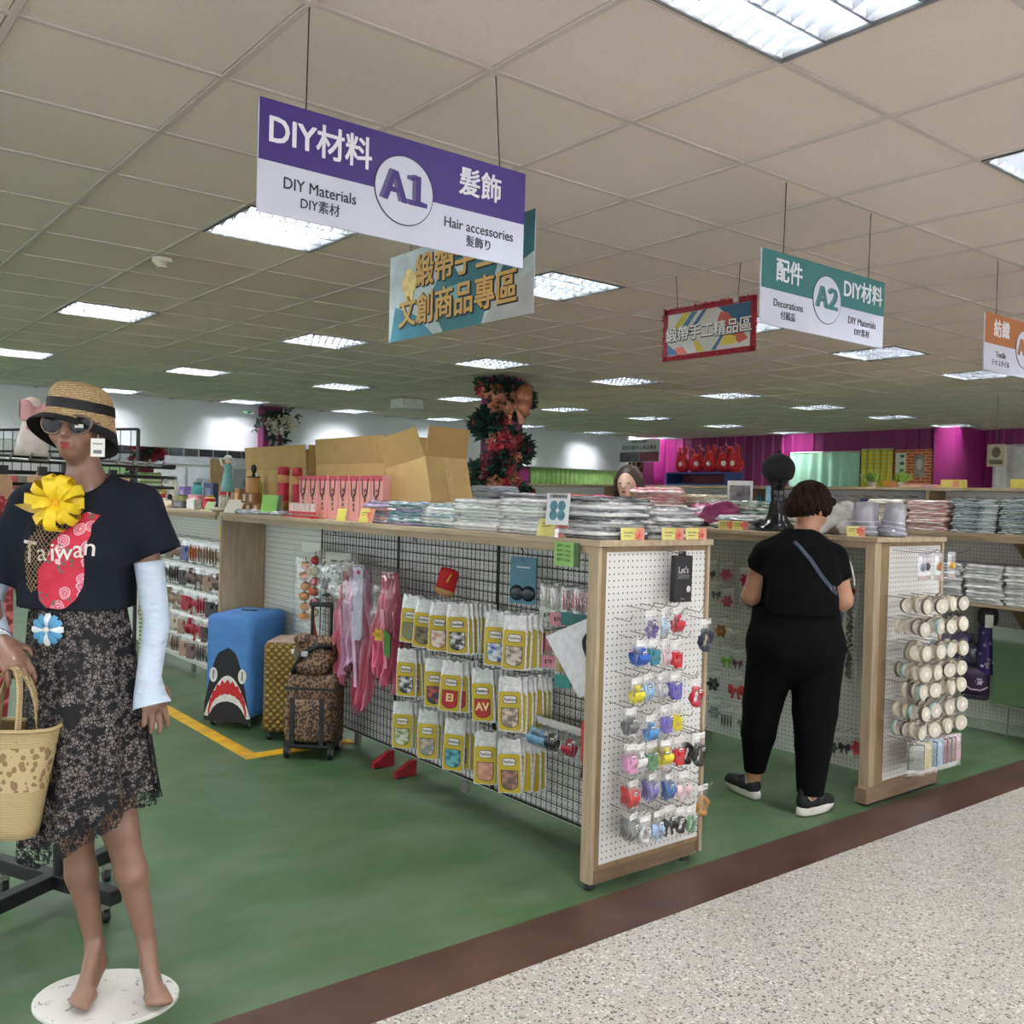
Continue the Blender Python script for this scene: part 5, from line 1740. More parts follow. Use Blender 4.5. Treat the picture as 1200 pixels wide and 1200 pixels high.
_f.half((0, 0.15, -1), -0.292)
_f.cone((0, 0.0, 0.42), (0.004, 0.0, 0.445), 0.014, 0.010, 0.012)
_f.cone((0, -0.04, 0.30), (0, -0.09, 0.296), 0.05, 0.03, 0.02, (1, 1, 0.35))
_V, _F = _f.mesh()
link('knit_cap', np_mesh('knit_cap', _V, _F, M((14, 14, 16), 0.85, 0, 0.3, 120, 0.002))[0], t)
t = thing('wig_head', 'pale display head wearing dark brown hair with ribbon behind textile piles', 'display head', (4.52, 4.50, TOP + 0.06), -1.1)
_f = Field((-0.14, -0.16, -0.01), (0.14, 0.14, 0.36), 0.007)
_f.ell((0, 0, 0.0), (0.09, 0.08, 0.05), 0.02)
_f.cone((0, 0.01, 0.0), (0, 0.0, 0.12), 0.05, 0.045, 0.02)
_f.ell((0, -0.005, 0.20), (0.066, 0.082, 0.10), 0.03)
_f.ell((0, -0.055, 0.13), (0.03, 0.03, 0.03), 0.025)
_f.cone((0, -0.082, 0.205), (0, -0.096, 0.178), 0.008, 0.011, 0.012)
_f.half((0, 0, -1), 0.0)
_V, _F = _f.mesh()
link('pedestal', MB().lathe([(0.08, -0.06), (0.08, -0.005), (0.07, 0.0)], 20).data('pedestal', M((214, 210, 206), 0.5)), t)
link('head', np_mesh('head', _V, _F, M((206, 170, 150), 0.45, 0, 0.04))[0], t)
for sx_ in (-1, 1):
    link('eye', MB().ball((sx_ * 0.026, -0.077, 0.205), (0.012, 0.006, 0.006), 10, 6).data('eye', M((50, 40, 40), 0.3), True), t)
link('lips', MB().ball((0, -0.086, 0.148), (0.016, 0.006, 0.007), 10, 6).data('lips', M((176, 70, 76), 0.4), True), t)
_f = Field((-0.15, -0.16, 0.04), (0.15, 0.16, 0.36), 0.008)
_f.ell((0, 0.022, 0.235), (0.086, 0.092, 0.095), 0.0)
for sx_ in (-1, 1):
    _f.cone((sx_ * 0.07, 0.02, 0.22), (sx_ * 0.085, 0.05, 0.08), 0.035, 0.028, 0.03)
_f.ell((0.02, 0.10, 0.20), (0.06, 0.05, 0.10), 0.03)
_f.put(lambda X, Y, Z: np.sqrt((X / 0.058) ** 2 + ((Z - 0.185) / 0.075) ** 2) * 0.05 - 0.05 + np.maximum(0, (Y + 0.02)) * 4, (-0.1, -0.16, 0.05), (0.1, 0.05, 0.3), 0.01, 'sub')
_V, _F = _f.mesh()
link('hair', np_mesh('hair', _V, _F, M((58, 38, 30), 0.45, 0, 0.35, 60, 0.004))[0], t)
t = thing('purple_pouch', 'crumpled magenta organza pouch on the second counter', 'pouch', (4.58, 3.80, TOP + 0.07), (-0.9, 0, -0.7))
link('body', pillow(0.30, 0.17, 0.10, 10, 8, 7, 0.03, 0.7).data('body', M((140, 50, 96), 0.35, 0, 0.35, 30), True), t)
link('drawstring', MB().tube([(-0.08, -0.03, 0.06), (0, -0.055, 0.085), (0.1, -0.03, 0.07)], 0.004, 5).data('drawstring', M((206, 190, 200), 0.5)), t)

# ---- cartons and pink gift bags on the first counter
KRAFT = M((192, 160, 104), 0.75, 0, 0.08, 8)
KRAFTD = M((176, 144, 90), 0.8, 0, 0.08, 8)


def carton(label, loc, w, d, h, rot, flaps=0.5, tilt=(0, 0)):
    t = thing('cardboard_carton', label, 'carton', loc, (tilt[0], tilt[1], rot))
    k = 0.005
    m = MB()
    m.span((-w / 2, -d / 2, 0), (w / 2, -d / 2 + k, h)).span((-w / 2, d / 2 - k, 0), (w / 2, d / 2, h)).span((-w / 2, -d / 2 + k, 0), (-w / 2 + k, d / 2 - k, h)).span((w / 2 - k, -d / 2 + k, 0), (w / 2, d / 2 - k, h)).span((-w / 2 + k, -d / 2 + k, 0), (w / 2 - k, d / 2 - k, k))
    link('body', m.data('body', KRAFT), t)
    for sx_, sy_, L in ((0, -1, w), (0, 1, w), (-1, 0, d), (1, 0, d)):
        fl = 0.16
        a = flaps * (1 if sy_ else 0.7)
        mb = MB().box((0, 0, fl / 2), (L - 0.006, 0.004, fl))
        o = link('flap', mb.data('flap', KRAFTD), t, (sx_ * w / 2, sy_ * d / 2, h + 0.001), (0, 0, 0))
        if sy_:
            o.rotation_euler = (-sy_ * a, 0, 0)
        else:
            o.rotation_euler = (-sx_ * a * -1, 0, PI / 2)
    link('tape', MB().box((0, -d / 2 - 0.0006, h * 0.5), (0.05, 0.001, h)).data('tape', M((196, 168, 116), 0.3)), t)
    return t


carton('wide cardboard carton behind the kraft tubes and pink bags', (2.97, 6.22, TOP), 0.30, 0.98, 0.30, 0.0, 0.12)
carton('long cardboard carton in the middle of the row', (2.98, 5.20, TOP), 0.29, 0.86, 0.33, 0.0, 0.1)
carton('open cardboard carton tipped towards the white textiles', (2.93, 4.40, TOP + 0.035), 0.34, 0.30, 0.30, 0.25, 0.35, (-0.22, 0.0))
PB = NT('pink_gift_paper')
_n = PB.noise(9, 2)
PBM = PB.fin(0.45, 0, PB.mix(_n, lin((214, 138, 126)), lin((230, 168, 158))))
_gb = MB().box((0, 0, 0.125), (0.112, 0.05, 0.25)).data('bag_body', PBM, bevel=0.002)
_gh = MB().tube([(-0.03, -0.027, 0.235), (-0.022, -0.03, 0.15), (0.0, -0.032, 0.125), (0.022, -0.03, 0.15), (0.03, -0.027, 0.235)], 0.003, 6).data('handle', M((60, 24, 34), 0.6), True)
_gm = MB()
for k in range(5):
    _gm.prism([(-0.012 + 0.006 * math.cos(k * 2), 0.05 + 0.027 * k), (0.012, 0.055 + 0.027 * k), (0.004, 0.072 + 0.027 * k), (-0.01, 0.068 + 0.027 * k)], -0.0265, -0.0252)
_gm = _gm.data('brush_motif', M((110, 84, 84), 0.6, 0, 0.4, 80))
_gs = MB().box((0, -0.0256, 0.235), (0.11, 0.001, 0.03)).data('top_band', M((190, 70, 84), 0.5))
for i in range(8):
    t = place('gift_bag', 'pink paper gift bag with dark cord handle, %s from the cartons end' % ordw(i), 'gift bag', [('bag_body', _gb), ('handle', _gh), ('brush_motif', _gm), ('top_band', _gs)], (2.63, 5.33 - 0.124 * i, TOP), -PI / 2 + 0.02, 'pink gift bags on the counter')
t = thing('red_rack', 'low red and white display rack in front of the pink bags', 'display rack', (2.54, 5.22, TOP), -PI / 2)
link('rail', MB().box((0, 0, 0.03), (0.34, 0.012, 0.014)).box((0, 0, 0.006), (0.34, 0.05, 0.012)).data('rail', M((190, 36, 40), 0.4)), t)
for k in range(5):
    link('sachet', MB().box((-0.14 + 0.07 * k, 0.004, 0.05), (0.05, 0.008, 0.07)).data('sachet', M((226, 206, 200), 0.5, 0, 0.2, 60)), t)


# ---- figurines, tubes and trinkets at the far end
def at_counter(y, x=2.62):
    return (x, y, TOP)


t = thing('lady_figurine', 'teal lady figurine on a thin stand by the kraft tubes', 'figurine', at_counter(6.60, 2.64), 0.2)
link('dress', MB().lathe([(0.05, 0.14), (0.046, 0.18), (0.032, 0.25), (0.026, 0.29), (0.032, 0.32), (0.018, 0.335)], 16).data('dress', M((126, 186, 190), 0.5), True), t)
link('head', MB().ball((0, 0, 0.36), 0.022, 12, 8).data('head', M((226, 206, 190), 0.5), True), t)
link('hat', MB().lathe([(0.04, 0.372), (0.03, 0.38), (0.02, 0.395), (0.004, 0.40)], 14).data('hat', M((220, 224, 220), 0.5), True), t)
link('arm', MB().tube([(-0.028, 0, 0.315), (-0.06, -0.01, 0.33), (-0.066, -0.01, 0.37)], 0.008, 6).data('arm', M((220, 226, 222), 0.5), True), t)
link('arm', MB().tube([(0.028, 0, 0.315), (0.06, -0.01, 0.31), (0.066, -0.01, 0.34)], 0.008, 6).data('arm', M((220, 226, 222), 0.5), True), t)
link('pole', MB().cyl((0, 0, 0.01), (0, 0, 0.145), 0.006).data('pole', M((214, 210, 196), 0.4)), t)
link('base', MB().lathe([(0.05, 0), (0.05, 0.008), (0.02, 0.014)], 18).data('base', M((220, 214, 200), 0.5), True), t)


def kraft_tube(label, y, x, h, r, top):
    t = thing('kraft_tube', label, 'kraft tube', at_counter(y, x), 0)
    link('tube', MB().lathe([(r, 0), (r, h)], 20).data('tube', M((190, 142, 90), 0.7, 0, 0.1, 30), True), t)
    if top == 'doll':
        link('collar', MB().lathe([(r * 1.02, h), (r * 1.02, h + 0.008)], 20).data('collar', BLACK), t)
        link('doll_head', MB().lathe([(0.012, h + 0.008), (0.01, h + 0.03), (0.018, h + 0.045), (0.02, h + 0.065), (0.012, h + 0.085), (0.004, h + 0.088)], 14).data('doll_head', BLACK, True), t)
    else:
        link('red_label', MB().lathe([(r * 1.03, h * 0.35), (r * 1.03, h * 0.8)], 20, caps=False).data('red_label', M((176, 36, 56), 0.5), True), t)
        link('lid', MB().lathe([(r * 1.06, h), (r * 1.06, h + 0.05), (r * 0.6, h + 0.055)], 20).data('lid', M((170, 40, 60), 0.5), True), t)


kraft_tube('kraft paper tube with a black doll head lid', 6.20, 2.66, 0.24, 0.042, 'doll')
kraft_tube('kraft tube with a red label and red cap', 5.86, 2.72, 0.26, 0.036, 'red')
kraft_tube('thin kraft tube with red cap beside the cartons', 5.66, 2.72, 0.25, 0.03, 'red')
t = thing('lime_bottle', 'lime green plastic bottle behind the kraft tube', 'bottle', at_counter(6.38, 2.76))
link('body', MB().lathe([(0.036, 0), (0.038, 0.02), (0.038, 0.2), (0.022, 0.235)], 16).data('body', M((176, 206, 66), 0.4), True), t)
link('cap', MB().lathe([(0.022, 0.236), (0.022, 0.27), (0.018, 0.275)], 14).data('cap', M((226, 228, 220), 0.4), True), t)
for i, (y, z, c) in enumerate(((6.02, 0, (120, 76, 46)), (5.90, 0, (150, 104, 66)), (5.98, 0.071, (140, 92, 58)), (6.08, 0.071, (104, 66, 42)))):
    t = thing('tea_box', 'small brown %s tea box under the kraft tubes' % ('umber', 'tan', 'chestnut', 'dark')[i], 'box', (2.57, y, TOP + z), -PI / 2 + 0.2, 'small tea boxes')
    link('carton', MB().box((0, 0, 0.034), (0.075, 0.05, 0.068)).data('carton', M(c, 0.6, 0, 0.2, 40), bevel=0.002), t)
    link('label', MB().box((0, -0.0258, 0.034), (0.03, 0.001, 0.045)).data('label', M((206, 176, 140), 0.6)), t)
card('note_card', 'bright green note leaning by the tea boxes', (2.555, 5.72, TOP + 0.02), 0.12, 0.11, (140, 196, 100), -PI / 2 + 0.5, -0.25, [('dark_edge', MB().box((0.075, 0.003, 0.055), (0.03, 0.002, 0.11)).data('dark_edge', M((80, 96, 80), 0.5)), (0, 0, 0))], 'note')
card('note_card', 'white sketched note before the kraft tube', (2.545, 6.28, TOP), 0.15, 0.10, (226, 222, 206), -PI / 2 + 0.4, -0.5, None, 'note')
card('note_card', 'pale green note at the divider end', (2.55, 6.72, TOP), 0.10, 0.07, (176, 206, 150), -PI / 2 + 0.3, -0.4, None, 'note')
card('note_card', 'pale green note among the far trinkets', (2.55, 7.80, TOP), 0.12, 0.08, (170, 206, 156), -PI / 2 + 0.3, -0.4, None, 'note')
t = thing('white_dish', 'white handled dish beside the teal figurine', 'dish', at_counter(6.52, 2.56))
link('bowl', MB().lathe([(0.03, 0), (0.07, 0.012), (0.075, 0.03), (0.07, 0.03), (0.03, 0.012)], 22).data('bowl', M((226, 220, 204), 0.35), True), t)
link('handle', MB().cyl((0, 0, 0.02), (0, 0, 0.11), 0.011).data('handle', M((226, 220, 204), 0.35)), t)
t = thing('grey_garment_bag', 'flat grey plastic bag lying at the counter edge', 'plastic bag', (2.62, 5.85, TOP), -PI / 2 + 0.2)
link('film', fold_data(0.5, 0.16, 0.03, 4, cloth_mat((190, 192, 196), (140, 142, 148))), t)
link('label', MB().box((0.1, 0, 0.036), (0.05, 0.04, 0.002)).data('label', TAGM), t)
_r = random.Random(77)
TR = [('crimson gift pouch', (196, 30, 60)), ('clear trinket jar', (196, 196, 180)), ('brown kraft box', (150, 104, 60)), ('white and green paper bag', (226, 230, 222)), ('amber lantern', (196, 160, 80)), ('red tin', (176, 40, 44)), ('grey photo frame', (90, 90, 96)), ('pink plush pack', (206, 140, 150)), ('navy box', (56, 66, 100)), ('cream candle', (226, 216, 190)), ('olive jar', (130, 130, 70)), ('teal tin', (70, 140, 140)), ('white doll', (230, 226, 220)), ('black doll', (40, 38, 40)), ('purple pouch', (120, 100, 160)), ('orange lantern', (206, 120, 50))]
for k in range(34):
    nm, c = TR[k % len(TR)]
    y = 6.85 + 0.10 * k
    x = 2.60 + 0.16 * (k % 3)
    hgt = (0.07, 0.12, 0.19)[k % 3] * _r.uniform(0.8, 1.35)
    rown = 'front' if k % 3 == 0 else ('middle' if k % 3 == 1 else 'rear')
    if 'jar' in nm or 'lantern' in nm or 'tin' in nm or 'candle' in nm:
        t = thing('trinket_jar', '%s on the far counter, %s along the %s row' % (nm, ordw(k // 3), rown), 'trinket', at_counter(y, x), _r.uniform(0, 1), 'trinkets on the far counter')
        link('body', MB().lathe([(0.04, 0), (0.044, 0.01), (0.044, hgt * 0.8), (0.03, hgt * 0.9)], 16).data('body', M(c, 0.35, 0, 0.2, 40), True), t)
        link('lid', MB().lathe([(0.032, hgt * 0.9), (0.032, hgt), (0.02, hgt * 1.03)], 14).data('lid', M(tuple(int(v * 0.7) for v in c), 0.4), True), t)
    elif 'doll' in nm:
        t = thing('small_doll', '%s on the far counter, %s along the %s row' % (nm, ordw(k // 3), rown), 'doll', at_counter(y, x), 0, 'trinkets on the far counter')
        link('body', MB().lathe([(0.05, 0), (0.045, hgt * 0.3), (0.02, hgt * 0.62)], 14).data('body', M(c, 0.6), True), t)
        link('head', MB().ball((0, 0, hgt * 0.78), hgt * 0.2, 12, 8).data('head', M(c, 0.5), True), t)
        link('hat', MB().lathe([(hgt * 0.2, hgt * 0.86), (hgt * 0.12, hgt * 0.98), (hgt * 0.03, hgt * 1.05)], 12).data('hat', BLACK, True), t)
    else:
        t = thing('trinket_box', '%s on the far counter, %s along the %s row' % (nm, ordw(k // 3), rown), 'trinket', at_counter(y, x), -PI / 2 + _r.uniform(-0.5, 0.6), 'trinkets on the far counter')
        link('body', MB().box((0, 0, hgt / 2), (0.11, 0.06, hgt)).data('body', M(c, 0.5, 0, 0.25, 40), bevel=0.004), t)
        link('label', MB().box((0, -0.031, hgt * 0.55), (0.06, 0.001, hgt * 0.5)).data('label', M(tuple(min(255, v + 50) for v in c), 0.5, 0, 0.3, 60)), t)
# ---------------------------------------------------------------- dressed mannequin (local frame: x to its left hand side as seen, faces -y)
MLOC, MROT = (0.80, 2.937, 0.0), -0.668423
SKIN = M((142, 108, 90), 0.34, 0, 0.05, 6)


def hand(f, wrist, d, n, thumb, curl=0.35, size=1.0, spread=0.12, k=0.010):
    """palm, four bent fingers of unequal length and a thumb leaving the side of the palm"""
    d, n = Vector(d).normalized(), Vector(n)
    n = (n - d * n.dot(d)).normalized()
    s = d.cross(n) * thumb
    w = Vector(wrist)
    L = 0.085 * size
    f.cone(w, w + d * L * 0.9, 0.021 * size, 0.024 * size, k)
    for i, (off, ln) in enumerate(((0.029, 0.070), (0.010, 0.078), (-0.009, 0.072), (-0.027, 0.056))):
        kn = w + d * L * (1.0 - 0.05 * abs(i - 1)) + s * off * size
        f.cone(w + s * off * 0.55 * size + d * 0.012, kn, 0.015 * size, 0.0115 * size, k)
        p, dd = kn, (d + s * spread * (1.2 - i * 0.9)).normalized()
        for j, q in enumerate((0.45, 0.31, 0.24)):
            a = curl * (0.6 + 0.5 * j)
            dd = (dd * math.cos(a) - n * math.sin(a)).normalized()
            e = p + dd * ln * q * size
            f.cone(p, e, (0.0100 - 0.0010 * j) * size, (0.0090 - 0.0012 * j) * size, 0.003)
            p = e
    b = w + d * 0.02 * size + s * 0.022 * size
    e = b + (d * 0.55 + s * 0.75 - n * 0.2).normalized() * 0.042 * size
    f.cone(w + d * 0.01, b, 0.016 * size, 0.014 * size, k)
    f.cone(b, e, 0.0135 * size, 0.0105 * size, 0.006)
    f.cone(e, e + (d * 0.9 + s * 0.25 - n * 0.25).normalized() * 0.034 * size, 0.0100 * size, 0.0080 * size, 0.003)


def foot(f, ank, heel, ball, toe, k=0.012):
    f.cone(ank, heel, 0.025, 0.025, k)
    f.cone(heel, ball, 0.026, 0.027, k)
    f.cone(ank, ball, 0.024, 0.020, k)
    b, t, h = Vector(ball), Vector(toe), Vector(heel)
    dr = (t - b)
    dr.z = 0
    dr.normalize()
    s = Vector((-dr.y, dr.x, 0))
    for i, (o, l, r) in enumerate(((0.022, 0.040, 0.0125), (0.006, 0.040, 0.0095), (-0.006, 0.034, 0.009), (-0.016, 0.027, 0.0085), (-0.026, 0.018, 0.008))):
        p = b + s * o * (1 if True else 1)
        f.cone(b + s * o * 0.8, p + dr * l + Vector((0, 0, -0.010)), r * 1.7, r, 0.006)


MB_F = Field((-0.40, -0.24, 0.0), (0.34, 0.16, 1.80), 0.0055)
f = MB_F
# legs
f.chain([(-0.10, 0.01, 0.86), (-0.055, 0.0, 0.47), (-0.045, 0.012, 0.36), (-0.006, 0.018, 0.155)], [0.080, 0.043, 0.043, 0.026], 0.02)
f.chain([(0.02, 0.01, 0.86), (0.075, -0.01, 0.50), (0.105, 0.004, 0.37), (0.150, 0.016, 0.165)], [0.085, 0.048, 0.044, 0.026], 0.02)
foot(f, (-0.004, 0.016, 0.15), (0.0, 0.035, 0.085), (0.005, -0.075, 0.045), (0.008, -0.125, 0.03))
foot(f, (0.151, 0.014, 0.155), (0.150, 0.035, 0.085), (0.205, -0.062, 0.045), (0.245, -0.10, 0.03))
# torso and neck
f.cone((-0.055, 0.01, 0.88), (-0.06, 0.01, 1.10), 0.115, 0.10, 0.03, (1, 0.72, 1))
f.cone((-0.06, 0.01, 1.10), (-0.05, 0.0, 1.34), 0.10, 0.135, 0.03, (1, 0.66, 1))
f.cone((-0.18, 0.01, 1.435), (0.085, 0.01, 1.445), 0.05, 0.05, 0.05)
f.cone((-0.045, 0.012, 1.42), (-0.05, 0.008, 1.50), 0.075, 0.052, 0.04, (1.1, 0.9, 1))
f.cone((-0.05, 0.008, 1.49), (-0.064, -0.005, 1.62), 0.050, 0.043, 0.03)
# head and face
HC = Vector((-0.066, -0.012, 1.675))
f.ell(HC + Vector((0, 0.012, 0.018)), (0.071, 0.088, 0.090), 0.02)
f.ell(HC + Vector((0, -0.030, -0.030)), (0.052, 0.056, 0.068), 0.03)
f.ell(HC + Vector((0, -0.052, -0.082)), (0.021, 0.022, 0.018), 0.03)
for sx_ in (-1, 1):
    f.ell(HC + Vector((sx_ * 0.036, -0.056, -0.030)), (0.022, 0.018, 0.020), 0.025)
    f.ell(HC + Vector((sx_ * 0.026, -0.080, 0.0)), (0.016, 0.010, 0.010), 0.012, 'sub')
    f.ell(HC + Vector((sx_ * 0.072, 0.012, -0.006)), (0.009, 0.018, 0.030), 0.008)
f.cone(HC + Vector((0, -0.080, 0.002)), HC + Vector((0, -0.100, -0.030)), 0.007, 0.010, 0.012)
f.ell(HC + Vector((0, -0.090, -0.034)), (0.014, 0.010, 0.008), 0.008)
f.ell(HC + Vector((0, -0.082, -0.062)), (0.020, 0.010, 0.012), 0.012)
# arms and hands
f.chain([(0.105, 0.008, 1.43), (0.160, 0.012, 1.12), (0.152, -0.02, 0.935)], [0.042, 0.028, 0.021], 0.02)
hand(f, (0.152, -0.02, 0.945), (0.26, -0.12, -0.95), (0.75, -0.55, 0.2), -1, 0.16)
f.chain([(-0.205, 0.008, 1.43), (-0.315, -0.035, 1.17), (-0.225, -0.125, 1.065)], [0.045, 0.034, 0.023], 0.02)
hand(f, (-0.222, -0.127, 1.062), (0.62, -0.20, -0.74), (0.55, -0.55, 0.5), -1, 0.38)
_V, _F = f.mesh()
MANN = thing('mannequin', 'tan display mannequin in black T-shirt and black lace skirt on white plate', 'mannequin', MLOC, MROT)
link('body', np_mesh('body', _V, _F, SKIN)[0], MANN)
_lm = MB()
_lm.ball(HC + Vector((0, -0.0885, -0.0580)), (0.0155, 0.0072, 0.0046), 14, 8)
_lm.ball(HC + Vector((0, -0.0890, -0.0660)), (0.0130, 0.0085, 0.0058), 14, 8)
link('lips', _lm.data('lips', M((158, 66, 62), 0.4, 0, 0.05), True), MANN)
# base plate, chipped white paint
_bp = NT('chipped_white_paint')
_bn = _bp.noise(26, 4, None, 0.7)
_bm = _bp.fin(0.5, 0, _bp.ramp(_bn, [(0.33, lin((86, 84, 78))), (0.40, lin((222, 220, 214)))]))
link('base_plate', MB().lathe([(1.0, 0.0), (1.0, 0.008), (0.985, 0.011)], 40, (0.045, -0.01, 0), sx=0.205, sy=0.165).data('base_plate', _bm), MANN)

# T-shirt
SF = Field((-0.40, -0.20, 1.12), (0.28, 0.19, 1.58), 0.006)
f = SF
f.cone((-0.070, 0.005, 1.10), (-0.062, -0.004, 1.30), 0.172, 0.163, 0.02, (1, 0.70, 1))
f.cone((-0.062, -0.004, 1.30), (-0.052, 0.004, 1.40), 0.163, 0.150, 0.03, (1, 0.68, 1))
f.ell((-0.10, -0.062, 1.33), (0.062, 0.062, 0.07), 0.05)
f.ell((0.015, -0.062, 1.33), (0.062, 0.062, 0.07), 0.05)
f.cone((-0.205, 0.006, 1.437), (0.105, 0.006, 1.447), 0.060, 0.060, 0.05)
f.cone((0.105, 0.008, 1.435), (0.178, 0.012, 1.285), 0.066, 0.062, 0.025)
f.cone((-0.205, 0.006, 1.430), (-0.305, -0.030, 1.20), 0.066, 0.066, 0.025)
f.half((0, 0, -1), -1.147, keep=True)                                    # hem
f.half((0.38, 0, -0.925), -1.145 - 0.0, (0.09, -0.2, 1.12), (0.28, 0.19, 1.44))   # sleeve hem
f.half((-0.40, -0.12, -0.91), -0.995, (-0.40, -0.2, 1.12), (-0.235, 0.19, 1.36))
f.cone((0.158, 0.012, 1.34), (0.200, 0.012, 1.20), 0.050, 0.052, 0.0, mode='sub')
f.cone((-0.285, -0.024, 1.25), (-0.33, -0.04, 1.14), 0.052, 0.056, 0.0, mode='sub')
f.ell((-0.052, -0.055, 1.535), (0.078, 0.105, 0.062), 0.006, 'sub')
f.cone((-0.05, 0.008, 1.46), (-0.055, 0.0, 1.60), 0.060, 0.062, 0.004, mode='sub')
_V, _F = f.mesh()
_st = NT('black_jersey')
_stn = _st.noise(7, 3, _st.co('Object', (1, 1, 0.6)))
_st.bump(_stn, 0.03, 0.55)
SHIRT = _st.fin(0.85, 0, _st.mix(_st.noise(300, 1), lin((22, 26, 36)), lin((30, 34, 44))), 0.2)
_me, _sv, _sf = np_mesh('t_shirt', _V, _F, SHIRT)
shirt = link('t_shirt', _me, MANN)
BVH = BVHTree.FromPolygons([tuple(v) for v in _sv], [tuple(q) for q in _sf])


def on_shirt(x, z, off=0.002):
    h = BVH.ray_cast(Vector((x, -0.6, z)), Vector((0, 1, 0)))
    return (x, (h[0].y if h[0] is not None else -0.09) - off, z)


ISL = [(-0.018, 1.417), (-0.003, 1.427), (0.033, 1.418), (0.019, 1.391), (0.022, 1.363), (0.008, 1.324), (0.005, 1.267), (-0.002, 1.219), (-0.022, 1.18), (-0.046, 1.158), (-0.065, 1.152), (-0.105, 1.157), (-0.125, 1.177), (-0.13, 1.208), (-0.127, 1.261), (-0.094, 1.298), (-0.08, 1.346), (-0.057, 1.37), (-0.029, 1.39)]


def inside(p, poly):
    c = False
    for i in range(len(poly)):
        a, b = poly[i - 1], poly[i]
        if (a[1] > p[1]) != (b[1] > p[1]) and p[0] < (b[0] - a[0]) * (p[1] - a[1]) / (b[1] - a[1]) + a[0]:
            c = not c
    return c


def decal(name, poly, mat, off, parent, step=0.012, thick=0.0015):
    bm = bmesh.new()
    vs = [bm.verts.new((p[0], 0, p[1])) for p in poly]
    bm.faces.new(vs)
    x0, x1 = min(p[0] for p in poly), max(p[0] for p in poly)
    z0, z1 = min(p[1] for p in poly), max(p[1] for p in poly)
    x = x0 + step
    while x < x1:
        bmesh.ops.bisect_plane(bm, geom=bm.verts[:] + bm.edges[:] + bm.faces[:], plane_co=(x, 0, 0), plane_no=(1, 0, 0))
        x += step
    z = z0 + step
    while z < z1:
        bmesh.ops.bisect_plane(bm, geom=bm.verts[:] + bm.edges[:] + bm.faces[:], plane_co=(0, 0, z), plane_no=(0, 0, 1))
        z += step
    for v in bm.verts:
        v.co = Vector(on_shirt(v.co.x, v.co.z, off))
    for fc in bm.faces:
        if fc.normal.y > 0:
            fc.normal_flip()
    bmesh.ops.recalc_face_normals(bm, faces=bm.faces)
    return link(name, bm_data(bm, name, mat), parent)


def mat_floral():
    t = NT('floral_print')
    co = t.co()
    v = t.voro(26, co)
    w = t.voro(75, co)
    n = t.noise(30, 3, co)
    red = t.mix(n, lin((190, 30, 58)), lin((214, 62, 84)))
    d = t.math('ADD', v.outputs[0], t.math('MULTIPLY', t.math('SUBTRACT', n, 0.5), 0.5))
    petal = t.ramp(d, [(0.0, lin((240, 210, 214))), (0.18, lin((206, 60, 100))), (0.26, lin((236, 170, 184))), (0.36, lin((200, 50, 92))), (0.42, lin((240, 216, 220))), (0.48, lin((196, 40, 70)))])
    pick = t.n('ShaderNodeSeparateColor', {0: v.outputs['Color']}).outputs
    c = t.mix(t.math('MULTIPLY', t.math('LESS_THAN', d, 0.52), t.math('GREATER_THAN', pick[0], 0.18)), red, petal)
    leaf = t.math('MULTIPLY', t.math('LESS_THAN', w.outputs[0], 0.38), t.math('GREATER_THAN', t.noise(12, 2, co), 0.52))
    return t.fin(0.8, 0, t.mix(leaf, c, lin((110, 104, 92))))


decal('island_print', ISL, mat_floral(), 0.002, shirt)
_tx = MB()
for i, (ch, sz, dx, dz, rt) in enumerate((('T', 0.085, -0.150, 0.0, 0.06), ('a', 0.066, -0.108, 0.002, -0.06), ('i', 0.07, -0.078, 0.004, 0.0), ('w', 0.066, -0.048, 0.006, 0.05), ('a', 0.068, -0.008, 0.014, -0.05), ('n', 0.068, 0.024, 0.020, 0.1))):
    q = text_mb(ch, sz * 1.05, 0.004, 0.0002).rot(ry(rt)).move((dx, 0, 1.308 + dz))
    _tx.add(q.v, q.f)
_tx.v = [on_shirt(p[0], p[2], 0.0046 - p[1] * 0.5) for p in _tx.v]
link('taiwan_lettering', _tx.data('taiwan_lettering', M((226, 222, 216), 0.7, 0, 0.05)), shirt)
# net under the flower
NETP = [(-0.166, 1.207), (-0.17, 1.291), (-0.152, 1.351), (-0.122, 1.395), (-0.07, 1.425), (0.001, 1.439), (-0.017, 1.414), (-0.05, 1.373), (-0.078, 1.341), (-0.091, 1.298), (-0.124, 1.261), (-0.13, 1.208), (-0.149, 1.194)]
_nm = MB()
for dr in (-1, 1):
    c = -0.6
    while c < 0.6:
        seg = []
        for k in range(140):
            x = -0.19 + 0.0016 * k
            z = 1.30 + c + dr * 1.25 * (x + 0.08) + 0.003 * math.sin(90 * x + c * 50)
            if inside((x, z), NETP):
                seg.append(on_shirt(x, z, 0.006))
            else:
                if len(seg) > 4:
                    _nm.tube(seg[::3] + [seg[-1]], 0.0011, 4)
                seg = []
        c += 0.0165
link('net_veil', _nm.data('net_veil', M((150, 128, 92), 0.6, 0, 0.2)), MANN)
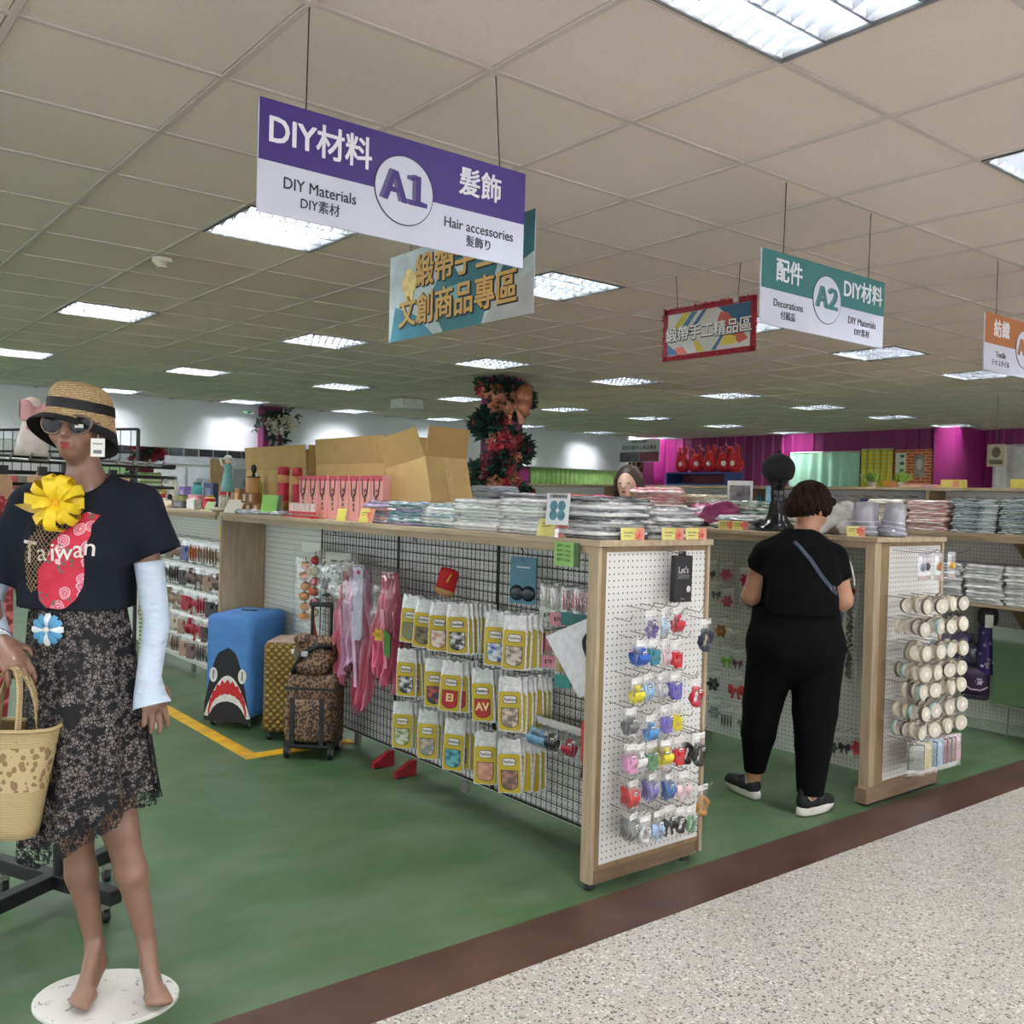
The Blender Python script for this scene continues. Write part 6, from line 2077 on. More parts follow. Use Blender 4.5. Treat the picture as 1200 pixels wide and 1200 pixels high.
# yellow ribbon flower
_r = random.Random(9)
FC = Vector(on_shirt(-0.062, 1.452, 0.03))
_fl = MB()
for i in range(15):
    a = 2 * PI * i / 15 + _r.uniform(-0.15, 0.15)
    L = _r.uniform(0.075, 0.105) * (1.0 if i % 2 else 0.8)
    w = 0.015
    up = _r.uniform(0.5, 1.3)
    ax = Vector((math.cos(a), 0, math.sin(a)))
    sd = Vector((-math.sin(a), 0, math.cos(a)))
    rows = []
    for k in range(13):
        u = k / 12 * 2 * PI
        p = FC + ax * (L * 0.5 * (1 - math.cos(u))) + Vector((0, -1, 0)) * (0.022 * up * 2 * math.sin(u) + 0.012 * up * (1 - math.cos(u)))
        tw = sd * w * (0.45 + 0.55 * math.sin(k / 12 * PI)) + Vector((0, 0.008 * math.sin(a * 3), 0))
        rows.append([tuple(p - tw), tuple(p + tw)])
    _fl.grid(rows)
_yt = NT('yellow_organza')
_ym = _yt.fin(0.5, 0, _yt.mix(_yt.noise(120, 2), lin((236, 196, 20)), lin((250, 220, 50))))
_yt.b.inputs['Subsurface Weight'].default_value = 0.0
FLW = thing('fabric_flower', 'large yellow ribbon flower pinned on the mannequin chest', 'fabric flower', MLOC, MROT)
link('ribbon_loops', _fl.data('ribbon_loops', _ym, True), FLW)
link('heart', MB().ball(FC + Vector((0, -0.03, 0)), (0.012, 0.010, 0.012), 12, 8).data('heart', M((236, 186, 50), 0.6), True), FLW)
link('leaf_tail', MB().grid([[(FC.x - 0.03 - 0.10 * u, FC.y, FC.z - 0.03 + 0.02 * u - 0.012 * math.sin(u * PI)), (FC.x - 0.03 - 0.10 * u, FC.y - 0.004, FC.z - 0.03 + 0.02 * u + 0.012 * math.sin(u * PI))] for u in [k / 8 for k in range(9)]]).data('leaf_tail', M((190, 160, 70), 0.6), True), FLW)

# lace skirt
def skirt_pt(a, v, off=0.0):
    """a: angle (0 = front -y, + to image right); v: 0 waist .. 1 hem"""
    hem = float(np.interp((math.degrees(a) + 180) % 360 - 180, [-180, -120, -80, -52, -30, 8, 35, 60, 95, 180], [0.56, 0.57, 0.545, 0.47, 0.425, 0.485, 0.54, 0.585, 0.58, 0.56]))
    # asymmetric front hem measured: high on the right, lowest left of centre
    z = 1.165 + (hem - 1.165) * v
    rx_ = 0.132 + 0.058 * v ** 0.8 + off
    ry__ = 0.098 + 0.075 * v ** 0.8 + off
    pl = 1 + (0.02 + 0.075 * v) * math.sin(9 * a + 2.0 * v) + 0.035 * v * math.sin(17 * a + 1.3)
    cx = -0.066 + 0.045 * v
    return (cx + rx_ * pl * math.sin(a), 0.006 - ry__ * pl * math.cos(a), z)


def mat_lace():
    t = NT('black_lace')
    co = t.co('Object', (1, 1, 1))
    v = t.voro(46, co)
    n = t.noise(46, 3, co)
    n2 = t.noise(18, 2, co)
    d = t.math('ADD', v.outputs[0], t.math('MULTIPLY', t.math('SUBTRACT', n, 0.5), 0.5))
    e = t.voro(95, co, 'DISTANCE_TO_EDGE')
    mesh_ = t.math('LESS_THAN', e.outputs[0], 0.095)
    petal = t.math('LESS_THAN', d, 0.33)
    rim = t.math('MULTIPLY', t.math('GREATER_THAN', d, 0.36), t.math('LESS_THAN', d, 0.44))
    op = t.math('MAXIMUM', t.math('MAXIMUM', petal, rim), mesh_)
    op = t.math('MAXIMUM', op, t.math('GREATER_THAN', n2, 0.61))
    tr = t.n('ShaderNodeBsdfTransparent')
    m1 = t.n('ShaderNodeMixShader')
    t.set(m1.inputs[0], op)
    t.t.links.new(tr.outputs[0], m1.inputs[1])
    t.t.links.new(t.b.outputs[0], m1.inputs[2])
    t.t.links.new(m1.outputs[0], t.out.inputs[0])
    return t.fin(0.6, 0, lin((16, 16, 20)), 0.3)


NA, NV = 96, 30
link('lace_skirt', MB().grid([[skirt_pt(2 * PI * j / NA, i / NV) for j in range(NA)] for i in range(NV + 1)], closed_u=True, flip=True).data('lace_skirt', mat_lace(), True), MANN)
link('skirt_lining', MB().grid([[skirt_pt(2 * PI * j / NA, 0.93 * i / NV, -0.007) for j in range(NA)] for i in range(NV + 1)], closed_u=True, flip=True).data('skirt_lining', M((158, 148, 142), 0.7, 0, 0.15, 20), True), MANN)
link('waistband', MB().lathe([(0.138, 1.145), (0.14, 1.165), (0.134, 1.185)], 40, (-0.066, 0.006, 0), sy=0.76, caps=False).data('waistband', M((20, 20, 24), 0.7), True), MANN)
# blue and white brooch on the skirt
_c = Vector((-0.098, -0.112, 1.095))
t = thing('fabric_flower', 'pale blue and white ribbon rosette on the skirt waist', 'fabric flower', MLOC, MROT)
_bm_, _wm = MB(), MB()
for i in range(12):
    a = 2 * PI * i / 12
    q = it_m = (_wm if i % 3 == 0 else _bm_)
    ax, sd = Vector((math.cos(a), 0, math.sin(a))), Vector((-math.sin(a), 0, math.cos(a)))
    q.grid([[tuple(_c + ax * 0.045 * u - sd * 0.011 * math.sin(u * PI * 0.8) + Vector((0, -0.008 * math.sin(u * PI), 0))), tuple(_c + ax * 0.045 * u + Vector((0, -0.014 * math.sin(u * PI) - 0.004, 0))), tuple(_c + ax * 0.045 * u + sd * 0.011 * math.sin(u * PI * 0.8) + Vector((0, -0.008 * math.sin(u * PI), 0)))] for u in [k / 5 for k in range(6)]])
link('blue_petal', _bm_.data('blue_petal', M((84, 150, 190), 0.6), True), t)
link('white_petal', _wm.data('white_petal', M((226, 232, 236), 0.6), True), t)
link('centre', MB().ball(_c + Vector((0, -0.012, 0)), (0.009, 0.006, 0.009), 10, 6).data('centre', M((230, 230, 226), 0.5), True), t)

# white arm sleeves
ASL = NT('white_sleeve')
ASL.bump(ASL.noise(9, 3, ASL.co('Object', (1, 1, 2.5))), 0.03, 0.6)
ASLM = ASL.fin(0.6, 0, lin((196, 212, 230)))
_af = MB()


def sleeve_tube(pts, rs, n=22):
    return MB().tube(pts, rs, n, caps=False)


link('arm_sleeve', sleeve_tube([(0.134, 0.010, 1.285), (0.146, 0.012, 1.20), (0.160, 0.012, 1.11), (0.157, -0.004, 1.03), (0.152, -0.018, 0.955), (0.158, -0.026, 0.905), (0.168, -0.032, 0.870)], [0.042, 0.040, 0.039, 0.036, 0.035, 0.044, 0.054]).data('arm_sleeve', ASLM, True), MANN)
link('arm_sleeve', sleeve_tube([(-0.275, -0.018, 1.275), (-0.31, -0.034, 1.19), (-0.316, -0.04, 1.15), (-0.29, -0.066, 1.115), (-0.245, -0.108, 1.075), (-0.222, -0.128, 1.055)], [0.046, 0.046, 0.048, 0.044, 0.036, 0.034]).data('arm_sleeve', ASLM, True), MANN)
link('bracelet', MB().tube([(-0.232 + 0.034 * math.cos(a), -0.118 + 0.02 * math.cos(a + 1.2), 1.065 + 0.03 * math.sin(a)) for a in [2 * PI * k / 20 for k in range(20)]], 0.005, 6, closed=True).data('bracelet', M((196, 196, 200), 0.25, 0.9), True), MANN)

# straw cloche hat
HO = Vector((-0.070, 0.006, 1.706))


def hat_pt(a, v):
    """v: 0 top .. 0.62 crown base .. 1 brim edge ; a=0 front, + image right"""
    if v <= 0.62:
        q = v / 0.62
        r = math.sin(q * PI / 2) ** 0.62
        x, y = 0.089 * r * math.sin(a), -0.104 * r * math.cos(a)
        z = 0.092 * (1 - q ** 2.3)
    else:
        q = (v - 0.62) / 0.38
        fr = 0.5 + 0.5 * math.cos(a)
        lf = max(0, -math.sin(a))
        rr = 1 + q * (0.08 + 0.36 * lf + 0.20 * fr)
        x, y = 0.089 * rr * math.sin(a), -0.104 * rr * math.cos(a)
        z = -q * (0.118 - 0.090 * fr) - 0.006 * q * math.sin(2 * a)
    tilt = 0.13 * x + 0.05 * y
    return (HO.x + x, HO.y + y, HO.z + z - tilt * 0.9)


def mat_straw():
    t = NT('woven_straw')
    co = t.co()
    w = t.n('ShaderNodeTexWave', {'Scale': 46.0, 'Distortion': 3.0, 'Detail': 1.0}, bands_direction='Z')
    t.set(w.inputs['Vector'], co)
    v = t.voro(120, co)
    h = t.math('MULTIPLY', w.outputs[1], t.math('SUBTRACT', 1.0, v.outputs[0]))
    t.bump(h, 0.004, 0.7)
    return t.fin(0.75, 0, t.ramp(h, [(0.05, lin((164, 132, 90))), (0.5, lin((212, 186, 144))), (0.9, lin((230, 210, 172)))]))


STRAW = mat_straw()
hat = thing('straw_hat', 'woven straw cloche hat with black band on the mannequin head', 'hat', MLOC, MROT)
N = 64
link('crown', MB().grid([[hat_pt(2 * PI * j / N, 0.001 + 0.62 * i / 14) for j in range(N)] for i in range(15)], closed_u=True, flip=True).data('crown', STRAW, True), hat)
_br = [[hat_pt(2 * PI * j / N, 0.6205 + 0.3795 * i / 8) for j in range(N)] for i in range(9)]
link('brim', MB().grid([_br[i] for i in range(0, 5)], closed_u=True, flip=True).data('brim', STRAW, True), hat)
link('brim_edge', MB().grid(_br[4:], closed_u=True, flip=True).data('brim_edge', M((18, 18, 20), 0.85, 0, 0.2, 80, 0.002), True), hat)
link('brim_lining', MB().grid([[(p[0] * 0.995 + HO.x * 0.005, p[1] * 0.995 + HO.y * 0.005, p[2] - 0.003) for p in r] for r in _br], closed_u=True).data('brim_lining', M((22, 20, 20), 0.85, 0, 0.2, 60), True), hat)
_bd = []
for i in range(5):
    v = 0.50 + 0.10 * i / 4
    row = [hat_pt(2 * PI * j / N, v) for j in range(N)]
    _bd.append([(HO.x + (p[0] - HO.x) * 1.022, HO.y + (p[1] - HO.y) * 1.022, p[2]) for p in row])
link('band', MB().grid(_bd, closed_u=True, flip=True).data('band', M((14, 14, 16), 0.6), True), hat)

# sunglasses with a price tag
gl = thing('sunglasses', 'oversized dark sunglasses with a white sticker on the mannequin face', 'sunglasses', MLOC, MROT)
for sx_, nm in ((-1, 'lens'), (1, 'lens')):
    c = HC + Vector((sx_ * 0.036 - 0.001, -0.094 + 0.004 * abs(sx_), -0.002))
    ring, lens = [], []
    for k in range(28):
        a = 2 * PI * k / 28
        x, z = 0.034 * math.cos(a), 0.026 * math.sin(a) + 0.003 * math.cos(2 * a)
        ring.append((c.x + x, c.y + 0.35 * (x * sx_) ** 2 * 20 + (0.10 * x * sx_ if x * sx_ > 0 else 0), c.z + z))
    link('rim', MB().tube(ring, 0.0040, 8, closed=True).data('rim', M((110, 92, 78), 0.25, 0, 0.1), True), gl)
    m = MB()
    m.add(ring + [(c.x, c.y - 0.004, c.z)], [(k, (k + 1) % 28, 28) for k in range(28)])
    link('lens', m.data('lens', M((8, 7, 8), 0.12, 0, 0, 30, 0, 0.25), True), gl)
    tx_ = c.x + sx_ * 0.034
    link('temple', MB().tube([(tx_, c.y + 0.012, c.z + 0.006), (tx_ + sx_ * 0.006, c.y + 0.05, c.z + 0.004), (HC.x + sx_ * 0.079, HC.y + 0.02, c.z)], 0.0045, 6).data('temple', M((96, 80, 68), 0.3), True), gl)
link('bridge', MB().tube([(HC.x - 0.006, HC.y - 0.098, HC.z + 0.004), (HC.x, HC.y - 0.102, HC.z + 0.006), (HC.x + 0.006, HC.y - 0.098, HC.z + 0.004)], 0.004, 6).data('bridge', M((110, 92, 78), 0.25)), gl)
link('sticker', MB().box((HC.x + 0.044, HC.y - 0.1005, HC.z - 0.009), (0.024, 0.001, 0.010)).data('sticker', M((214, 214, 206), 0.5, 0, 0.1)), gl)
tg = link('hang_tag', MB().box((HC.x + 0.080, HC.y - 0.060, HC.z - 0.066), (0.040, 0.0016, 0.052)).data('hang_tag', TAGM), gl)
link('barcode', MB().box((HC.x + 0.080, HC.y - 0.0612, HC.z - 0.078), (0.024, 0.0006, 0.010)).box((HC.x + 0.080, HC.y - 0.0612, HC.z - 0.055), (0.028, 0.0006, 0.003)).data('barcode', M((120, 120, 124), 0.5, 0, 0)), tg)
link('tag_string', MB().tube([(HC.x + 0.076, HC.y - 0.05, HC.z), (HC.x + 0.080, HC.y - 0.0595, HC.z - 0.04)], 0.0008, 4).data('tag_string', TAGM), tg)

# straw tote bag with leopard band hanging from the hand
def mat_totesraw():
    t = NT('raffia')
    w = t.n('ShaderNodeTexWave', {'Scale': 60.0, 'Distortion': 1.5, 'Detail': 2.0}, bands_direction='Z')
    t.set(w.inputs['Vector'], t.co())
    t.bump(w.outputs[1], 0.002, 0.5)
    return t.fin(0.8, 0, t.ramp(w.outputs[1], [(0.1, lin((164, 142, 98))), (0.8, lin((200, 180, 136)))]))


def mat_spots():
    t = NT('painted_spots')
    co = t.co('Object', (1, 1, 0.8))
    v = t.voro(58, co)
    n = t.noise(50, 2, co)
    d = t.math('ADD', v.outputs[0], t.math('MULTIPLY', t.math('SUBTRACT', n, 0.5), 0.7))
    return t.fin(0.8, 0, t.mix(t.math('LESS_THAN', d, 0.44), lin((192, 172, 130)), lin((142, 116, 80))))


RAF = mat_totesraw()
bag = thing('tote_bag', 'straw tote bag with brown spotted band hanging from the mannequin hand', 'tote bag', MLOC, MROT)
BX, BY = -0.178, -0.165


def tote_ring(z, n=40):
    v = (z - 0.535) / 0.30
    a, b = 0.084 + 0.055 * v, 0.055 + 0.018 * v
    return [(BX + a * math.copysign(abs(math.cos(q)) ** 0.7, math.cos(q)), BY + b * math.copysign(abs(math.sin(q)) ** 0.8, math.sin(q)), z) for q in [2 * PI * k / n for k in range(n)]]


def tote_part(name, z0, z1, mat, cap=False):
    m = MB().grid([tote_ring(z0 + (z1 - z0) * i / 6) for i in range(7)], closed_u=True)
    if cap:
        m.f.append(tuple(range(39, -1, -1)))
        m.k.append(0)
    return link(name, m.data(name, mat, True), bag)


tote_part('lower_body', 0.535, 0.668, RAF, True)
tote_part('spotted_band', 0.668, 0.790, mat_spots())
tote_part('upper_body', 0.790, 0.835, RAF)
link('rim', MB().tube(tote_ring(0.835), 0.006, 6, closed=True).data('rim', RAF, True), bag)
link('lining', MB().grid([[(BX + (p[0] - BX) * 0.96, BY + (p[1] - BY) * 0.94, p[2]) for p in tote_ring(0.58 + 0.25 * i / 3)] for i in range(4)], closed_u=True, flip=True).data('lining', M((110, 90, 60), 0.9), True), bag)
for yy, top in ((-0.062, 0.995), (0.058, 0.985)):
    P = []
    for k in range(15):
        u = k / 14
        a = PI * u
        x = BX - 0.058 * math.cos(a) * (1 - 0.35 * math.sin(a)) + 0.012 * math.sin(a)
        z = 0.80 + (top - 0.80) * math.sin(a) ** 0.55
        y = BY + yy * (1 - 0.8 * math.sin(a)) + 0.010 * math.sin(a)
        P.append([(x - 0.003, y - 0.012, z), (x + 0.003, y - 0.012, z + 0.004), (x + 0.003, y + 0.012, z + 0.004), (x - 0.003, y + 0.012, z)])
    link('handle', MB().grid(P, closed_u=True).data('handle', RAF), bag)

# garment rack behind the mannequin
RK = thing('garment_rack', 'black steel garment rack on casters behind the mannequin', 'garment rack', (0.86, 3.62, 0))


def bar(a, b, s=0.05):
    a, b = Vector(a), Vector(b)
    d = b - a
    return MB().box((a + b) / 2, (s, d.length, s), Matrix.Rotation(math.atan2(-d.x, d.y), 3, 'Z'))


def rw(x, y, z):
    return (x - 0.86, y - 3.62, z)


link('base_bar', bar(rw(0.36, 3.33, 0.105), rw(1.10, 3.80, 0.105)).data('base_bar', BLACK, bevel=0.003), RK)
link('base_bar', bar(rw(0.72, 3.93, 0.1045), rw(0.985, 3.36, 0.1045)).data('base_bar', BLACK, bevel=0.003), RK)
for x, y in ((0.968, 3.425), (0.74, 3.88), (0.40, 3.36), (1.07, 3.78)):
    c = link('caster', MB().cyl((rw(x, y, 0)[0] - 0.012, rw(x, y, 0)[1], 0.028), (rw(x, y, 0)[0] + 0.012, rw(x, y, 0)[1], 0.028), 0.028, n=16).data('caster', BLACK, bevel=0.003), RK)
    link('fork', MB().box(rw(x, y, 0.058), (0.032, 0.03, 0.04)).data('fork', M((170, 166, 160), 0.25, 0.8), bevel=0.004), c)
link('post', MB().cyl(rw(0.86, 3.62, 0.13), rw(0.86, 3.62, 1.62), 0.016).data('post', BLACK), RK)
link('rail', MB().cyl(rw(0.30, 3.40, 1.585), rw(1.30, 3.80, 1.585), 0.013).data('rail', BLACK), RK)
for k in range(14):
    u = k / 13
    x, y = 0.36 + 0.80 * u, 3.424 + 0.32 * u
    link('peg', MB().tube([rw(x, y, 1.585), rw(x + 0.04, y - 0.10, 1.58), rw(x + 0.045, y - 0.12, 1.60)], 0.004, 5).data('peg', HOOK), RK)
link('grid_top', MB().cyl(rw(0.30, 3.40, 1.54), rw(1.30, 3.80, 1.54), 0.006).cyl(rw(0.30, 3.40, 1.50), rw(1.30, 3.80, 1.50), 0.006).data('grid_top', BLACK), RK)
GR = [((120, 160, 40), 'lime green'), ((90, 140, 40), 'grass green'), ((150, 40, 40), 'dark red'), ((130, 170, 60), 'yellow green'), ((60, 70, 50), 'moss'), ((170, 60, 50), 'brick red')]
for k, (c, nm) in enumerate(GR):
    u = 0.02 + 0.16 * k
    x, y = 0.36 + 0.80 * u, 3.36 + 0.32 * u
    t = thing('ribbon_spool', '%s ribbon strip on kraft card hanging on the rack' % nm, 'ribbon', (x, y, 1.55), 0.4, 'ribbon strips on the garment rack')
    link('card', MB().prism([(-0.035, -0.10), (0.035, -0.10), (0.035, -0.04), (0.01, 0.0), (-0.01, 0.0), (-0.035, -0.04)], -0.004, 0.0).data('card', M((196, 160, 124), 0.7)), t)
    tx = NT('printed_ribbon')
    mt = tx.fin(0.5, 0, tx.ramp(tx.noise(40, 2), [(0.5, lin(c)), (0.62, lin(tuple(min(255, v + 90) for v in c)))]))
    link('strip', MB().grid([[(-0.034 + 0.004 * math.sin(5 * v), -0.006 - 0.01 * math.sin(7 * v + k), -0.09 - (0.9 + 0.1 * (k % 3)) * v), (0.034 + 0.004 * math.sin(5 * v), -0.006 + 0.01 * math.sin(7 * v + k), -0.09 - (0.9 + 0.1 * (k % 3)) * v)] for v in [i / 14 for i in range(15)]]).data('strip', mt, True), t)
    link('clip', MB().box((0, -0.006, -0.005), (0.03, 0.012, 0.03)).data('clip', BLACK), t)

t = thing('bow_doll', 'white cone doll with a pink bow on the rack behind the hat', 'doll', (0.735, 3.55, 1.595), 0.3)
link('robe', MB().lathe([(0.055, 0.0), (0.045, 0.05), (0.028, 0.12), (0.018, 0.15)], 16).data('robe', M((216, 208, 200), 0.7), True), t)
link('head', MB().ball((0, 0, 0.172), 0.028, 12, 8).data('head', M((222, 206, 196), 0.6), True), t)
link('pink_bow', it_bow(2.0).data('pink_bow', M((222, 170, 172), 0.6), True), t, (0, -0.03, 0.15))
# ---------------------------------------------------------------- shopper seen from behind (local frame: x to the right of the picture, y away)
PLOC, PROT = (4.02, 2.93, 0.0), -0.668423
PSKIN = M((178, 132, 106), 0.5, 0, 0.06, 12)
PER = thing('person', 'person in black T-shirt and loose black trousers browsing, seen from behind', 'person', PLOC, PROT)
f = Field((-0.26, -0.26, 0.03), (0.50, 0.40, 1.64), 0.0062)
# core, neck
f.cone((0.09, 0.0, 0.80), (0.10, 0.01, 1.18), 0.17, 0.16, 0.03, (1, 0.7, 1))
f.cone((-0.03, 0.03, 1.235), (0.24, 0.03, 1.225), 0.05, 0.05, 0.05)
f.cone((0.115, 0.03, 1.24), (0.135, 0.05, 1.33), 0.085, 0.062, 0.04)
f.cone((0.135, 0.05, 1.32), (0.158, 0.062, 1.42), 0.058, 0.056, 0.03)
# head, turned right and bowed
FD = Vector((0.72, 0.52, -0.45)).normalized()
FS = Vector((0.52, -0.72, 0)).normalized()
FU = FS.cross(FD).normalized()
if FU.z < 0:
    FU = -FU
HP = Vector((0.168, 0.065, 1.485))
hm = Matrix((FS, FD, FU)).transposed()


def hp(s, d, u):
    return HP + FS * s + FD * d + FU * u


f.ell(hp(0, -0.005, 0.02), (0.072, 0.092, 0.092), 0.02, rot=hm)
f.ell(hp(0, 0.03, -0.045), (0.055, 0.055, 0.068), 0.03, rot=hm)
f.ell(hp(0, 0.062, -0.095), (0.024, 0.024, 0.020), 0.03, rot=hm)
f.cone(hp(0, 0.088, 0.005), hp(0, 0.104, -0.03), 0.008, 0.012, 0.012)
f.ell(hp(0, 0.086, -0.062), (0.022, 0.010, 0.010), 0.01, rot=hm)
for sg in (-1, 1):
    f.ell(hp(sg * 0.074, -0.004, -0.012), (0.010, 0.020, 0.032), 0.008, rot=hm)
    f.ell(hp(sg * 0.03, 0.088, 0.004), (0.015, 0.008, 0.009), 0.010, 'sub', rot=hm)
    f.ell(hp(sg * 0.036, 0.060, -0.035), (0.024, 0.022, 0.024), 0.025, rot=hm)
# arms
f.chain([(-0.07, 0.03, 1.22), (-0.122, 0.06, 1.03), (-0.06, 0.24, 1.03)], [0.058, 0.045, 0.030], 0.02)
hand(f, (-0.065, 0.23, 1.03), (0.5, 0.75, 0.15), (-0.4, 0.2, 0.9), -1, 0.4, 1.0)
f.chain([(0.275, 0.03, 1.20), (0.325, 0.045, 1.03), (0.385, 0.20, 1.05)], [0.066, 0.060, 0.033], 0.02)
hand(f, (0.383, 0.195, 1.05), (0.35, 0.75, 0.15), (0.5, 0.2, 0.85), 1, 0.45, 1.0)
# legs
f.chain([(0.0, 0.02, 0.78), (-0.06, 0.05, 0.44), (-0.074, 0.085, 0.10)], [0.10, 0.062, 0.038], 0.03)
f.chain([(0.18, -0.01, 0.78), (0.16, -0.09, 0.42), (0.138, -0.15, 0.10)], [0.10, 0.062, 0.038], 0.03)
_V, _F = f.mesh()
link('body', np_mesh('body', _V, _F, PSKIN)[0], PER)
_em = MB()
for sg in (-1, 1):
    _em.ball(hp(sg * 0.03, 0.080, 0.004), 0.010, 10, 8)
link('eye', _em.data('eye', M((60, 44, 36), 0.3), True), PER)
# hair: short, brown, swept
f = Field((-0.02, -0.10, 1.34), (0.34, 0.24, 1.66), 0.006)
f.ell(hp(0, -0.020, 0.035), (0.095, 0.108, 0.098), 0.0, rot=hm)
f.ell(hp(0, -0.075, -0.02), (0.080, 0.052, 0.060), 0.03, rot=hm)
f.ell((0.058, 0.035, 1.475), (0.030, 0.035, 0.042), 0.03)
f.ell(hp(0.085, 0.012, 0.01), (0.020, 0.035, 0.05), 0.02, rot=hm)
f.ell(hp(0, 0.085, 0.075), (0.07, 0.03, 0.03), 0.03, rot=hm)
f.put(lambda X, Y, Z: (FD.x * (X - HP.x) + FD.y * (Y - HP.y) + FD.z * (Z - HP.z)) * -1 + 0.045 + np.maximum(0, (FU.x * (X - HP.x) + FU.y * (Y - HP.y) + FU.z * (Z - HP.z)) - 0.045) * 3, (-0.02, -0.1, 1.34), (0.34, 0.24, 1.66), 0.012, 'sub')
_V, _F = f.mesh()
_V = np.asarray(_V)
_ang = np.arctan2(_V[:, 1] - HP.y, _V[:, 0] - HP.x)
_dir = (_V - np.array(HP))
_dir /= np.linalg.norm(_dir, axis=1)[:, None]
_V = _V + _dir * (0.004 * np.sin(_ang * 17 + _V[:, 2] * 60) + 0.003 * np.sin(_ang * 31 - _V[:, 2] * 90))[:, None]
_ht = NT('brown_hair')
_hn = _ht.noise(60, 3, _ht.co('Object', (1, 1, 0.25)))
_ht.bump(_hn, 0.006, 0.8)
link('hair', np_mesh('hair', _V, _F, _ht.fin(0.8, 0, _ht.ramp(_hn, [(0.3, lin((16, 9, 6))), (0.7, lin((46, 28, 19)))]), 0.15))[0], PER)
BLK = NT('black_cotton')
BLK.bump(BLK.noise(6, 3, BLK.co('Object', (1, 1, 0.5))), 0.04, 0.6)
BLKM = BLK.fin(0.9, 0, lin((11, 11, 12)), 0.1)
# T-shirt
f = Field((-0.26, -0.22, 0.94), (0.46, 0.24, 1.38), 0.0065)
f.cone((0.091, 0.0, 0.86), (0.09, 0.0, 1.04), 0.246, 0.226, 0.02, (1, 0.72, 1))
f.cone((0.09, 0.0, 1.04), (0.105, 0.02, 1.19), 0.222, 0.195, 0.03, (1, 0.70, 1))
f.cone((-0.055, 0.03, 1.245), (0.275, 0.03, 1.232), 0.060, 0.062, 0.06)
f.ell((0.11, -0.04, 1.20), (0.15, 0.09, 0.10), 0.06)
f.cone((0.10, 0.03, 1.26), (0.115, 0.045, 1.32), 0.10, 0.075, 0.05)
f.cone((-0.055, 0.035, 1.235), (-0.130, 0.065, 1.12), 0.070, 0.066, 0.03)
f.cone((0.275, 0.035, 1.225), (0.325, 0.06, 1.06), 0.076, 0.080, 0.03)
f.half((-0.45, 0.1, -0.88), -0.968, (-0.26, -0.22, 0.94), (-0.085, 0.24, 1.24))
f.half((0.28, 0.1, -0.95), -0.985, (0.225, -0.1, 0.94), (0.46, 0.24, 1.18))
f.half((0, 0, -1), -0.962)
f.cone((-0.115, 0.06, 1.17), (-0.15, 0.075, 1.06), 0.056, 0.058, 0.0, mode='sub')
f.cone((0.305, 0.055, 1.12), (0.335, 0.065, 1.02), 0.068, 0.074, 0.0, mode='sub')
f.cone((0.128, 0.045, 1.29), (0.150, 0.06, 1.42), 0.064, 0.072, 0.0, mode='sub')
_V, _F = f.mesh()
_me, _sv, _sf = np_mesh('t_shirt', _V, _F, BLKM)
psh = link('t_shirt', _me, PER)
PB_ = BVHTree.FromPolygons([tuple(v) for v in _sv], [tuple(q) for q in _sf])


def back_of(x, z, off=0.004):
    h = PB_.ray_cast(Vector((x, -0.8, z)), Vector((0, 1, 0)))
    return Vector((x, (h[0].y if h[0] is not None else -0.10) - off, z))


link('neckband', MB().tube([(0.062, 0.03, 1.335), (0.085, -0.012, 1.325), (0.13, -0.030, 1.312), (0.175, -0.012, 1.30), (0.20, 0.03, 1.295)], 0.010, 8).data('neckband', M((206, 190, 168), 0.7), True), psh)
link('sleeve_stripe', MB().tube([(0.330, 0.0, 1.265), (0.362, 0.01, 1.20), (0.385, 0.03, 1.13), (0.392, 0.04, 1.10)], 0.0045, 6).data('sleeve_stripe', M((220, 220, 218), 0.7), True), psh)
# trousers
f = Field((-0.26, -0.30, 0.06), (0.46, 0.26, 1.04), 0.0075)
f.ell((0.092, 0.0, 0.80), (0.238, 0.165, 0.17), 0.03)
f.cone((0.092, 0.0, 0.82), (0.09, 0.0, 1.02), 0.232, 0.212, 0.04, (1, 0.70, 1))
f.ell((0.02, -0.07, 0.80), (0.13, 0.11, 0.13), 0.05)
f.ell((0.17, -0.08, 0.80), (0.13, 0.11, 0.13), 0.05)
f.chain([(-0.015, 0.01, 0.74), (-0.055, 0.03, 0.50), (-0.066, 0.05, 0.34), (-0.072, 0.08, 0.145)], [0.128, 0.098, 0.086, 0.052], 0.012)
f.chain([(0.195, -0.02, 0.74), (0.180, -0.06, 0.48), (0.165, -0.10, 0.32), (0.142, -0.148, 0.105)], [0.130, 0.108, 0.088, 0.064], 0.012)
f.half((0, 0, -1), -0.100)
f.half((0, 0, 1), 0.985)
f.half((0, 0, -1), -0.135, (-0.26, -0.05, 0.06), (0.03, 0.26, 0.3))
_V, _F = f.mesh()
link('trousers', np_mesh('trousers', _V, _F, BLKM)[0], PER)
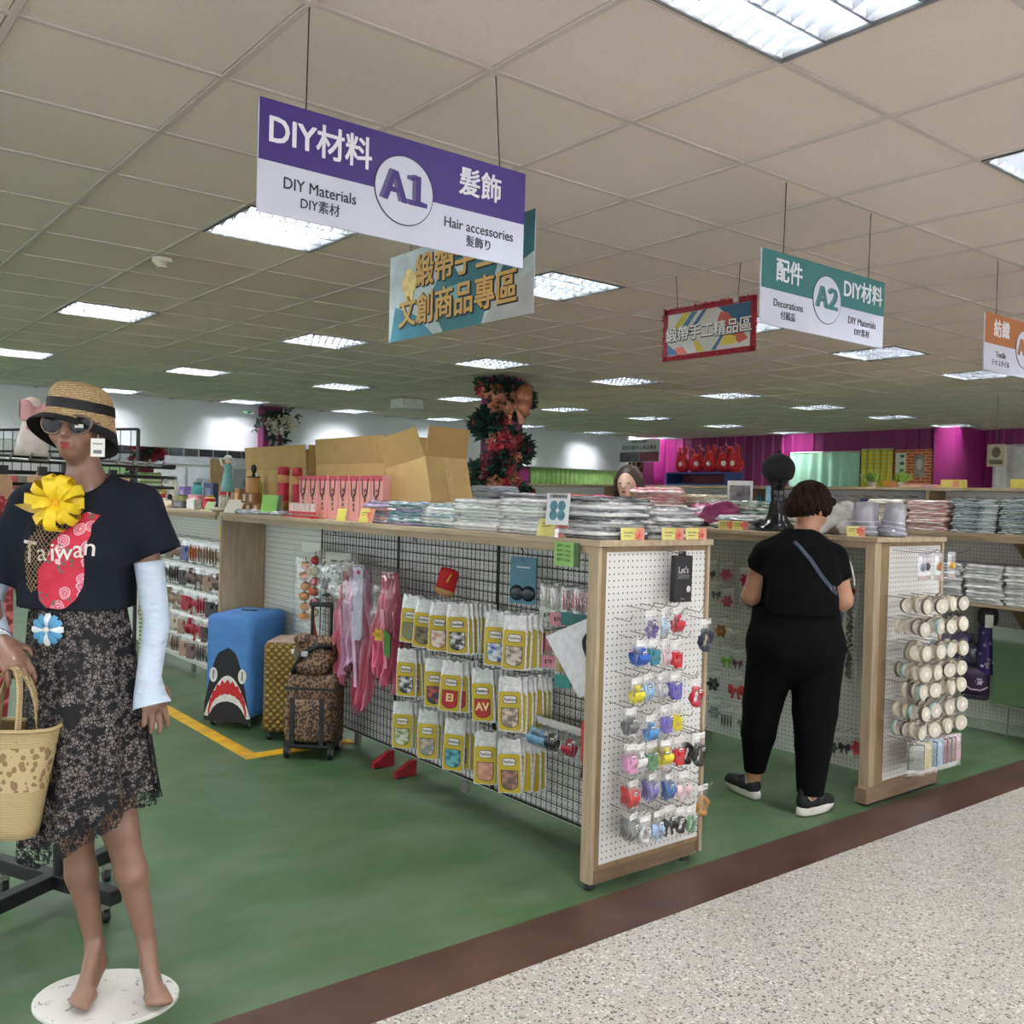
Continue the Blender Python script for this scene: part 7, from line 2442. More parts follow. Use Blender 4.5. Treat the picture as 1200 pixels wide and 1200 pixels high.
# crossbody strap
_pts = [(0.045, 1.318), (0.062, 1.30), (0.085, 1.268), (0.112, 1.235), (0.135, 1.20), (0.160, 1.165), (0.190, 1.13), (0.222, 1.098), (0.250, 1.07)]
_rows = []
for x, z in _pts:
    c = back_of(x, z)
    _rows.append([tuple(back_of(x - 0.008, z - 0.006)), tuple(c + Vector((0, -0.002, 0))), tuple(back_of(x + 0.008, z + 0.006))])
SB = thing('shoulder_bag', 'dark blue crossbody bag strap across the person in black', 'bag', PLOC, PROT)
link('strap', MB().grid(_rows).data('strap', M((34, 50, 68), 0.5, 0, 0.1), True), SB)
_c = back_of(0.222, 1.096, 0.008)
link('buckle', MB().tube([tuple(_c + Vector(q)) for q in ((-0.012, 0, 0.012), (0.010, 0, 0.016), (0.014, 0, -0.008), (-0.008, 0, -0.014))], 0.003, 6, closed=True).data('buckle', M((196, 196, 196), 0.25, 0.9), True), SB)
_bb = link('pouch', MB().box((0.30, 0.13, 0.96), (0.10, 0.16, 0.14)).data('pouch', M((40, 52, 70), 0.5), bevel=0.02, seg=2), SB)
link('wristwatch', MB().tube([(-0.128 + 0.046 * math.cos(a), 0.075, 1.012 + 0.036 * math.sin(a)) for a in [2 * PI * k / 18 for k in range(18)]], 0.007, 6, closed=True).data('wristwatch', M((150, 150, 152), 0.3, 0.7), True), PER)


# shoes
def shoe(label, heel, ang, name='shoe'):
    t = link(name, None, PER, heel, (0, 0, ang))
    f = Field((-0.06, -0.06, 0.02), (0.06, 0.25, 0.15), 0.005)
    f.cone((0, 0.0, 0.06), (0, 0.06, 0.065), 0.036, 0.036, 0.02)
    f.cone((0, 0.06, 0.065), (0, 0.18, 0.045), 0.037, 0.034, 0.02)
    f.cone((0, -0.012, 0.07), (0, -0.016, 0.115), 0.028, 0.022, 0.02)
    f.half((0, 0, -1), -0.035)
    f.cone((0, 0.02, 0.10), (0, 0.02, 0.16), 0.026, 0.034, 0.006, mode='sub')
    V, F = f.mesh()
    link('upper', np_mesh('upper', V, F, M((20, 20, 22), 0.75, 0, 0.3, 120))[0], t)
    so = []
    for k in range(28):
        a = 2 * PI * k / 28
        y = 0.085 - 0.135 * math.cos(a)
        w = 0.042 * abs(math.sin(a)) ** 0.75 * (0.86 + 0.14 * math.cos(a - 0.9))
        so.append((math.copysign(w, math.sin(a)), y))
    P = []
    for z, s in ((0.004, 0.94), (0.012, 1.0), (0.030, 1.0), (0.042, 0.95)):
        P.append([(x * s, 0.085 + (y - 0.085) * s, z + (0.012 * max(0, (y - 0.14) / 0.08) if z < 0.02 else 0.004 * max(0, -y) * 20 * 0.2)) for x, y in so])
    m = MB().grid(P, closed_u=True)
    m.f += [tuple(range(27, -1, -1)), tuple(3 * 28 + k for k in range(28))]
    m.k += [0, 0]
    link('sole', m.data('sole', M((220, 214, 206), 0.5), True), t)
    for sg in (-1, 1):
        link('tick_mark', MB().add([(sg * 0.0375, 0.03, 0.062), (sg * 0.0375, 0.045, 0.055), (sg * 0.0345, 0.10, 0.082), (sg * 0.0385, 0.052, 0.068)], [(0, 1, 3), (1, 2, 3)]).data('tick_mark', M((228, 228, 226), 0.5)), t)
    link('sock', MB().lathe([(0.034, 0.07), (0.034, 0.105), (0.036, 0.118)], 18, (0, 0.012, 0), caps=False).data('sock', M((206, 200, 196), 0.8), True), t)
    return t


shoe('left', (-0.076, 0.085, 0), 0.42)
shoe('right', (0.112, -0.160, 0), -0.95)
# ---------------------------------------------------------------- hanging signs
WIRE = M((70, 68, 64), 0.4, 0.6, 0)
SIGN_W = M((206, 210, 226), 0.45, 0, 0.02, 4)
INK = M((44, 42, 52), 0.5, 0, 0)
PALE = M((232, 232, 240), 0.5, 0, 0)


def aisle_sign(name, label, cat, x0, x1, z0, z1, zb, col, left, right, code, wires, cx, cr, side='both'):
    """board in the plane y = 2.385 facing -y; left/right = (big, english, japanese)"""
    y = 2.385
    w = x1 - x0
    t = thing(name, label, cat, ((x0 + x1) / 2, y, z0), 0)
    ox = (x0 + x1) / 2
    H = z1 - z0
    cm = M(col, 0.45, 0, 0.02, 4)
    link('board', MB().box((0, 0, H / 2), (w, 0.008, H)).data('board', SIGN_W, bevel=0.001), t)
    link('colour_band', MB().span((-w / 2, -0.0052, zb - z0), (w / 2, -0.004, H)).span((-w / 2, 0.004, zb - z0), (w / 2, 0.0052, H)).data('colour_band', cm), t)
    # roundel
    n = 40
    ring = [(cr * math.cos(2 * PI * i / n), cr * 1.0 * math.sin(2 * PI * i / n)) for i in range(n)]
    rim = [(1.03 * a, 1.03 * b) for a, b in ring]
    zc = zb - z0 + 0.01
    rd = link('roundel', MB().prism(ring, -0.0075, -0.0052).move((cx - ox, 0, zc)).data('roundel', SIGN_W), t)
    link('roundel_rim', MB().prism(rim, -0.0066, -0.0050).move((cx - ox, 0, zc)).data('roundel_rim', INK), rd)
    for ch, dx in ((code[0], -cr * 0.38), (code[1], cr * 0.40)):
        if not ch.strip():
            continue
        a = text_mb(ch, cr * 1.15, 0.022, 0.001).move((cx - ox + dx + 0.006, -0.0082, zc))
        link('letter', a.data('letter', cm), rd)
        b = text_mb(ch, cr * 1.15, 0.022, 0.001).move((cx - ox + dx - 0.006, -0.0079, zc + 0.002))
        link('letter_shadow', b.data('letter_shadow', M(tuple(int(v * 0.6 + 60) for v in col), 0.5, 0, 0)), rd)
    for side_txt, xc in ((left, (x0 + cx - cr) / 2 + 0.006), (right, (x1 + cx + cr) / 2)):
        if side_txt is None:
            continue
        big, en, jp, sz = side_txt
        for s, size, z, mt, bold in ((big, sz, zb + (z1 - zb) * 0.50, PALE, 0.014), (en, 0.043, zb - (zb - z0) * 0.36, INK, 0.004), (jp, 0.036, zb - (zb - z0) * 0.68, INK, 0.003)):
            link('lettering', text_mb(s, size, bold, 0.0008, 0, 0.92).move((xc - ox, -0.0060 if mt is PALE else -0.0048, z - z0)).data('lettering', mt), t)
    for xt, xb in wires:
        link('hanging_wire', MB().cyl((xb - ox, 0, H - 0.015), (xt - ox, 0, CEIL - z0), 0.0022, n=6).data('hanging_wire', WIRE), t)
    return t


aisle_sign('aisle_sign', 'purple and white hanging aisle sign lettered A1 hair accessories', 'sign', 1.015, 1.898, 2.222, 2.517, 2.358, (64, 44, 122),
           ('DIY材料', 'DIY Materials', 'DIY素材', 0.094), ('髮飾', 'Hair accessories', '髮飾り', 0.088), 'Ａ１', [(1.150, 1.147), (1.775, 1.800)], 1.455, 0.096)
aisle_sign('aisle_sign', 'teal and white hanging aisle sign lettered A2 decorations', 'sign', 3.095, 3.975, 2.21, 2.505, 2.352, (52, 116, 116),
           ('配件', 'Decorations', '付属品', 0.098), ('DIY材料', 'DIY Materials', 'DIY素材', 0.092), 'Ａ２', [(3.241, 3.235), (3.853, 3.850)], 3.535, 0.098)
aisle_sign('aisle_sign', 'orange-brown and white hanging aisle sign lettered Textile', 'sign', 4.92, 5.80, 2.215, 2.51, 2.355, (178, 108, 58),
           ('紡織', 'Textile', 'テキスタイル', 0.095), None, 'Ａ３', [(5.04, 5.04), (5.66, 5.66)], 5.36, 0.098)


def print_board(t, polys, y):
    for i, (poly, mt, dy) in enumerate(polys):
        link('print_shape', MB().prism(poly, y - 0.0004 - 0.0003 * dy, y - 0.0001).data('print_shape', mt), t)


def clip_poly(p, x0, x1, z0, z1):
    def cut(p, ins, inter):
        o = []
        for i in range(len(p)):
            a, b = p[i - 1], p[i]
            if ins(b):
                if not ins(a):
                    o.append(inter(a, b))
                o.append(b)
            elif ins(a):
                o.append(inter(a, b))
        return o
    for ax, v, sg in ((0, x0, 1), (0, x1, -1), (1, z0, 1), (1, z1, -1)):
        if not p:
            return p
        p = cut(p, lambda q: sg * (q[ax] - v) >= 0, lambda a, b: tuple(a[k] + (b[k] - a[k]) * (v - a[ax]) / (b[ax] - a[ax]) for k in (0, 1)))
    return p


# teal poster board with gold lettering (faces -x)
t = thing('hanging_poster', 'teal hanging poster board with gold Chinese lettering and light bulb', 'sign', (2.349, 3.41, 2.21), -PI / 2)
W, H = 1.07, 0.40
link('board', MB().box((0, 0, H / 2), (W, 0.006, H)).data('board', M((176, 190, 192), 0.5, 0, 0.25, 6), bevel=0.001), t)
_pol = []
for pts, c, d in (([(-0.08, 0.0), (0.2, 0.0), (0.38, 0.4), (0.02, 0.4), (-0.2, 0.16)], (44, 112, 122), 0), ([(0.3, 0.16), (0.535, 0.24), (0.535, 0.4), (0.42, 0.33)], (30, 92, 100), 1), ([(0.42, 0.34), (0.50, 0.30), (0.535, 0.36), (0.535, 0.40), (0.45, 0.40)], (24, 80, 90), 2),
                  ([(-0.52, 0.0), (-0.16, 0.0), (-0.3, 0.10), (-0.48, 0.16)], (60, 128, 150), 0), ([(-0.06, 0.19), (0.12, 0.19), (0.03, 0.10)], (120, 170, 176), 3), ([(0.0, 0.27), (0.09, 0.27), (0.05, 0.21)], (188, 206, 204), 4), ([(0.22, 0.0), (0.535, 0.0), (0.535, 0.17), (0.3, 0.12)], (170, 170, 170), 1)):
    _pol.append((clip_poly(pts, -W / 2, W / 2, 0, H), M(c, 0.5, 0, 0.15, 8), d))
print_board(t, _pol, -0.003)
link('bulb_print', MB().prism([(-0.36 + 0.062 * math.cos(a) * (1 if math.sin(a) > -0.2 else 0.62), 0.235 + 0.085 * math.sin(a)) for a in [2 * PI * i / 22 for i in range(22)]], -0.0052, -0.003).data('bulb_print', M((224, 200, 130), 0.5, 0, 0.2, 20)), t)
GOLDT, DKT = M((204, 162, 90), 0.5, 0, 0.1), M((40, 34, 30), 0.6, 0, 0)
for s, size, x, z in (('緞帶手工', 0.155, 0.0, 0.285), ('文創商品專區', 0.148, 0.0, 0.115)):
    link('lettering_edge', text_mb(s, size, 0.034, 0.0008).move((x + 0.005, -0.0056, z - 0.005)).data('lettering_edge', DKT), t)
    link('lettering', text_mb(s, size, 0.016, 0.0008).move((x, -0.0066, z)).data('lettering', GOLDT), t)
for x in (-0.36, 0.36):
    link('hanging_wire', MB().cyl((x, 0, H - 0.01), (x, 0, CEIL - 2.21), 0.002, n=6).data('hanging_wire', WIRE), t)

# small sign in a red tinsel frame (faces -x)
t = thing('tinsel_sign', 'small hanging sign in a red tinsel frame with white Chinese lettering', 'sign', (4.149, 3.545, 2.31), -PI / 2)
W, H = 0.65, 0.29
link('board', MB().box((0, 0, H / 2), (W - 0.04, 0.006, H - 0.03)).data('board', M((206, 204, 200), 0.5, 0, 0.1, 6)), t)
_pol = []
for x, w, c, d in ((-0.26, 0.05, (206, 190, 60), 0), (-0.20, 0.045, (70, 116, 140), 1), (-0.12, 0.03, (60, 90, 130), 2)):
    _pol.append((clip_poly([(x - 0.04, 0.13), (x + w - 0.04, 0.13), (x + w + 0.09, 0.27), (x + 0.09, 0.27)], -0.3, 0.3, 0.03, 0.262), M(c, 0.5, 0, 0.05), d))
for pts, c, d in (([(0.07, 0.262), (0.3, 0.262), (0.3, 0.10)], (44, 92, 128), 0), ([(0.09, 0.235), (0.14, 0.225), (0.28, 0.07), (0.22, 0.05), (0.07, 0.19)], (196, 92, 80), 1), ([(-0.3, 0.03), (-0.3, 0.1), (-0.2, 0.03)], (70, 116, 150), 0),
                  ([(-0.24, 0.07), (-0.18, 0.07), (-0.14, 0.03), (-0.22, 0.03)], (206, 110, 96), 1), ([(-0.1, 0.09), (-0.06, 0.09), (-0.02, 0.03), (-0.07, 0.03)], (214, 196, 66), 2), ([(0.03, 0.03), (0.06, 0.03), (0.12, 0.11), (0.1, 0.11)], (70, 110, 140), 3), ([(0.09, 0.05), (0.2, 0.05), (0.2, 0.09), (0.13, 0.11)], (214, 196, 66), 4)):
    _pol.append((clip_poly(pts, -0.3, 0.3, 0.03, 0.262), M(c, 0.5, 0, 0.05), d))
print_board(t, _pol, -0.003)
link('lettering_edge', text_mb('緞帶手工精品區', 0.088, 0.045, 0.0008).move((0, -0.0056, 0.137)).data('lettering_edge', DKT), t)
link('lettering', text_mb('緞帶手工精品區', 0.088, 0.014, 0.0008).move((0, -0.0064, 0.14)).data('lettering', M((240, 240, 238), 0.5, 0, 0)), t)
_rr = random.Random(3)
_tm = MB()
for (ax, az, bx, bz) in ((-W / 2, 0.01, W / 2, 0.01), (W / 2, 0.01, W / 2, H), (W / 2, H, -W / 2, H), (-W / 2, H, -W / 2, 0.01)):
    n = int(math.hypot(bx - ax, bz - az) / 0.006)
    for i in range(n):
        p = Vector((ax + (bx - ax) * i / n, -0.004, az + (bz - az) * i / n))
        for q in range(2):
            d = Vector((_rr.uniform(-1, 1), _rr.uniform(-1, 0.5), _rr.uniform(-1, 1))).normalized() * _rr.uniform(0.014, 0.03)
            e = Vector((-d.z, d.x, d.y)) * 0.16
            _tm.add([p - e, p + e, p + d], [(0, 1, 2)])
link('tinsel_border', _tm.data('tinsel_border', M((178, 22, 48), 0.28, 0.35, 0.3, 60)), t)
link('frame', MB().box((0, 0.001, 0.012), (W, 0.012, 0.03)).box((0, 0.001, H - 0.012), (W, 0.012, 0.03)).box((-W / 2 + 0.015, 0.001, H / 2), (0.03, 0.012, H)).box((W / 2 - 0.015, 0.001, H / 2), (0.03, 0.012, H)).data('frame', M((150, 18, 40), 0.5)), t)
for x, dx in ((-0.225, -0.02), (0.2, 0.015)):
    link('hanging_wire', MB().cyl((x, 0, H - 0.01), (x + dx, 0, CEIL - 2.31), 0.0022, n=6).data('hanging_wire', WIRE), t)
link('clip', MB().box((0.2, -0.012, H), (0.03, 0.02, 0.045)).data('clip', M((200, 196, 190), 0.3, 0.5), bevel=0.004), t)
# ---------------------------------------------------------------- column garlands
def foliage(n, pts_fn, seed, s=0.05):
    rr = random.Random(seed)
    m = MB()
    for _ in range(n):
        p, out = pts_fn(rr)
        for q in range(5):
            d = (Vector(out) + Vector((rr.uniform(-1, 1), rr.uniform(-1, 1), rr.uniform(-0.9, 0.9))) * 0.9).normalized()
            e = d.cross(Vector((rr.uniform(-1, 1), rr.uniform(-1, 1), rr.uniform(-1, 1)))).normalized()
            L = s * rr.uniform(0.6, 1.3)
            m.add([p, Vector(p) + d * L * 0.5 + e * L * 0.16, Vector(p) + d * L, Vector(p) + d * L * 0.5 - e * L * 0.16], [(0, 1, 2, 3)])
    return m


def around(x0, x1, y0, y1, z0, z1, turns):
    def fn(rr):
        u = rr.random()
        z = z0 + (z1 - z0) * u
        a = -2.2 + 0.9 * math.sin(2 * PI * turns * u) + rr.uniform(-1.0, 1.0)
        cx, cy, hx, hy = (x0 + x1) / 2, (y0 + y1) / 2, (x1 - x0) / 2 + 0.03, (y1 - y0) / 2 + 0.03
        c, s = math.cos(a), math.sin(a)
        k = 1 / max(abs(c) / hx, abs(s) / hy)
        return (cx + c * k, cy + s * k, z), (c, s, 0.1)
    return fn


GRNF = M((30, 62, 52), 0.6, 0, 0.35, 20)
t = thing('column_garland', 'evergreen garland with red and bronze flowers wound around the magenta column', 'garland', (0, 0, 0))
link('foliage', foliage(900, around(6.24, 6.57, 8.17, 8.50, 1.36, 2.72, 2.6), 4, 0.13).data('foliage', GRNF), t)
_r = random.Random(12)
for i in range(40):
    u = (i + 0.5) / 40
    p, o = around(6.24, 6.57, 8.17, 8.50, 1.38, 2.70, 2.6)(random.Random(i * 7 + 1))
    c = [(150, 26, 38), (176, 110, 78), (170, 40, 44), (196, 130, 96), (120, 24, 60)][i % 5]
    fl = link('flower', item_me('flower', c, 3.6), t, (p[0] + o[0] * 0.06, p[1] + o[1] * 0.06, p[2]))
    fl.rotation_euler = (_r.uniform(-0.3, 0.3), _r.uniform(0, 6), math.atan2(o[1], o[0]) + PI / 2)
bow = link('bronze_bow', it_bow(7.5).data('bronze_bow', M((170, 106, 76), 0.35, 0.3, 0.3, 30), True), t, (6.33, 8.07, 2.58), (0, 0, -0.55))
link('bow_tail', it_bow(5.5).data('bow_tail', M((184, 120, 90), 0.35, 0.3, 0.3, 30), True), bow, (0.03, -0.03, -0.12))
t = thing('column_garland', 'white flower and leaf spray on the small column by the header', 'garland', (0, 0, 0))
link('foliage', foliage(120, lambda rr: ((6.26 + rr.gauss(0, 0.14), 13.84, 2.50 + rr.gauss(0, 0.14)), (0, -1, 0)), 5, 0.12).data('foliage', M((50, 76, 56), 0.6, 0, 0.3)), t)
for i in range(6):
    link('flower', item_me('flower', (216, 206, 190), 4.0), t, (6.20 + 0.07 * i - 0.1 * (i % 2), 13.78, 2.45 + 0.06 * (i % 3)))
link('ribbon_tail', MB().box((6.2, 13.86, 2.2), (0.05, 0.01, 0.4)).box((6.3, 13.86, 2.22), (0.05, 0.01, 0.36)).data('ribbon_tail', M((226, 190, 210), 0.4)), t)
struct('column_far', MB().span((4.46, 14.6, 0), (4.70, 14.84, 2.5)).data('column_far', M((120, 20, 50), 0.5), bevel=0.01))
t = thing('column_garland', 'crimson flower garland on the far narrow column', 'garland', (0, 0, 0))
link('foliage', foliage(90, around(4.46, 4.70, 14.6, 14.84, 1.3, 2.45, 2.0), 8, 0.12).data('foliage', GRNF), t)
for i in range(9):
    p, o = around(4.46, 4.70, 14.6, 14.84, 1.4, 2.4, 2.0)(random.Random(i * 3 + 2))
    link('flower', item_me('flower', (140, 24, 44), 4.2), t, (p[0] + o[0] * 0.06, min(p[1], 14.55), p[2]))


# ---------------------------------------------------------------- curtains, posters and boards
def curtain(name, label, x, y0, y1, z0, z1, mt, axis='y', waves=9, amp=0.05, sag=0.05, group=None):
    n = waves * 8
    P = []
    for i in range(9):
        v = i / 8
        row = []
        for j in range(n + 1):
            u = j / n
            w = amp * (0.4 + 0.6 * (1 - v)) * math.sin(2 * PI * waves * u + 0.6 * math.sin(5 * u))
            zt = z1 - sag * (0.5 + 0.5 * math.sin(9 * u + 1)) * 0.6
            a = y0 + (y1 - y0) * u
            z = z0 + (zt - z0) * v
            row.append((x + w, a, z) if axis == 'y' else (a, x + w, z))
        P.append(row)
    t = thing(name, label, 'curtain', (0, 0, 0), 0, group)
    link('cloth', MB().grid(P).data('cloth', mt, True), t)
    link('rod', (MB().cyl((x, y0, z1 - 0.01), (x, y1, z1 - 0.01), 0.012) if axis == 'y' else MB().cyl((y0, x, z1 - 0.01), (y1, x, z1 - 0.01), 0.012)).data('rod', M((200, 196, 190), 0.4)), t)
    return t


def mat_check(a, b, s=14):
    t = NT('checked_cloth')
    sp = t.n('ShaderNodeSeparateXYZ', {0: t.co()}).outputs
    f = t.math('LESS_THAN', t.math('FRACT', t.math('MULTIPLY', sp[2], s)), 0.35)
    return t.fin(0.7, 0, t.mix(f, lin(a), lin(b)))


curtain('curtain', 'pale mint green curtain on the magenta wall', 14.885, 9.27, 10.68, 1.80, 2.45, M((176, 222, 196), 0.7, 0, 0.06, 3), waves=7, amp=0.035)
curtain('curtain', 'yellow checked curtain beside the mint one', 14.885, 8.66, 9.24, 1.80, 2.48, mat_check((206, 206, 100), (222, 186, 40)), waves=5, amp=0.035)
curtain('curtain', 'white patterned curtain at the right edge', 15.63, 5.6, 7.36, 1.70, 2.54, M((206, 206, 202), 0.7, 0, 0.12, 12), waves=6, amp=0.035)
curtain('curtain', 'long lime green curtain under the far header', 15.68, 12.85, 16.3, 1.78, 2.16, M((150, 190, 110), 0.7, 0, 0.15, 5), 'x', 26, 0.03, 0.0)
curtain('curtain', 'small green curtain strip by the garland column', 15.68, 11.75, 12.1, 1.78, 2.12, M((140, 180, 120), 0.7, 0, 0.1, 5), 'x', 5, 0.03, 0.0)
t = thing('brick_board', 'orange brick-patterned board with two pinned posters', 'board', (0, 0, 0))


def mat_brick():
    m = NT('brick_print')
    mp = m.co('Object', (1, 1, 1))
    cb = m.n('ShaderNodeCombineXYZ')
    sp = m.n('ShaderNodeSeparateXYZ', {0: mp}).outputs
    m.set(cb.inputs[0], sp[1])
    m.set(cb.inputs[1], sp[2])
    b = m.n('ShaderNodeTexBrick', {'Scale': 1.0, 'Color1': lin((196, 92, 46)), 'Color2': lin((176, 78, 40)), 'Mortar': lin((214, 170, 130)), 'Mortar Size': 0.006, 'Brick Width': 0.16, 'Row Height': 0.05})
    m.set(b.inputs['Vector'], cb)
    return m.fin(0.7, 0, b.outputs[0])


link('board', MB().span((14.87, 7.98, 1.86), (14.918, 8.63, 2.45)).data('board', mat_brick()), t)
link('poster', MB().span((14.863, 8.42, 2.02), (14.869, 8.60, 2.40)).data('poster', M((214, 220, 200), 0.5)), t)
for z in (2.08, 2.2, 2.32):
    link('poster_photo', MB().span((14.858, 8.45, z), (14.8625, 8.52, z + 0.05)).data('poster_photo', M((70, 100, 90), 0.5)), t)
link('portrait', MB().span((14.863, 8.10, 2.0), (14.869, 8.27, 2.36)).data('portrait', M((130, 122, 112), 0.5, 0, 0.3, 12)), t)
link('portrait_face', MB().ball((14.861, 8.185, 2.2), (0.004, 0.05, 0.09), 12, 8).data('portrait_face', M((180, 170, 156), 0.5)), t)
t = thing('hanging_poster', 'small grey printed poster hanging on a cord before the white curtain', 'poster', (11.0, 5.15, 1.99), -PI / 2)
link('sheet', MB().box((0, 0, 0.125), (0.20, 0.008, 0.25)).data('sheet', M((168, 160, 136), 0.6, 0, 0.1)), t)
link('print', MB().ball((0, -0.006, 0.16), (0.05, 0.004, 0.06), 12, 8).box((0, -0.0055, 0.05), (0.15, 0.002, 0.05)).data('print', M((90, 80, 62), 0.6, 0, 0.4, 40)), t)
link('cord', MB().cyl((0, 0, 0.25), (0, 0, CEIL - 1.99), 0.004, n=6).data('cord', WIRE), t)
t = thing('shop_banner', 'white and maroon printed banner at the end of the header', 'sign', (13.9, 13.55, 2.27), -PI / 2)
link('board', MB().box((0, 0, 0.22), (1.1, 0.01, 0.45)).data('board', M((206, 206, 204), 0.5)), t)
link('maroon_panel', MB().box((0.27, -0.0062, 0.10), (0.52, 0.002, 0.19)).data('maroon_panel', M((120, 40, 50), 0.5, 0, 0.1)), t)
link('photo', MB().box((-0.27, -0.0062, 0.10), (0.54, 0.002, 0.19)).data('photo', M((96, 92, 100), 0.5, 0, 0.5, 14)), t)
for s, sz, z in (('客家文化會館', 0.07, 0.40), ('客家文創中心商品專區', 0.095, 0.28)):
    link('lettering', text_mb(s, sz, 0.012, 0.001).move((0, -0.0065, z)).data('lettering', M((50, 46, 48), 0.5, 0, 0)), t)
link('hanging_wire', MB().cyl((-0.4, 0, 0.44), (-0.4, 0, CEIL - 2.27), 0.004, n=6).data('hanging_wire', WIRE), t)
link('hanging_wire', MB().cyl((0.4, 0, 0.44), (0.4, 0, CEIL - 2.27), 0.004, n=6).data('hanging_wire', WIRE), t)
# far partition wall behind the header with pelmet and hoops
struct('wall_back_partition', MB().span((8.8, 15.72, 0), (16.4, 15.85, 2.5)).data('wall_back_partition', M((96, 84, 56), 0.7, 0, 0.2, 3)))
struct('wall_back_panel', MB().span((12.1, 15.66, 0), (12.8, 15.71, 2.3)).data('wall_back_panel', MAG))
t = thing('wall_pelmet', 'dark olive pelmet with a row of hanging hoops under the header', 'pelmet', (0, 0, 0))
link('board', MB().span((10.8, 15.45, 2.19), (16.3, 15.55, 2.24)).data('board', M((70, 58, 34), 0.7, 0, 0.2, 4)), t)
for i in range(12):
    x = 12.2 + 0.33 * i
    link('hoop', MB().tube([(x + 0.10 * math.cos(a), 15.43, 2.34 + 0.10 * math.sin(a)) for a in [2 * PI * k / 18 for k in range(18)]], 0.012, 5, closed=True).data('hoop', M((176, 160, 110), 0.5), True), t)
t = thing('green_signboard', 'dark green signboard with pale script lettering behind the cartons', 'sign', (10.0, 15.70, 1.84), 0)
link('board', MB().box((0, 0, 0.13), (1.1, 0.03, 0.28)).data('board', M((20, 66, 44), 0.5)), t)
link('lettering', text_mb('Coci', 0.24, 0.0, 0.004, 0.4).move((0.15, -0.018, 0.13)).data('lettering', M((206, 200, 170), 0.5)), t)
link('shelf', MB().box((0, -0.05, -0.03), (1.3, 0.14, 0.04)).data('shelf', M((200, 196, 186), 0.5)), t)
# photo strip and posters on the far left wall
struct('wall_back_left', MB().span((-2, 18.0, 0), (8.75, 18.1, 2.5)).data('wall_back_left', M((196, 196, 190), 0.7, 0, 0.06, 2)))
t = thing('photo_frieze', 'long frieze of dark photographs under a green strip on the far wall', 'frieze', (0, 0, 0))
link('green_strip', MB().span((4.9, 17.95, 2.28), (8.6, 17.99, 2.36)).data('green_strip', M((96, 120, 50), 0.6, 0, 0.2)), t)
link('caption_strip', MB().span((4.9, 17.96, 1.95), (8.6, 17.99, 2.10)).data('caption_strip', M((196, 200, 204), 0.5)), t)
for i in range(13):
    link('photo', MB().span((4.95 + 0.28 * i, 17.95, 2.11), (5.19 + 0.28 * i, 17.985, 2.27)).data('photo', M([(40, 42, 46), (60, 66, 76), (52, 48, 44)][i % 3], 0.3, 0, 0.5, 9)), t)
for i, (x, w, z, h, c, lab) in enumerate(((5.2, 0.7, 1.45, 0.45, (170, 206, 150), 'pale green poster on the far wall'), (6.0, 0.7, 1.45, 0.44, (226, 226, 226), 'white poster with pink print on the far wall'), (6.8, 0.8, 1.4, 0.5, (214, 216, 222), 'light grey poster on the far wall'), (7.75, 0.9, 1.4, 0.5, (150, 152, 156), 'grey screen panel on the far wall'))):
    t = thing('wall_poster', lab, 'poster', (x, 17.95, z), 0)
    link('sheet', MB().box((0, 0, h / 2), (w, 0.02, h)).data('sheet', M(c, 0.5, 0, 0.1, 4)), t)
    link('print', MB().box((0, -0.013, h * 0.45), (w * 0.6, 0.004, h * 0.3)).data('print', M(tuple(int(v * 0.8) for v in c), 0.5, 0, 0.4, 8)), t)
# batten lights under the lower ceiling
for i, (x, y) in enumerate(sorted(((3.6, 15.4), (6.4, 15.4), (9.2, 15.2), (12.0, 15.0), (3.5, 17.0), (6.3, 17.0), (14.5, 15.0), (0.5, 16.0)))):
    t = thing('batten_light', 'slim white batten light beyond the white header, %s counted from the left' % ordw(i), 'ceiling light', (x, y, 2.5), 0, 'batten lights beyond the header')
    link('body', MB().box((0, 0, -0.015), (1.2, 0.12, 0.03)).data('body', M((220, 220, 220), 0.5)), t)
    link('tube', MB().box((0, 0, -0.04), (1.16, 0.06, 0.018)).data('tube', emit((245, 250, 255), 14.0)), t)
# wood board and shelf stack near the far wall
t = thing('wood_panel', 'narrow plywood board standing before the far posters', 'board', (4.9, 12.5, 0), 0)
link('plank', MB().box((0, 0, 0.95), (0.28, 0.03, 1.9)).data('plank', wood((196, 160, 116), (14, 14, 1.2))), t)
link('foot', MB().box((0, 0, 0.02), (0.34, 0.3, 0.04)).data('foot', OAKD), t)

# ---------------------------------------------------------------- goods on the far shelf unit
_r = random.Random(55)
CC = [((196, 40, 46), 'red'), ((70, 150, 160), 'teal'), ((226, 220, 206), 'cream'), ((206, 150, 60), 'amber'), ((120, 160, 120), 'sage'), ((90, 100, 150), 'blue'), ((226, 196, 200), 'blush'), ((70, 66, 70), 'charcoal'), ((176, 200, 90), 'lime'), ((206, 206, 214), 'silver')]
for i in range(30):
    y = 2.9 + 0.16 * i
    c, n = CC[(i * 7) % 10]
    t = thing('hanging_pack', '%s pack hung under the far unit top, %s from the right end' % (n, ordw(i)), 'pack', (8.62, y, 1.60), -PI / 2, 'packs under the far unit top')
    h = _r.uniform(0.10, 0.16)
    link('card', MB().box((0, 0, -h / 2 - 0.02), (_r.uniform(0.08, 0.13), 0.012, h)).data('card', M(c, 0.5, 0, 0.4, 30)), t)
    link('hanger', MB().tube([(0, 0.125, 0.0), (0, 0.0, 0.0), (0, -0.03, 0.015)], 0.004, 5).data('hanger', HOOK), t)
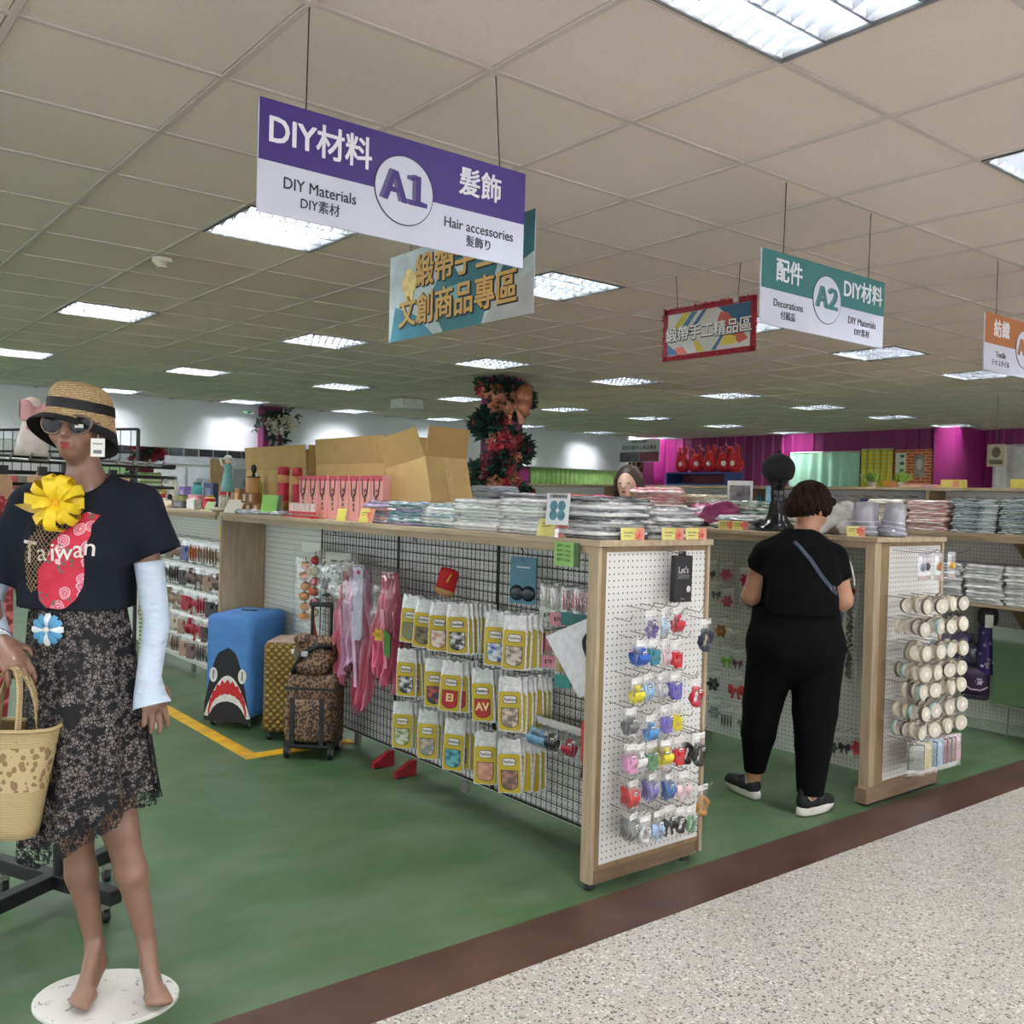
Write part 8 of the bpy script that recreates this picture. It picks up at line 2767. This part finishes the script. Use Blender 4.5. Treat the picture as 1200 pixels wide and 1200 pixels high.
for i in range(22):
    y = 2.8 + 0.2 * i
    c, n = CC[(i * 3 + 1) % 10]
    h = _r.uniform(0.05, 0.13)
    t = thing('shelf_box', '%s carton on the far unit counter, %s from the right end' % (n, ordw(i)), 'box', (8.45, y, 1.19), -PI / 2 + _r.uniform(-0.3, 0.3), 'cartons on the far unit counter')
    link('carton', MB().box((0, 0, h), (0.16, 0.12, 2 * h)).data('carton', M(c, 0.5, 0, 0.3, 12), bevel=0.004), t)
    link('label', MB().box((0, -0.061, h), (0.09, 0.001, h)).data('label', M((220, 216, 206), 0.5, 0, 0.2, 20)), t)
ZT = 1.69
for lab, y, z, w, h, c in (('yellow price box on the far unit top, middle', 4.40, ZT, 0.20, 0.075, (222, 206, 110)), ('yellow price box on the far unit top at right edge', 3.78, ZT, 0.20, 0.08, (226, 212, 96)), ('amber carton by the small plant on the far unit top', 5.0, ZT, 0.14, 0.06, (206, 150, 50)), ('peach cloth pack on the far unit top', 4.72, ZT, 0.30, 0.03, (226, 180, 150)), ('mauve cloth pack on the far unit top', 4.58, ZT, 0.2, 0.025, (200, 150, 170))):
    t = thing('price_box', lab, 'box', (8.6, y, z), -PI / 2 + 0.1)
    link('carton', MB().box((0, 0, h / 2), (w, 0.10, h)).data('carton', M(c, 0.5, 0, 0.1), bevel=0.003), t)
    link('label', MB().box((w * 0.2, -0.051, h / 2), (w * 0.3, 0.001, h * 0.7)).data('label', M((222, 150, 120), 0.5)), t)
for i, y in enumerate((5.22, 4.92)):
    t = thing('small_plant', 'tiny artificial spiky plant on the far unit top, %s the amber carton' % ('left of', 'right of')[i], 'plant', (8.6, y, ZT))
    link('foliage', foliage(14, lambda rr: ((rr.gauss(0, 0.02), rr.gauss(0, 0.02), 0.05), (0, 0, 1)), 5 + i, 0.10).data('foliage', M((150, 180, 80), 0.6)), t)
    link('pot', MB().lathe([(0.03, 0), (0.04, 0.05)], 12).data('pot', M((220, 216, 206), 0.5)), t)
t = thing('blue_shelf', 'small blue shelf box on the far unit top under red plush bags', 'shelf', (8.6, 7.35, ZT), -PI / 2)
link('frame', MB().box((0, 0, 0.01), (0.9, 0.3, 0.02)).box((0, 0, 0.14), (0.9, 0.3, 0.02)).box((-0.44, 0, 0.075), (0.02, 0.3, 0.11)).box((0.44, 0, 0.075), (0.02, 0.3, 0.11)).data('frame', M((40, 64, 120), 0.5)), t)
link('back', MB().box((0, 0.14, 0.075), (0.86, 0.01, 0.11)).data('back', M((120, 60, 70), 0.6)), t)
for i, (y, s) in enumerate(((7.66, 1.0), (7.45, 0.9), (7.24, 1.05), (7.05, 0.95), (6.9, 1.0))):
    t = thing('plush_bag', 'bright red plush bag with upright ears, %s from the banner side' % ordw(i), 'plush bag', (8.6, y, ZT + 0.15), -PI / 2 + 0.3 * (i % 2), 'red plush bags on the blue shelf')
    q = Field((-0.14, -0.1, 0.0), (0.14, 0.1, 0.34), 0.012)
    q.ell((0, 0, 0.09 * s), (0.11 * s, 0.07, 0.09 * s), 0.03)
    q.ell((0, -0.02, 0.17 * s), (0.07, 0.06, 0.06), 0.03)
    q.cone((-0.03, 0, 0.2 * s), (-0.06, 0, 0.29 * s), 0.025, 0.018, 0.02)
    q.cone((0.03, 0, 0.2 * s), (0.04, 0, 0.29 * s), 0.025, 0.018, 0.02)
    q.half((0, 0, -1), -0.005)
    V_, F_ = q.mesh()
    link('body', np_mesh('body', V_, F_, M((186, 26, 34), 0.6, 0, 0.15, 20))[0], t)
    link('handle', MB().tube([(-0.09, 0, 0.12), (-0.10, 0, 0.24), (0.0, 0.02, 0.32), (0.10, 0, 0.24), (0.09, 0, 0.12)], 0.008, 6).data('handle', M((150, 20, 30), 0.6), True), t)
    link('white_patch', MB().ball((0.02, -0.072, 0.10), (0.03, 0.012, 0.03), 10, 6).data('white_patch', M((226, 220, 214), 0.6), True), t)
t = thing('framed_print', 'framed black and white print on the second counter left of the bust', 'picture', (5.02, 3.98, TOP + 0.12), (-0.1, 0, -0.9))
link('frame', MB().box((0, 0, 0.08), (0.16, 0.012, 0.20)).data('frame', M((214, 214, 212), 0.4)), t)
link('print', MB().box((0, -0.008, 0.08), (0.13, 0.003, 0.14)).data('print', M((110, 106, 110), 0.5, 0, 0.8, 16)), t)
link('easel', MB().box((0, 0.03, -0.07), (0.02, 0.05, 0.10)).data('easel', BLACK), t)
t = thing('blue_card', 'pale blue and green card standing beside the framed print', 'card', (5.02, 3.72, TOP + 0.06), (-0.1, 0, -0.9))
link('sheet', MB().box((0, 0, 0.10), (0.09, 0.004, 0.22)).data('sheet', M((130, 176, 200), 0.5)), t)
link('green_band', MB().box((0, -0.003, 0.04), (0.088, 0.002, 0.09)).data('green_band', M((150, 190, 150), 0.5)), t)
link('foot', MB().box((0, 0.02, -0.035), (0.05, 0.05, 0.05)).data('foot', M((220, 216, 206), 0.5)), t)
# wire stand behind the mannequin
t = thing('wire_stand', 'black wire display stand of hanging accessories behind the mannequin', 'wire stand', (1.30, 5.6, 0), -PI / 2 + 0.5)
for x in (-0.55, 0.55):
    link('post', MB().cyl((x, 0, 0), (x, 0, 1.80), 0.010).data('post', BLACK), t)
for z in (1.80, 1.68, 1.56, 0.12):
    link('rail', MB().cyl((-0.55, 0, z), (0.55, 0, z), 0.007).data('rail', BLACK), t)
_m = MB()
for k in range(15):
    x = -0.5 + k / 14
    _m.cyl((x, 0, 1.56), (x, 0, 1.80), 0.003, n=4)
link('wire_mesh', _m.data('wire_mesh', BLACK), t)
for k in range(16):
    c, n = CC[(k * 3) % 10]
    u = -0.5 + k / 15
    s = thing('accessory_strip', '%s accessory strip on the wire stand, %s along' % (n, ordw(k)), 'accessory', (1.30 + u * math.cos(-PI / 2 + 0.5) - 0.03, 5.6 + u * math.sin(-PI / 2 + 0.5) - 0.02, 1.55), -PI / 2 + 0.7, 'accessory strips on the wire stand')
    c2 = [(176, 140, 104), (60, 58, 60), (196, 190, 180), (150, 60, 60), (110, 100, 90)][k % 5]
    link('card', MB().box((0, 0, -0.05), (0.05, 0.004, 0.09)).data('card', M(c2, 0.6, 0, 0.2, 30)), s)
    link('strip', MB().box((0, -0.004, -0.20), (0.028, 0.006, 0.24)).data('strip', M(tuple(int(v * 0.8) for v in c), 0.6, 0, 0.3, 30)), s)
t = thing('patterned_scarf', 'green and white knitted scarf hanging behind the mannequin hand', 'scarf', (1.255, 3.93, 0.56), -0.5)
P = [[(-0.045 + 0.09 * j / 6 + 0.008 * math.sin(5 * v), 0.012 * math.sin(j * 2.0 + 3 * v), 1.0 * v) for j in range(7)] for v in [k / 14 for k in range(15)]]
link('cloth', MB().grid(P).data('cloth', mat_check((110, 140, 80), (206, 206, 176), 60), True), t)
link('fringe', MB().grid([[(-0.045 + 0.09 * j / 6, 0.012 * math.sin(j * 2.0), -0.03 * i) for j in range(7)] for i in range(2)]).data('fringe', M((196, 196, 160), 0.8)), t)
t.rotation_euler = (0, 0, -0.5)
